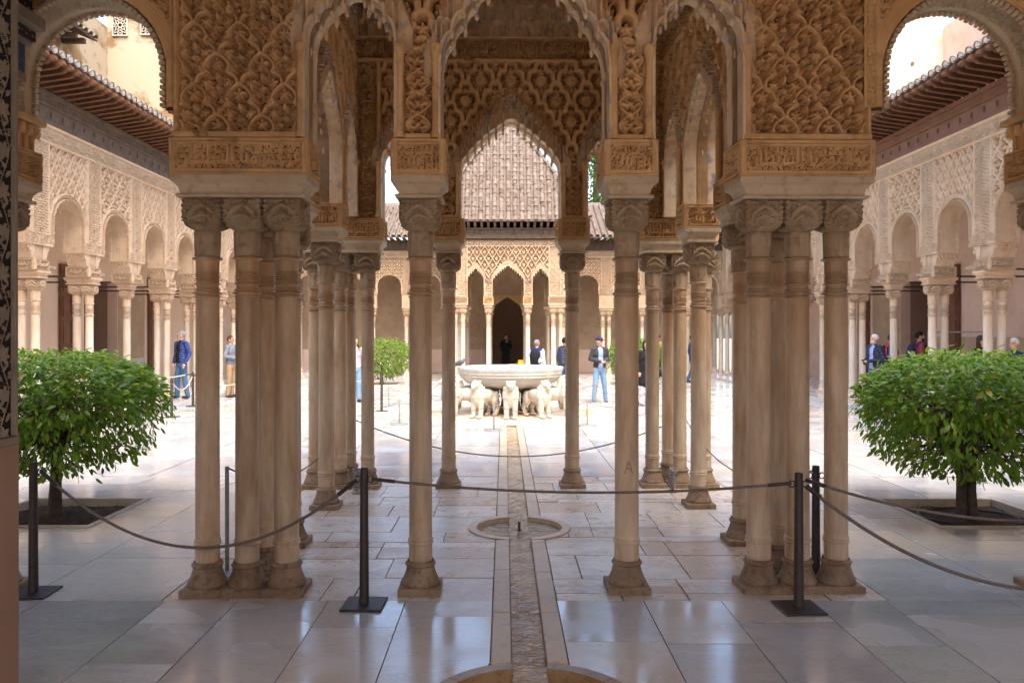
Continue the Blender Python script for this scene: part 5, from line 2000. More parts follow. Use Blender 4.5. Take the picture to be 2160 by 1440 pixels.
def build_floor():
    F = obj('floor', MB().box(-9.3, 9.3, -6.9, 45, -0.29, -0.200).mesh('floor'), M['mortar'], kind='structure')
    obj('bedding', bed_mesh(), M['mortar'], F)
    S = slab_list()
    S.sort(key=lambda s_: (abs((s_[0] + s_[1]) / 2) * 0.4 + abs((s_[2] + s_[3]) / 2 - 5.5)))
    rest = MB()
    n = 0
    rr = random.Random(2)
    for (x0, x1, y0, y1, mt) in S:
        g = (0.0035 if y1 < 9 else 0.006) if mt == 'marble_floor' else rr.uniform(0.003, 0.007)
        x0, x1, y0, y1 = x0 + g, x1 - g, y0 + g, y1 - g
        rects = [(x0, x1, y0, y1)]
        for (px, py, h) in PLANTERS:            # leave the tree pits open
            nxt = []
            for (a, b, c, d) in rects:
                if b <= px - h or a >= px + h or d <= py - h or c >= py + h:
                    nxt.append((a, b, c, d))
                    continue
                if a < px - h:
                    nxt.append((a, px - h, c, d))
                if b > px + h:
                    nxt.append((px + h, b, c, d))
                aa, bb = max(a, px - h), min(b, px + h)
                if c < py - h:
                    nxt.append((aa, bb, c, py - h))
                if d > py + h:
                    nxt.append((aa, bb, py + h, d))
            rects = nxt
        for (a, b, c, d) in rects:
            if b - a < 0.02 or d - c < 0.02:
                continue
            poly = [(a, c), (b, c), (b, d), (a, d)]
            for (cx, cy, R) in (BAS1, BAS2, (FX, FY, FR)):
                if poly is not None:
                    dx = max(a - cx, 0, cx - b)
                    dy = max(c - cy, 0, cy - d)
                    if math.hypot(dx, dy) < R:
                        poly = circle_cut(poly, cx, cy, R + 0.004)
            if poly is None:
                continue
            cxm = sum(p[0] for p in poly) / len(poly)
            cym = sum(p[1] for p in poly) / len(poly)
            dz = rr.uniform(-0.0012, 0.0012) + (0 if mt == 'marble_floor' else rr.uniform(-0.004, 0.001))
            seen = c > 3.2 and d < 34
            if n < 300 and seen:
                me = MB().prism([(p[0] - cxm, p[1] - cym) for p in poly], 'z', -0.03, 0.0).mesh('paving_slab')
                obj('paving_slab', me, M[mt], F, (cxm, cym, dz), (rr.uniform(-.0007, .0007), rr.uniform(-.0007, .0007), 0))
                n += 1
            else:
                rest.prism(poly, 'z', -0.03, dz)
    obj('distant_paving', rest.mesh('distant_paving'), M['marble_floor'], F, kind='stuff')
    # kerbs of the water channel
    for s_ in (-1, 1):
        y = -6.5
        while y < 15.5:
            L = rr.uniform(0.55, 1.1)
            y2 = min(y + L, 15.5)
            a, b = sorted((s_ * (CH + 0.002), s_ * (KB - 0.002)))
            ok = True
            for (cx, cy, R) in (BAS1, BAS2):
                if y2 > cy - R and y < cy + R:
                    if y < cy - R - 0.05:
                        y2 = cy - R + 0.02
                    elif y2 > cy + R + 0.05:
                        y = cy + R - 0.02
                    else:
                        ok = False
            if ok and y2 - y > 0.05:
                me = MB().box(a, b, y + 0.004, y2 - 0.004, -0.12, 0.006 + rr.uniform(-.002, .002), 0.006).mesh('kerb_stone')
                obj('kerb_stone', me, M['kerb_stone'], F)
            y = y2
    for s_ in (-1, 1):                          # side channels of the great fountain
        for e in (-1, 1):
            y = FY + e * 0.12
            for k in range(5):
                xa = 2.5 + k * 1.1
                a, b = sorted((s_ * xa, s_ * (xa + 1.09)))
                obj('kerb_stone', MB().box(a, b, y - 0.035, y + 0.035, -0.1, 0.006, 0.004).mesh('kerb_stone'), M['kerb_stone'], F)
    obj('channel_bed', MB().box(-CH, CH, -6.5, 15.6, -0.16, -0.055).mesh('channel_bed'), M['wet_stone'], F)
    return F

def bed_mesh():
    # mortar bed a little below the slab faces, open over pits, basins and channel
    mb = MB()
    z0, z1 = -0.18, -0.012
    def strip(x0, x1, y0, y1):
        mb.box(x0, x1, y0, y1, z0, z1)
    for s_ in (-1, 1):
        def st(xa, xb, ya, yb):
            a, b = sorted((s_ * xa, s_ * xb))
            strip(a, b, ya, yb)
        st(0.24, 0.57, -6.8, 3.20)
        st(0.24, 0.57, 4.40, 6.88)
        st(0.24, 0.57, 7.86, 15.5)
        st(0.571, 3.86, -6.8, 15.5)
        st(3.861, 9.2, -6.8, 7.30)
        st(3.861, 9.2, 8.68, 15.5)
        st(5.27, 9.2, 7.301, 8.679)
        st(0.24, 9.2, 15.501, 27.3)
        st(0.24, 3.80, 27.301, 36.2)
        st(5.11, 9.2, 27.301, 36.2)
        st(3.801, 5.109, 28.66, 36.2)
    strip(-0.239, 0.239, 15.55, 36.2)
    return mb.mesh('bedding')

FLOOR = build_floor()
water = obj('channel_water', grid_mesh('channel_water', -CH + 0.002, CH - 0.002, 3.9, 15.4, 0.03, lambda X, Z: 0.004 * np.sin(X * 40 + Z * 31) * np.sin(Z * 57), edge=False), M['water'], None, (0, 0, -0.022), (-PI / 2, 0, 0))
water.rotation_euler = (-PI / 2, 0, 0)
water['kind'] = 'structure'

# ------------------------------------------------------------------ floor basins
def ring_seg(mb, cx, cy, r0, r1, a0, a1, z0, z1, n=8):
    v, f = [], []
    for k in range(n + 1):
        a = a0 + (a1 - a0) * k / n
        c, s_ = math.cos(a), math.sin(a)
        v += [(cx + r0 * c, cy + r0 * s_, z0), (cx + r1 * c, cy + r1 * s_, z0), (cx + r1 * c, cy + r1 * s_, z1), (cx + r0 * c, cy + r0 * s_, z1)]
    for k in range(n):
        for i in range(4):
            j = (i + 1) % 4
            f.append((k * 4 + i, k * 4 + j, k * 4 + 4 + j, k * 4 + 4 + i))
    f += [(3, 2, 1, 0), (n * 4, n * 4 + 1, n * 4 + 2, n * 4 + 3)]
    return mb.add(v, f)

def floor_basin(cx, cy, R, rim, depth, wz, label, jet, nseg):
    B = thing('floor_basin', label, 'basin', (cx, cy, 0))
    op = math.asin(min(1, (CH + 0.004) / R))
    for half in (0, 1):
        a0 = -PI / 2 + op + half * PI
        a1 = PI / 2 - op + half * PI
        for k in range(nseg):
            b0 = a0 + (a1 - a0) * k / nseg + 0.006
            b1 = a0 + (a1 - a0) * (k + 1) / nseg - 0.006
            mb = MB()
            ring_seg(mb, 0, 0, R - rim, R, b0, b1, -depth, 0.010 if jet else 0.002, 10)
            obj('rim_stone', mb.mesh('rim_stone'), M['kerb_stone' if jet else 'wet_stone'], B)
    obj('bowl', MB().lathe([(R - rim + 0.004, -depth + 0.002), (R - rim * 1.4, -depth - 0.01), (0.05, -depth - 0.02)][::-1], 40).mesh('bowl'), M['wet_stone'], B)
    w = obj('water', MB().lathe([(0.002, wz), (R - rim - 0.002, wz)], 40, caps=False).mesh('water'), M['water'], B)
    if jet:
        obj('nozzle', MB().lathe([(0.032, wz), (0.030, wz + 0.012), (0.014, wz + 0.02), (0.013, wz + 0.085), (0.010, wz + 0.09)], 14).mesh('nozzle'), M['iron'], B)
        mb = MB().lathe([(0.009, wz + 0.09), (0.014, wz + 0.105), (0.016, wz + 0.12), (0.011, wz + 0.14), (0.003, wz + 0.15)], 10)
        obj('jet', mb.mesh('jet'), M['water_foam'], B)
    return B
floor_basin(BAS1[0], BAS1[1], BAS1[2], 0.075, 0.09, -0.035, 'round sunken floor basin with a small jet, in the middle of the near pavilion', True, 3)
floor_basin(BAS2[0], BAS2[1], BAS2[2], 0.075, 0.17, -0.11, 'round sunken floor basin cut off by the bottom edge of the view', False, 4)

# ------------------------------------------------------------------ great fountain
def build_fountain():
    T = thing('fountain', 'great round marble fountain bowl carried by twelve stone lions', 'fountain', (FX, FY, 0))
    obj('pedestal', MB().lathe([(0.34, 0.02), (0.36, 0.06), (0.24, 0.12), (0.20, 0.30), (0.24, 0.50), (0.42, 0.60)], 24).mesh('pedestal'), M['wet_stone'], T)
    for k in range(6):
        a = PI / 6 + k * PI / 3
        x, y = 0.62 * math.cos(a), 0.62 * math.sin(a)
        obj('support', MB().lathe([(0.09, 0.02), (0.10, 0.06), (0.075, 0.1), (0.075, 0.5), (0.13, 0.62)], 14, (x, y, 0)).mesh('support'), M['basin_marble'], T)
    pr = [(0.30, 0.565), (0.66, 0.575), (0.86, 0.625), (1.02, 0.70), (1.11, 0.785), (1.135, 0.83), (1.155, 0.835), (1.155, 0.858), (1.14, 0.865), (1.155, 0.885), (1.165, 0.892),
          (1.165, 0.91), (1.155, 0.918), (1.178, 0.955), (1.192, 1.00), (1.192, 1.035), (1.18, 1.042), (1.09, 1.042), (1.075, 1.03), (1.05, 0.95), (0.9, 0.85), (0.0, 0.80)]
    obj('bowl', MB().lathe(pr, 72, caps=False).mesh('bowl'), M['basin_marble'], T)
    obj('water', MB().lathe([(0.002, 1.005), (1.07, 1.005)], 64, caps=False).mesh('water'), M['water_clear'], T)
    mb = MB()
    rr = random.Random(3)
    for k in range(60):
        a, r = rr.uniform(0, 2 * PI), rr.uniform(0, 0.15)
        mb.ell((r * math.cos(a), r * math.sin(a), 1.02 + 0.045 * (1 - (r / 0.16) ** 2) + rr.uniform(-.01, .01)), (0.03, 0.03, 0.02), 7, 5)
    obj('jet', mb.mesh('jet'), M['water_foam'], T)
    # carved inscription leaves round the bowl
    B = obj('base', MB().lathe([(0.0, 0.0), (2.44, 0.0)], 72, caps=False).mesh('base'), M['marble_worn'], T, (0, 0, 0.0015))
    def ringtop(r0, r1, z):
        return MB().lathe([(r0, 0.0), (r0 + 0.008, z), (r1 - 0.008, z), (r1, 0.0)], 72, caps=False).mesh('ring')
    obj('base_ring', ringtop(1.86, 2.02, 0.022), M['kerb_stone'], B)
    obj('base_ring', ringtop(2.30, 2.42, 0.014), M['kerb_stone'], B)
    obj('plinth', MB().lathe([(0.9, 0.0), (0.9, 0.02), (0.0, 0.02)], 48, caps=False).mesh('plinth'), M['wet_stone'], B)
    for (r, z) in ((2.0, 0.0),):
        obj('wet_film', MB().lathe([(1.66, 0.006), (1.85, 0.006)], 72, caps=False).mesh('wet_film'), M['water_clear'], B)
    return T
build_fountain()

def lion_mesh():
    b = MB()
    b.ell((0, 0.10, 0.45), (0.135, 0.36, 0.145))
    b.ell((0, -0.20, 0.44), (0.150, 0.155, 0.225))
    b.ell((0, -0.235, 0.60), (0.130, 0.125, 0.16))
    b.ell((0, -0.30, 0.705), (0.098, 0.115, 0.098))
    b.ell((0, -0.40, 0.680), (0.066, 0.060, 0.050))
    b.ell((0, -0.455, 0.690), (0.026, 0.020, 0.020))
    b.ell((0, -0.42, 0.645), (0.046, 0.040, 0.022))
    for s_ in (-1, 1):
        b.ell((s_ * 0.076, -0.262, 0.772), (0.032, 0.022, 0.030))
        b.ell((s_ * 0.045, -0.385, 0.735), (0.022, 0.02, 0.018))
        b.cap((s_ * 0.088, -0.245, 0.40), (s_ * 0.088, -0.262, 0.06), 0.068, 0.052)
        b.ell((s_ * 0.090, -0.315, 0.036), (0.062, 0.085, 0.036))
        b.ell((s_ * 0.085, 0.33, 0.38), (0.082, 0.14, 0.17))
        b.cap((s_ * 0.095, 0.36, 0.30), (s_ * 0.095, 0.44, 0.17), 0.062, 0.050)
        b.cap((s_ * 0.095, 0.44, 0.17), (s_ * 0.095, 0.385, 0.05), 0.050, 0.046)
        b.ell((s_ * 0.095, 0.33, 0.034), (0.056, 0.085, 0.034))
    for k in range(16):                       # mane locks round neck and chest
        a = PI * (k + 0.5) / 16
        for (ry, rz, rr_, z0) in ((0.150, 0.150, 0.026, 0.600), (0.165, 0.19, 0.026, 0.50)):
            b.cap((math.cos(a) * ry * 0.95, -0.20 - math.sin(a) * ry * 0.82, z0 + 0.05), (math.cos(a) * ry * 1.02, -0.20 - math.sin(a) * ry * 0.9, z0 - 0.07), rr_ * 0.8, rr_ * 0.5, 8)
    b.tube([(0, 0.46, 0.5), (0.05, 0.50, 0.46), (0.13, 0.46, 0.42), (0.155, 0.36, 0.46), (0.15, 0.30, 0.53)], [0.028, 0.026, 0.024, 0.024, 0.03], 8)
    return remesh(b, 0.010, 1, 'lion')
ME_LION = lion_mesh()
ME_LION.materials.append(M['lion_marble'])
WHERE = {0: 'front and centre of the fountain, facing the near pavilion', 1: 'next right of the front centre lion, half turned right', 11: 'next left of the front centre lion, half turned left',
         2: 'second to the right of the front centre lion, behind the column', 10: 'second to the left of the front centre lion, behind the column', 3: 'facing right in profile under the right rim',
         9: 'facing left in profile under the left rim', 4: 'turned away, at the back right of the bowl', 8: 'turned away, at the back left of the bowl', 5: 'at the back of the fountain, just right of centre',
         7: 'at the back of the fountain, just left of centre', 6: 'directly behind the bowl, facing the far pavilion'}
for k in range(12):
    a = k * PI / 6
    x, y = FX + 1.17 * math.sin(a), FY - 1.17 * math.cos(a)
    o = bpy.data.objects.new('stone_lion', ME_LION)
    COL.objects.link(o)
    o.location = (x, y, 0.006)
    o.rotation_euler = (0, 0, a + random.uniform(-.03, .03))
    tag(o, 'pale marble lion ' + WHERE[k], 'lion statue', 'stone lions carrying the fountain bowl')

# pigeon on the rim
b = MB()
b.ell((0, 0, 0.10), (0.052, 0.11, 0.055), R=Matrix.Rotation(math.radians(-28), 3, 'X'))
b.ell((0, -0.085, 0.175), (0.028, 0.034, 0.030))
b.cap((0, -0.06, 0.13), (0, -0.08, 0.165), 0.032, 0.024)
b.cap((0, 0.08, 0.065), (0, 0.20, 0.01), 0.030, 0.016)
pg = thing('pigeon', 'grey pigeon perched on the left rim of the lion fountain', 'pigeon', (-1.105, 17.62, 1.040), math.radians(68))
obj('body', remesh(b, 0.006, 1, 'body'), flat('pigeon_grey', (0.13, 0.135, 0.155), 0.7), pg)
obj('beak', MB().cap((0, -0.115, 0.172), (0, -0.135, 0.166), 0.007, 0.003, 6).mesh('beak'), flat('beak', (0.12, 0.10, 0.08)), pg)
for s_ in (-1, 1):
    obj('leg', MB().tube([(s_ * 0.02, 0.01, 0.06), (s_ * 0.02, 0.0, 0.0)], 0.005, 6).mesh('leg'), flat('bird_leg', (0.35, 0.10, 0.07)), pg)
    obj('wing', MB().ell((s_ * 0.045, 0.03, 0.105), (0.016, 0.11, 0.042), 10, 7, Matrix.Rotation(math.radians(-25), 3, 'X')).mesh('wing'), flat('wing_grey', (0.09, 0.095, 0.115), 0.7), pg)

# ------------------------------------------------------------------ trees
LEAF_V = np.array([(0, 0, 0), (0.30, 0.16, 0.02), (0.30, -0.16, 0.02), (0.33, 0, -0.03), (0.62, 0.19, 0.0), (0.62, -0.19, 0.0), (0.65, 0, -0.05), (0.86, 0.10, -0.04), (0.86, -0.10, -0.04), (1.0, 0, -0.12)])
LEAF_F = np.array([(0, 1, 3, 3), (0, 3, 2, 2), (1, 4, 6, 3), (3, 6, 5, 2), (4, 7, 9, 6), (6, 9, 8, 5)])
def leaf_tris():
    T = []
    for f in LEAF_F:
        T.append((f[0], f[1], f[2]))
        if f[3] != f[2]:
            T.append((f[0], f[2], f[3]))
    return np.array(T)
LEAF_T = leaf_tris()
ME_LEAF = mesh_np('leaf', LEAF_V, LEAF_T, True)

def leaf_frames(Pts, Dir, Up, size):
    D = Dir / np.linalg.norm(Dir, axis=1, keepdims=True)
    S = np.cross(Up, D)
    S /= np.linalg.norm(S, axis=1, keepdims=True) + 1e-9
    U = np.cross(D, S)
    return np.stack([D, S, U], -1) * size[:, None, None], Pts          # columns are axes

def leaf_mass(Rm, Pts):
    V = np.einsum('nij,kj->nki', Rm, LEAF_V) + Pts[:, None, :]
    n, k = V.shape[0], V.shape[1]
    F = (LEAF_T[None] + (np.arange(n) * k)[:, None, None]).reshape(-1, 3)
    return mesh_np('foliage', V.reshape(-1, 3), F, True)

def orange_tree(loc, label, mat, N, seed, near=True, trunks=1, RX=1.06, ZT=1.62, ZB=0.42):
    T = thing('orange_tree', label, 'tree', loc, 0, 'clipped orange trees in the court')
    r = np.random.RandomState(seed)
    zc = 0.98
    # shell of the clipped dome
    th = r.uniform(0, 2 * PI, N)
    v = r.uniform(-1, 1, N) 
    v = np.where(r.rand(N) < (0.52 if near else 0.3), np.abs(v), v)
    ct = np.sqrt(np.clip(1 - np.abs(v) ** 2.6, 0, 1))
    rad = RX * ct ** 0.9 * (0.95 + 0.06 * np.sin(3 * th + seed) + 0.05 * np.sin(7 * th + seed * 2 + 4 * v) + 0.03 * np.sin(13 * th + 7 * v) + 0.02 * r.randn(N))
    depth = 1 - np.abs(r.normal(0, 0.075, N)) - np.where(v < 0, r.uniform(0, 0.35, N) * (r.rand(N) < 0.55), 0)
    depth = np.where((r.rand(N) < 0.28) & (v > -0.2), r.uniform(0.70, 0.92, N), depth)
    depth = np.minimum(depth, 1.03)
    zz = zc + np.where(v > 0, v * (ZT - zc), v * (zc - ZB)) * (0.25 + 0.75 * depth)
    zz += r.normal(0, 0.025, N)
    zz -= np.where((v < -0.35) & (r.rand(N) < 0.35), r.exponential(0.025, N), 0)
    zz = np.maximum(zz, 0.12)
    P = np.stack([rad * depth * np.cos(th), rad * depth * np.sin(th), zz], -1)
    nrm = np.stack([np.cos(th) * ct, np.sin(th) * ct, v * 1.15 + 0.18], -1)
    jit = r.normal(0, 0.55, (N, 3))
    D = np.stack([np.cos(th), np.sin(th), np.where(v > 0.2, -0.05, -1.0 - 0.6 * r.rand(N))], -1) * np.array([0.75, 0.75, 1]) + jit * np.array([1, 1, 0.45])
    Up = nrm + r.normal(0, 0.35, (N, 3))
    size = np.clip(r.normal(0.074, 0.020, N), 0.035, 0.12) * (1.0 if near else 1.25)
    Rm, Pts = leaf_frames(P, D, Up, size)
    crown = node('crown', T)
    if near:
        view = np.array([-0.137 - loc[0], -loc[1], 1.2])
        view /= np.linalg.norm(view)
        sc = P @ view + 0.15 * r.rand(N)
        order = np.argsort(-sc)
        one = order[:300]
        rest = order[300:]
        for i in one:
            o = bpy.data.objects.new('leaf', ME_LEAF)
            COL.objects.link(o)
            o.parent = crown
            mt = Matrix([[Rm[i, a, b] for b in range(3)] + [P[i, a]] for a in range(3)] + [[0, 0, 0, 1]])
            o.matrix_local = mt
        obj('foliage', leaf_mass(Rm[rest], P[rest]), M[mat], crown, kind='stuff')
    else:
        obj('foliage', leaf_mass(Rm, P), M[mat], crown, kind='stuff')
    # trunk and limbs
    rr = random.Random(seed)
    for t in range(trunks):
        ox = (t - (trunks - 1) / 2) * 0.115
        pts = [(ox * 1.0, 0, -0.06), (ox * 0.9, 0.0, 0.05), (ox * 0.8, 0.01, 0.25), (ox * 0.9 + 0.01, 0.02, 0.55), (ox * 1.6 + 0.02, 0.0, 0.85), (ox * 3, 0.0, 1.1)]
        obj('trunk', MB().tube(pts, [0.085, 0.066, 0.055, 0.052, 0.048, 0.03] if trunks == 1 else [0.064, 0.052, 0.047, 0.045, 0.042, 0.026], 12).mesh('trunk'), M['bark'], T)
    br = MB()
    for k in range(150 if near else 30):
        a = rr.uniform(0, 2 * PI)
        R_ = RX * rr.uniform(0.5, 0.95)
        z1 = rr.uniform(0.5, 1.38)
        z0 = rr.uniform(0.62, 0.95)
        p0 = (0.03 * math.cos(a), 0.03 * math.sin(a), z0)
        def P2(t, w):
            return (R_ * t * math.cos(a + w), R_ * t * math.sin(a + w), z0 + (z1 - z0) * t ** 0.8 + 0.10 * math.sin(PI * t) * rr.uniform(-0.4, 1))
        w = rr.uniform(-.35, .35)
        p1, p2, p3 = P2(0.35, w * 0.4), P2(0.7, w), P2(1.0, w * 1.3)
        s_ = rr.uniform(0.5, 1.0)
        br.tube([p0, p1, p2, p3], [0.018 * s_, 0.012 * s_, 0.007 * s_, 0.003], 5)
        for q in range(3 if near else 0):
            b0 = rr.choice((p1, p2))
            br.tube([b0, (b0[0] + rr.uniform(-.14, .14), b0[1] + rr.uniform(-.14, .14), b0[2] + rr.uniform(-.10, .12)), (b0[0] + rr.uniform(-.28, .28), b0[1] + rr.uniform(-.28, .28), b0[2] + rr.uniform(-.2, .2))], [0.006, 0.004, 0.002], 4)
    obj('branches', br.mesh('branches'), M['bark'], T)
    return T

def planter(x, y, h, label, hose=False):
    T = thing('planter', label, 'planter', (x, y, 0), 0, 'square tree pits')
    k = 0.05
    for (a, b, c, d) in ((-h, h, -h, -h + k), (-h, h, h - k, h), (-h, -h + k, -h + k + .002, h - k - .002), (h - k, h, -h + k + .002, h - k - .002)):
        obj('kerb', MB().box(a + .002, b - .002, c + .002, d - .002, -0.14, 0.018, 0.006).mesh('kerb'), M['planter_stone'], T)
    s = grid_mesh('soil', -h + k, h - k, -h + k, h - k, 0.02, lambda X, Z: 0.012 * np.sin(X * 17 + 3) * np.cos(Z * 13) + RNG.uniform(0, 0.016, X.shape) + 0.03 * np.exp(-(X ** 2 + Z ** 2) / 0.06), edge=False)
    obj('soil', s, M['soil'], T, (0, 0, -0.075), (-PI / 2, 0, 0))
    if hose:
        P = [(0.46 * math.cos(a * 2 * PI / 36), 0.40 * math.sin(a * 2 * PI / 36), -0.040 + 0.004 * math.sin(a)) for a in range(37)]
        obj('irrigation_hose', MB().tube(P, 0.013, 7).mesh('irrigation_hose'), M['iron'], T)
    return T
for i, (x, y, h) in enumerate(PLANTERS):
    planter(x, y, h, ('stone edged square tree pit under the near left orange tree', 'stone edged square tree pit with hose under the near right orange tree',
                      'square tree pit under the far left orange tree', 'square tree pit under the far right orange tree')[i], i == 1)
ME_LEAF.materials.append(M['leaf'])
orange_tree((-4.68, 8.05, 0), 'dense clipped orange tree in the near left tree pit', 'leaf', 9400, 5, True, 1)
orange_tree((4.42, 7.85, 0), 'clipped orange tree with two trunks in the near right tree pit', 'leaf', 9400, 9, True, 2)
orange_tree((-4.45, 28.0, 0), 'small bright round orange tree far left beside the far pavilion', 'leaf_bright', 4200, 12, False, 1, 1.02, 1.62, 0.22)
orange_tree((4.45, 28.0, 0), 'small bright round orange tree far right behind the man in the cap', 'leaf_bright', 4200, 15, False, 1, 1.02, 1.62, 0.22)

def tall_tree(loc, Ht, Rw, label, seed):
    T = thing('tall_tree', label, 'tree', loc, 0, 'tall trees beyond the far gallery')
    r = np.random.RandomState(seed)
    N = 5200
    z = r.beta(1.3, 1.2, N)
    rad = Rw * np.clip(np.sin(PI * (0.12 + 0.86 * z)), 0.05, 1) * (0.75 + 0.3 * np.sin(z * 23 + seed)) 
    th = r.uniform(0, 2 * PI, N)
    q = np.sqrt(r.uniform(0.25, 1, N))
    cl = 0.85 + 0.25 * np.sin(3 * th + z * 17)
    P = np.stack([rad * q * cl * np.cos(th), rad * q * cl * np.sin(th), Ht * (0.2 + 0.8 * z)], -1)
    D = np.stack([np.cos(th), np.sin(th), r.normal(0.2, .5, N)], -1) + r.normal(0, .5, (N, 3))
    Rm, _ = leaf_frames(P, D, r.normal(0, 1, (N, 3)) + np.array([0, 0, 1.2]), r.uniform(0.25, 0.48, N))
    obj('crown', leaf_mass(Rm, P), M['leaf_tree'], T)
    obj('trunk', MB().tube([(0, 0, -0.3), (0.1, 0, Ht * 0.3), (0, 0.1, Ht * 0.6), (0, 0, Ht * 0.95)], [0.4, 0.3, 0.18, 0.04], 10).mesh('trunk'), M['bark'], T)
for i, (x, y, h_, w, lb) in enumerate(((5.6, 50, 19, 2.1, 'tall dark tree seen right of the far pavilion roof'), (1.6, 56, 16.5, 2.3, 'tree just behind the right hip of the far pavilion roof'),
                                       (-2.2, 55, 16.0, 2.2, 'tree just behind the left hip of the far pavilion roof'), (8.8, 54, 17, 2.4, 'tall tree partly hidden behind the right pavilion pier'))):
    tall_tree((x, y, -0.3), h_, w, lb, i + 2)

# ------------------------------------------------------------------ barrier posts and ropes
def post(x, y, h, label, kind='brown', z=0.0, rotz=0.0):
    if kind == 'brown':
        T = thing('barrier_post', label, 'post', (x, y, z), rotz, 'brown rope barrier posts')
        obj('plate', MB().box(-0.135, 0.135, -0.135, 0.135, 0.0, 0.016, 0.004).mesh('plate'), M['iron'], T)
        obj('pole', MB().lathe([(0.033, 0.016), (0.032, 0.02), (0.0265, h - 0.012), (0.024, h - 0.002), (0.012, h)], 16).mesh('pole'), M['iron'], T)
        for s_ in (-1, 1):
            P = [(s_ * (0.028 + 0.018 + 0.020 * math.cos(a)), 0.0, h - 0.075 + 0.022 * math.sin(a)) for a in np.linspace(0.6, 2 * PI - 0.2, 12)]
            obj('hook', MB().tube(P, 0.0045, 6).mesh('hook'), M['iron'], T)
    else:
        T = thing('barrier_post', label, 'post', (x, y, z), rotz, 'low grey barrier posts round the fountain')
        obj('plate', MB().lathe([(0.18, 0.0), (0.18, 0.014), (0.165, 0.022), (0.02, 0.024)], 24).mesh('plate'), M['steel_grey'], T)
        obj('pole', MB().lathe([(0.016, 0.02), (0.016, h - 0.006), (0.010, h)], 10).mesh('pole'), M['steel_grey'], T)
    return T

def rope(p, q, sag, label, mat='rope_dark', r=0.0105, group=None, ends=True):
    a, b = Vector(p), Vector(q)
    n = 36
    pts = []
    for k in range(n + 1):
        t = k / n
        c = a.lerp(b, t)
        c.z -= sag * 4 * t * (1 - t)
        pts.append(c)
    T = thing('rope', label, 'rope', tuple((a + b) / 2), 0, group)
    off = (a + b) / 2
    obj('cord', MB().tube([c - off for c in pts], r, 8).mesh('cord'), M[mat], T)
    if ends:
        for i0, i1 in ((0, 2), (n, n - 2)):
            obj('end_sleeve', MB().tube([pts[i0] - off, pts[i1] - off], r * 1.35, 8).mesh('end_sleeve'), M['iron'], T)
    return T

A_ = (-3.39, 5.50); B_ = (-1.065, 5.27); C_ = (1.785, 5.20)
post(A_[0], A_[1], 0.91, 'brown barrier post on a square plate beside the near left tree', rotz=0.05)
post(B_[0], B_[1], 0.91, 'brown barrier post in front of the near pavilion, left of centre', rotz=-0.03)
post(C_[0], C_[1], 0.89, 'brown barrier post in front of the right column cluster', rotz=0.04)
post(-2.22, 5.98, 0.80, 'thin grey post behind the left column cluster', 'grey')
post(2.17, 5.90, 0.82, 'brown post standing just behind the right column cluster', 'brown')
post(-2.10, 10.0, 0.76, 'thin grey post behind the left rear columns of the near pavilion', 'grey')
post(2.12, 10.0, 0.76, 'thin grey post behind the right rear columns of the near pavilion', 'grey')
rope((A_[0] + 0.05, A_[1], 0.85), (B_[0] - 0.05, B_[1], 0.83), 0.49, 'long rope sagging low across the left column cluster')
rope((B_[0] + 0.05, B_[1], 0.835), (C_[0] - 0.05, C_[1], 0.82), 0.075, 'nearly taut rope across the front of the near pavilion', r=0.009)
rope((C_[0] + 0.05, C_[1], 0.80), (3.35, 5.05, 0.165), 0.16, 'rope drooping from the right post to the right edge of the view', r=0.012)
rope((C_[0] + 0.05, C_[1], 0.84), (4.30, 6.15, 0.36), 0.10, 'thin rope running back from the right post under the near right tree', r=0.010)
rope((-2.22, 5.98, 0.79), (-2.10, 10.0, 0.75), 0.34, 'thin rope behind the left side of the near pavilion', r=0.007, ends=False)
rope((2.17, 5.90, 0.79), (2.12, 10.0, 0.75), 0.34, 'thin rope behind the right side of the near pavilion', r=0.007, ends=False)
rope((-2.10, 10.0, 0.75), (2.12, 10.0, 0.75), 0.50, 'thin rope hanging low behind the near pavilion towards the fountain', r=0.008, ends=False)
ring = [(-0.33, 14.7), (1.47, 15.45), (2.95, 17.4), (2.20, 20.4), (0.3, 21.5), (-1.8, 21.0), (-2.95, 19.4), (-3.15, 17.3), (-2.2, 15.65)]
names = ['in front of the lions, left of centre', 'right of the front lions', 'to the right of the fountain', 'at the feet of the man in the cap', 'behind the fountain bowl', 'behind the fountain, left part',
         'left of the fountain near the far left tree', 'to the left of the fountain', 'front left of the fountain']
for (x, y), nm in zip(ring, names):
    post(x, y, 0.50, 'low thin grey post ' + nm, 'grey')
for k in range(len(ring)):
    a, b = ring[k], ring[(k + 1) % len(ring)]
    rope((a[0], a[1], 0.48), (b[0], b[1], 0.48), 0.20, 'thin low rope starting at the post %s' % names[k].replace(',', ''), 'rope_dark', 0.006, 'thin ropes round the fountain', False)
post(-2.95, 18.25, 0.82, 'brown post left of the fountain, in front of the far left tree')
post(-7.24, 17.0, 0.84, 'brown post on the paving in front of the left gallery')
post(-7.80, 19.6, 0.84, 'brown post beside the man in the blue padded jacket')
rope((-2.95, 18.25, 0.76), (-6.5, 20.4, 0.76), 0.16, 'pale rope from the brown fountain post towards the left gallery', 'rope_pale', 0.010)
post(-6.5, 20.4, 0.82, 'brown post in the left of the court, hidden behind the columns')
rope((-7.24, 17.0, 0.78), (-7.80, 19.6, 0.78), 0.28, 'pale rope sagging in front of the man in the blue jacket', 'rope_pale', 0.012)
rope((-7.80, 19.6, 0.80), (-10.6, 18.3, 0.62), 0.10, 'pale rope held by the man in the blue jacket', 'rope_pale', 0.012)
rope((-7.80, 19.6, 0.78), (-6.5, 20.4, 0.78), 0.30, 'pale rope in front of the man in the grey jersey', 'rope_pale', 0.010)
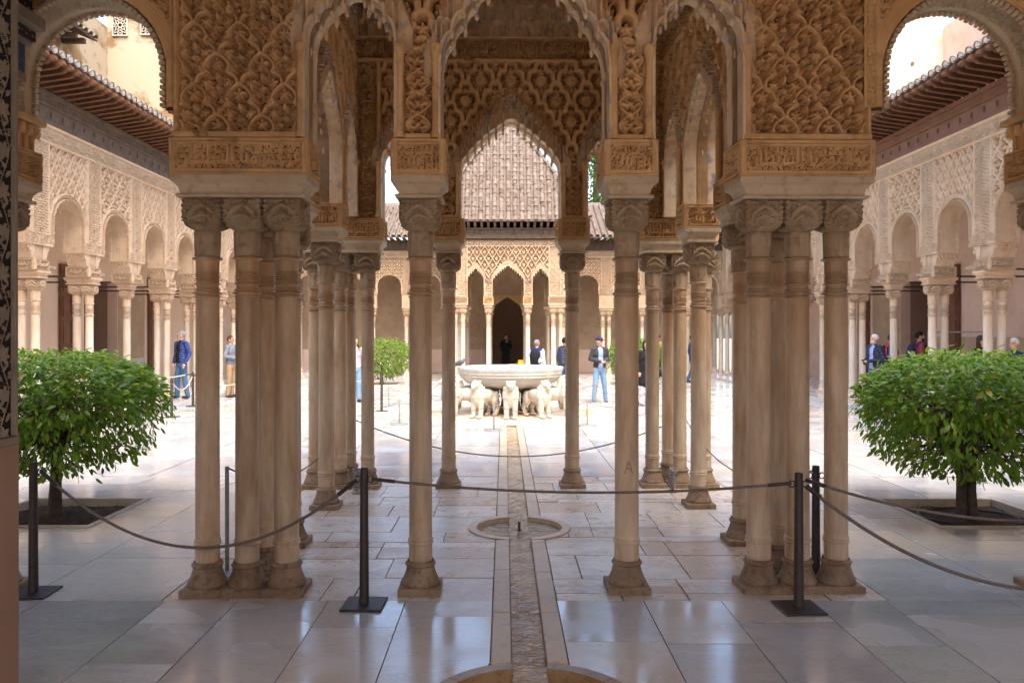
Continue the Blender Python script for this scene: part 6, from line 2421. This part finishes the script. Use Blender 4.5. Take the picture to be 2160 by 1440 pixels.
rope((-1.9, 33.6, 0.85), (1.0, 33.4, 0.80), 0.42, 'pale rope across the arches of the far pavilion', 'rope_pale', 0.014)
rope((3.1, 20.2, 0.55), (5.6, 19.0, 0.55), 0.25, 'pale rope beside the woman in the black coat', 'rope_pale', 0.010)

# floor spotlights
def spot(x, y, label):
    T = thing('floor_spotlight', label, 'spotlight', (x, y, 0), 0, 'small floor spotlights')
    obj('foot', MB().lathe([(0.055, 0), (0.055, 0.02), (0.02, 0.03), (0.018, 0.05)], 14).mesh('foot'), M['steel_grey'], T)
    mb = MB()
    for k in range(5):
        mb.lathe([(0.030, 0.05 + k * 0.026), (0.040, 0.054 + k * 0.026), (0.040, 0.066 + k * 0.026), (0.030, 0.070 + k * 0.026)], 14)
    mb.lathe([(0.028, 0.17), (0.030, 0.20)], 12)
    obj('body', mb.mesh('body'), M['steel_grey'], T)
    obj('head', MB().lathe([(0.024, -0.02), (0.045, 0.03), (0.05, 0.055), (0.04, 0.058), (0.034, 0.03)], 16).mesh('head'), M['steel_grey'], T, (0, 0, 0.215), (0.35, 0.2, 0))
    return T
spot(-1.80, 8.95, 'small grey spotlight at the foot of the left rear columns')
spot(1.765, 9.02, 'small grey spotlight at the foot of the right rear columns')

# yellow caution sign in the far pavilion
sg = thing('caution_sign', 'small yellow folding caution sign under the far pavilion', 'sign', (0.50, 31.0, 0), 0.1)
YEL = flat('yellow_plastic', (0.75, 0.50, 0.02), 0.45)
for s_ in (-1, 1):
    p = obj('panel', MB().box(-0.11, 0.11, -0.008, 0.008, 0, 0.76, 0.004).mesh('panel'), YEL, sg, (0, s_ * 0.10, 0), (s_ * 0.16, 0, 0))
    obj('pictogram', MB().prism([(-0.06, 0.50), (0.06, 0.50), (0.0, 0.61)], 'y', s_ * 0.009 - 0.001, s_ * 0.009 + 0.001).mesh('pictogram'), M['iron'], p)

# glass and steel barrier by the right portal
gb = thing('display_barrier', 'waist high steel framed barrier inside the right gallery', 'barrier', (10.4, 18.6, 0.1))
obj('frame', MB().tube([(0, -1.2, 0), (0, -1.2, 1.72), (0, 1.2, 1.72), (0, 1.2, 0)], 0.02, 6).mesh('frame'), M['steel_grey'], gb)
obj('mid_rail', MB().tube([(0, -1.2, 0.15), (0, 1.2, 0.15)], 0.012, 6).mesh('mid_rail'), M['steel_grey'], gb)

# ------------------------------------------------------------------ people
def mat_puffer(name, c):
    t = NT(name, 0.45, 0.45)
    a = tuple(x * 0.85 for x in c)
    b = tuple(min(1, x * 1.15) for x in c)
    t.color(t.ramp(t.noise(t.coords(), 12, 3), [(0.3, a), (0.7, b)]))
    w = t.n('ShaderNodeTexWave', Scale=5.5, Distortion=1.2)
    w.bands_direction = 'Z'
    t.l(t.tc.outputs['Object'], w.inputs['Vector'])
    t.bump(w.outputs['Fac'], 0.9, 0.03)
    return t.m
flat('skin_light', (0.52, 0.29, 0.20), 0.55, 0.35)
flat('skin_tan', (0.42, 0.22, 0.145), 0.55, 0.35)
for nm, c in (('denim', (0.055, 0.12, 0.22)), ('denim_pale', (0.16, 0.27, 0.40)), ('khaki', (0.30, 0.20, 0.115)), ('black_cloth', (0.012, 0.012, 0.014)), ('charcoal', (0.045, 0.045, 0.052)),
              ('grey_knit', (0.17, 0.18, 0.21)), ('lilac', (0.62, 0.48, 0.60)), ('white_cloth', (0.70, 0.70, 0.72)), ('navy', (0.022, 0.026, 0.075)), ('navy_blue', (0.02, 0.06, 0.22)),
              ('blue_shirt', (0.27, 0.34, 0.55)), ('maroon', (0.25, 0.045, 0.07)), ('hair_grey', (0.20, 0.20, 0.20)), ('hair_white', (0.50, 0.49, 0.47)), ('hair_dark', (0.014, 0.010, 0.009)),
              ('hair_brown', (0.075, 0.032, 0.018)), ('shoe_dark', (0.03, 0.028, 0.03)), ('shoe_grey', (0.2, 0.2, 0.22)), ('red_cloth', (0.5, 0.05, 0.04)), ('lavender_grey', (0.45, 0.42, 0.48))):
    flat(nm, c, 0.85, 0.2)
mat_puffer('puffer_blue', (0.02, 0.045, 0.20))
mat_puffer('puffer_navy', (0.016, 0.022, 0.055))

ARMS = {'down': ((0.235, 0.03, 1.16), (0.232, -0.05, 0.93)), 'hold': ((0.255, 0.04, 1.17), (0.055, -0.25, 1.10)), 'phone': ((0.235, -0.05, 1.17), (0.05, -0.26, 1.40)),
        'rope': ((0.285, 0.02, 1.17), (0.285, -0.13, 0.92)), 'point': ((0.33, -0.10, 1.28), (0.40, -0.33, 1.36)), 'pocket': ((0.295, 0.06, 1.17), (0.205, -0.07, 0.97))}
LEGS = {'stand': (((0.105, -0.01, 0.50), (0.115, 0.03, 0.10)), ((0.105, -0.01, 0.50), (0.115, 0.03, 0.10))),
        'wide': (((0.125, -0.03, 0.50), (0.165, 0.0, 0.10)), ((0.135, -0.01, 0.50), (0.19, 0.04, 0.10))),
        'step': (((0.10, -0.13, 0.52), (0.105, -0.14, 0.11)), ((0.10, 0.06, 0.50), (0.105, 0.26, 0.13)))}

def person(label, x, y, z, rot, H, top, legs, hair, skin='skin_light', arms=('down', 'down'), stance='stand', shirt=None, coat=None, shoes='shoe_dark', hairstyle='short',
           hat=None, beard=None, bag=None, head_turn=0.0, lean=0.0, scarf=None, held=None, girth=1.0):
    T = thing('person', label, 'person', (x, y, z), rot, 'visitors in the court')
    k = H / 1.75
    T.scale = (k, k, k)
    Lg = LEGS[stance]
    Rh = Matrix.Rotation(head_turn, 3, 'Z')
    def hd(p):
        q = Rh @ Vector((p[0], p[1], p[2] - 1.6))
        return (q.x, q.y, q.z + 1.6)
    # body: one skin surface
    b = MB()
    b.ell((0, 0, 1.30), (0.155, 0.09, 0.19)).ell((0, 0, 1.08), (0.14, 0.09, 0.2)).ell((0, 0, 0.94), (0.14, 0.09, 0.11))
    b.cap((0, 0.012, 1.42), hd((0, -0.002, 1.58)), 0.058, 0.054)
    b.ell(hd((0, -0.002, 1.648)), (0.076, 0.097, 0.108), R=Rh)
    b.ell(hd((0, -0.038, 1.585)), (0.055, 0.058, 0.055), R=Rh)
    b.cap(hd((0, -0.094, 1.660)), hd((0, -0.116, 1.622)), 0.011, 0.016)
    b.cap(hd((-0.02, -0.088, 1.588)), hd((0.02, -0.088, 1.588)), 0.010, 0.010)
    for s_ in (-1, 1):
        b.ell(hd((s_ * 0.078, 0.008, 1.632)), (0.013, 0.024, 0.034), R=Rh)
        b.ell(hd((s_ * 0.034, -0.084, 1.675)), (0.022, 0.012, 0.008), R=Rh)
    fingers = MB()
    for s_, nm in ((-1, arms[0]), (1, arms[1])):
        E, W = ARMS[nm]
        S = Vector((s_ * 0.175, 0, 1.43))
        E = Vector((s_ * E[0], E[1], E[2]))
        W = Vector((s_ * W[0], W[1], W[2]))
        b.cap(S, E, 0.045, 0.036)
        b.cap(E, W, 0.036, 0.026)
        d = (W - E).normalized()
        b.cap(W, W + d * 0.065, 0.027, 0.034)
        side = d.cross(Vector((0, 0, 1) if abs(d.z) < 0.8 else (0, -1, 0))).normalized()
        nrm = side.cross(d)
        base = W + d * 0.085
        for j, L in enumerate((0.062, 0.072, 0.068, 0.052)):
            o_ = side * (-0.027 + j * 0.018)
            p0 = base + o_ - d * 0.02
            p1 = p0 + d * L * 0.62
            p2 = p1 + d * L * 0.45 + nrm * (-0.022 if nm in ('down', 'rope') else 0.026)
            fingers.tube([p0, p1, p2], [0.0095, 0.009, 0.007], 6)
        t0 = W + d * 0.03 + side * 0.028 * s_
        fingers.tube([t0, t0 + d * 0.03 + side * 0.02 * s_, t0 + d * 0.06 + side * 0.018 * s_], [0.011, 0.010, 0.008], 6)
    for s_, (K, A) in ((-1, Lg[0]), (1, Lg[1])):
        b.cap((s_ * 0.085, 0, 0.92), (s_ * K[0], K[1], K[2]), 0.075, 0.052)
        b.cap((s_ * K[0], K[1], K[2]), (s_ * A[0], A[1], A[2]), 0.052, 0.036)
        b.ell((s_ * A[0], A[1] - 0.05, 0.045), (0.04, 0.10, 0.035))
    body = remesh(b, 0.0105, 1, 'body')
    bm = bmesh.new()
    bm.from_mesh(body)
    fm = fingers.mesh('f')
    bm.from_mesh(fm)
    bm.to_mesh(body)
    bm.free()
    bpy.data.meshes.remove(fm)
    for p in body.polygons:
        p.use_smooth = True
    obj('body', body, M[skin], T)
    ey = MB()
    for s_ in (-1, 1):
        ey.ell(hd((s_ * 0.033, -0.092, 1.652)), (0.013, 0.008, 0.008), 8, 6)
    obj('eyes', ey.mesh('eyes'), M['hair_dark'], T)
    # trousers
    q = MB()
    q.ell((0, 0.005, 0.95), (0.158 * girth, 0.115 * girth, 0.11)).ell((0, 0.01, 0.88), (0.165, 0.12, 0.11))
    for s_, (K, A) in ((-1, Lg[0]), (1, Lg[1])):
        q.cap((s_ * 0.085, 0.005, 0.86), (s_ * K[0], K[1], K[2]), 0.092, 0.072)
        q.cap((s_ * K[0], K[1], K[2]), (s_ * A[0], A[1], A[2] - 0.02), 0.072, 0.062)
    obj('trousers', remesh(q, 0.015, 2, 'trousers'), M[legs], T)
    for s_, (K, A) in ((-1, Lg[0]), (1, Lg[1])):
        f = MB().ell((s_ * A[0], A[1] - 0.055, 0.040 + A[2] - 0.10), (0.050, 0.135, 0.042)).ell((s_ * A[0], A[1], 0.070 + A[2] - 0.10), (0.046, 0.06, 0.05))
        obj('shoe', remesh(f, 0.012, 1, 'shoe'), M[shoes], T)
    # upper garment
    def torso(b, g, sleeves=True, low=0.90):
        b.ell((0, 0.0, 1.31), (0.180 * g, 0.118 * g, 0.19)).ell((0, -0.008, 1.10), (0.168 * g * girth, 0.122 * g * girth, 0.20)).ell((0, 0.0, low + 0.10), (0.172 * g * girth, 0.126 * g * girth, 0.13))
        b.cap((-0.135, 0.006, 1.43), (0.135, 0.006, 1.43), 0.066 * g, 0.066 * g)
        b.cap((0, 0.012, 1.42), (0, 0.008, 1.49), 0.085 * g, 0.068 * g)
        if sleeves:
            for s_, nm in ((-1, arms[0]), (1, arms[1])):
                E, W = ARMS[nm]
                b.cap((s_ * 0.175, 0, 1.43), (s_ * E[0], E[1], E[2]), 0.066 * g, 0.056 * g)
                b.cap((s_ * E[0], E[1], E[2]), (s_ * W[0], W[1], W[2]), 0.056 * g, 0.042 * g)
    if shirt:
        s1 = MB()
        torso(s1, 0.94, False, 0.88)
        obj('shirt', remesh(s1, 0.015, 2, 'shirt'), M[shirt], T)
    j = MB()
    torso(j, 1.06 if shirt or coat else 1.0)
    if coat:
        for i in range(5):
            zz = 0.95 - (0.95 - coat) * i / 4
            j.ell((0, 0.01, zz), (0.175 + 0.012 * i, 0.135 + 0.012 * i, 0.14))
    jm = remesh(j, 0.015, 2, 'garment')
    if shirt:      # open at the front
        bm = bmesh.new()
        bm.from_mesh(jm)
        kill = [f for f in bm.faces if f.calc_center_median().y < -0.05 and abs(f.calc_center_median().x + 0.0) < 0.062 + 0.03 * (1.45 - f.calc_center_median().z) and 0.80 < f.calc_center_median().z < 1.52
                and f.normal.y < -0.1 and f.calc_center_median().y > -0.16]
        bmesh.ops.delete(bm, geom=kill, context='FACES')
        bm.to_mesh(jm)
        bm.free()
    obj('coat' if coat else 'jacket' if shirt else 'jersey', jm, M[top], T)
    # hair
    h = MB()
    h.ell(hd((0, 0.014, 1.668)), (0.086, 0.104, 0.103), R=Rh)
    if hairstyle == 'long':
        h.cap(hd((0, 0.06, 1.62)), (0, 0.075, 1.38), 0.075, 0.06)
        for s_ in (-1, 1):
            h.cap(hd((s_ * 0.07, 0.0, 1.62)), (s_ * 0.085, -0.045, 1.36), 0.036, 0.035)
    if hairstyle == 'bun':
        h.ell(hd((0, 0.06, 1.76)), (0.035, 0.035, 0.03))
    if hairstyle == 'bob':
        for s_ in (-1, 1):
            h.cap(hd((s_ * 0.068, -0.01, 1.65)), hd((s_ * 0.072, -0.02, 1.54)), 0.034, 0.032)
        h.cap(hd((0, 0.06, 1.63)), hd((0, 0.065, 1.53)), 0.07, 0.05)
    hm = remesh(h, 0.009, 1, 'hair')
    bm = bmesh.new()
    bm.from_mesh(hm)
    Ri = Rh.inverted()
    kill = []
    for f in bm.faces:
        c = f.calc_center_median()
        l = Ri @ Vector((c.x, c.y, 0))
        if l.y < -0.045 and c.z < 1.705 and abs(l.x) < 0.062 or (hairstyle in ('short', 'bun') and c.z < 1.60):
            kill.append(f)
        elif hairstyle in ('short', 'bun') and l.y < -0.02 and c.z < 1.655:
            kill.append(f)
    bmesh.ops.delete(bm, geom=kill, context='FACES')
    bm.to_mesh(hm)
    bm.free()
    obj('hair', hm, M[hair], T)
    if beard:
        m = MB().ell(hd((0, -0.05, 1.572)), (0.058, 0.056, 0.048), R=Rh)
        obj('beard', remesh(m, 0.010, 1, 'beard'), M[beard], T)
    if hat:
        kind, hm_ = hat
        m = MB()
        if kind == 'cap':
            m.ell(hd((0, 0.008, 1.70)), (0.092, 0.110, 0.085), R=Rh)
            m.ell(hd((0, -0.115, 1.692)), (0.075, 0.075, 0.012), R=Rh)
        else:
            m.ell(hd((0, 0.012, 1.70)), (0.096, 0.114, 0.095), R=Rh)
        me = remesh(m, 0.009, 1, 'hat')
        bm = bmesh.new()
        bm.from_mesh(me)
        bmesh.ops.delete(bm, geom=[f for f in bm.faces if f.calc_center_median().z < 1.672], context='FACES')
        bm.to_mesh(me)
        bm.free()
        ho = obj('hat', me, M[hm_], T)
        if kind == 'cap':
            obj('cap_badge', MB().ell(hd((0.0, -0.098, 1.735)), (0.026, 0.012, 0.015), 8, 6).mesh('cap_badge'), M['red_cloth'], ho)
    if bag:
        m = MB()
        if bag[0] == 'backpack':
            m.ell((0, 0.20, 1.22), (0.15, 0.10, 0.25)).ell((0, 0.17, 1.05), (0.14, 0.10, 0.12))
            for s_ in (-1, 1):
                m.tube([(s_ * 0.11, 0.13, 1.40), (s_ * 0.12, 0.02, 1.515), (s_ * 0.125, -0.10, 1.42), (s_ * 0.13, -0.125, 1.25), (s_ * 0.16, -0.02, 1.08), (s_ * 0.13, 0.12, 1.02)], 0.022, 6)
        else:
            m.ell((-0.21, -0.02, 1.10), (0.06, 0.10, 0.12))
            m.tube([(-0.21, 0.0, 1.2), (-0.18, 0.03, 1.49), (-0.16, 0.0, 1.5), (-0.2, -0.06, 1.2)], 0.014, 6)
        obj('bag', remesh(m, 0.014, 1, 'bag'), M[bag[1]], T)
    if scarf:
        m = MB()
        for s_ in (-1, 1):
            m.cap((s_ * 0.15, 0.04, 1.475), (s_ * 0.07, -0.10, 1.36), 0.045, 0.035)
        m.ell((0, 0.115, 1.32), (0.185, 0.045, 0.20))
        m.cap((-0.15, 0.03, 1.47), (0.15, 0.03, 1.47), 0.06, 0.06)
        obj('shoulder_wrap', remesh(m, 0.014, 1, 'shoulder_wrap'), M[scarf], T)
    if held:
        E, W = ARMS[arms[1]]
        W = Vector(W)
        E = Vector(E)
        c = W + (W - E).normalized() * 0.10
        obj('phone', MB().box(-0.036, 0.036, -0.005, 0.005, -0.07, 0.07, 0.003).mesh('phone'), M['black_cloth'], T, c, (0.5, 0, 0))
    return T

R90 = PI / 2
person('man in open blue padded jacket, black shirt and jeans with a hand on the rope', -8.55, 20.75, 0.10, -0.5, 1.74, 'puffer_blue', 'denim', 'hair_grey', arms=('down', 'rope'), stance='wide', shirt='black_cloth', head_turn=-0.9, girth=1.1)
person('man in grey jersey and khaki trousers seen from the side between two columns', -7.80, 22.3, 0.0, 1.4, 1.72, 'grey_knit', 'khaki', 'hair_brown', 'skin_tan', ('hold', 'hold'), shoes='shoe_dark')
person('woman with long brown hair, lilac top and pale jeans between left columns', -4.02, 20.7, 0.0, 0.55, 1.68, 'lilac', 'denim_pale', 'hair_brown', arms=('phone', 'phone'), hairstyle='long', held=True)
person('woman in a long black coat holding a phone in the far central archway', -0.06, 36.2, 0.0, 0.1, 1.72, 'black_cloth', 'black_cloth', 'hair_dark', 'skin_tan', ('phone', 'phone'), coat=0.35, hairstyle='bun', bag=('shoulder', 'black_cloth'), held=True)
person('grey haired man in white shirt with navy jersey over shoulders, seen from behind', 0.78, 22.4, 0.0, PI - 0.5, 1.60, 'white_cloth', 'khaki', 'hair_grey', arms=('down', 'point'), scarf='navy', bag=('backpack', 'black_cloth'))
person('man in cap, grey jacket, blue shirt and jeans standing right of the fountain', 2.34, 20.75, 0.0, 0.25, 1.68, 'charcoal', 'denim_pale', 'hair_grey', arms=('hold', 'hold'), stance='wide', shirt='blue_shirt', hat=('cap', 'navy'), shoes='shoe_grey', head_turn=0.35)
person('person with dark backpack half hidden behind the right rear single column', 1.58, 22.6, 0.0, PI * 0.8, 1.66, 'charcoal', 'denim', 'hair_dark', bag=('backpack', 'puffer_navy'))
person('woman with dark bobbed hair in a long black coat between right columns', 3.36, 19.7, 0.0, 0.3, 1.60, 'black_cloth', 'lavender_grey', 'hair_dark', coat=0.62, arms=('down', 'pocket'), hairstyle='bob', shoes='shoe_grey')
person('child in a blue jacket holding a rope beside the woman in black', 3.12, 20.1, 0.0, 0.8, 1.40, 'navy_blue', 'denim', 'hair_dark', arms=('rope', 'rope'))
person('walking person in dark blue clothes far right between columns', 6.55, 28.3, 0.0, 0.9, 1.72, 'navy', 'denim', 'hair_dark', stance='step', shoes='shoe_dark')
person('person raising a hand in the shade of the far right gallery', 6.15, 32.6, 0.0, -1.0, 1.70, 'khaki', 'black_cloth', 'hair_dark', 'skin_tan', ('down', 'phone'))
person('white haired bearded man in dark padded jacket reading a phone by the right gallery', 8.46, 18.5, 0.10, -1.25, 1.66, 'puffer_navy', 'denim', 'hair_white', arms=('hold', 'hold'), shirt='blue_shirt', beard='hair_white', held=True)
person('dark haired bearded man in maroon hoodie with blue backpack in the right gallery', 9.72, 18.9, 0.10, 1.35, 1.72, 'maroon', 'denim', 'hair_dark', 'skin_tan', beard='hair_dark', bag=('backpack', 'navy'))
person('person in blue coat with red scarf hidden behind a column of the right gallery', 9.55, 19.9, 0.10, 1.0, 1.66, 'navy_blue', 'denim', 'hair_brown', scarf='red_cloth', bag=('backpack', 'navy'))
person('woman in dark knitted hat with long brown hair beside a right gallery column', 9.78, 16.55, 0.10, 0.15, 1.62, 'black_cloth', 'denim', 'hair_brown', hairstyle='long', hat=('beanie', 'charcoal'))
person('white haired man with glasses in dark quilted coat at the right edge', 9.30, 14.75, 0.10, -1.1, 1.60, 'puffer_navy', 'denim', 'hair_white', girth=1.1)
person('visitor in pale jeans standing in the dark far left gallery', -7.2, 31.5, 0.0, 0.4, 1.70, 'grey_knit', 'denim', 'hair_dark')

bpy.data.scenes.remove(TMP)
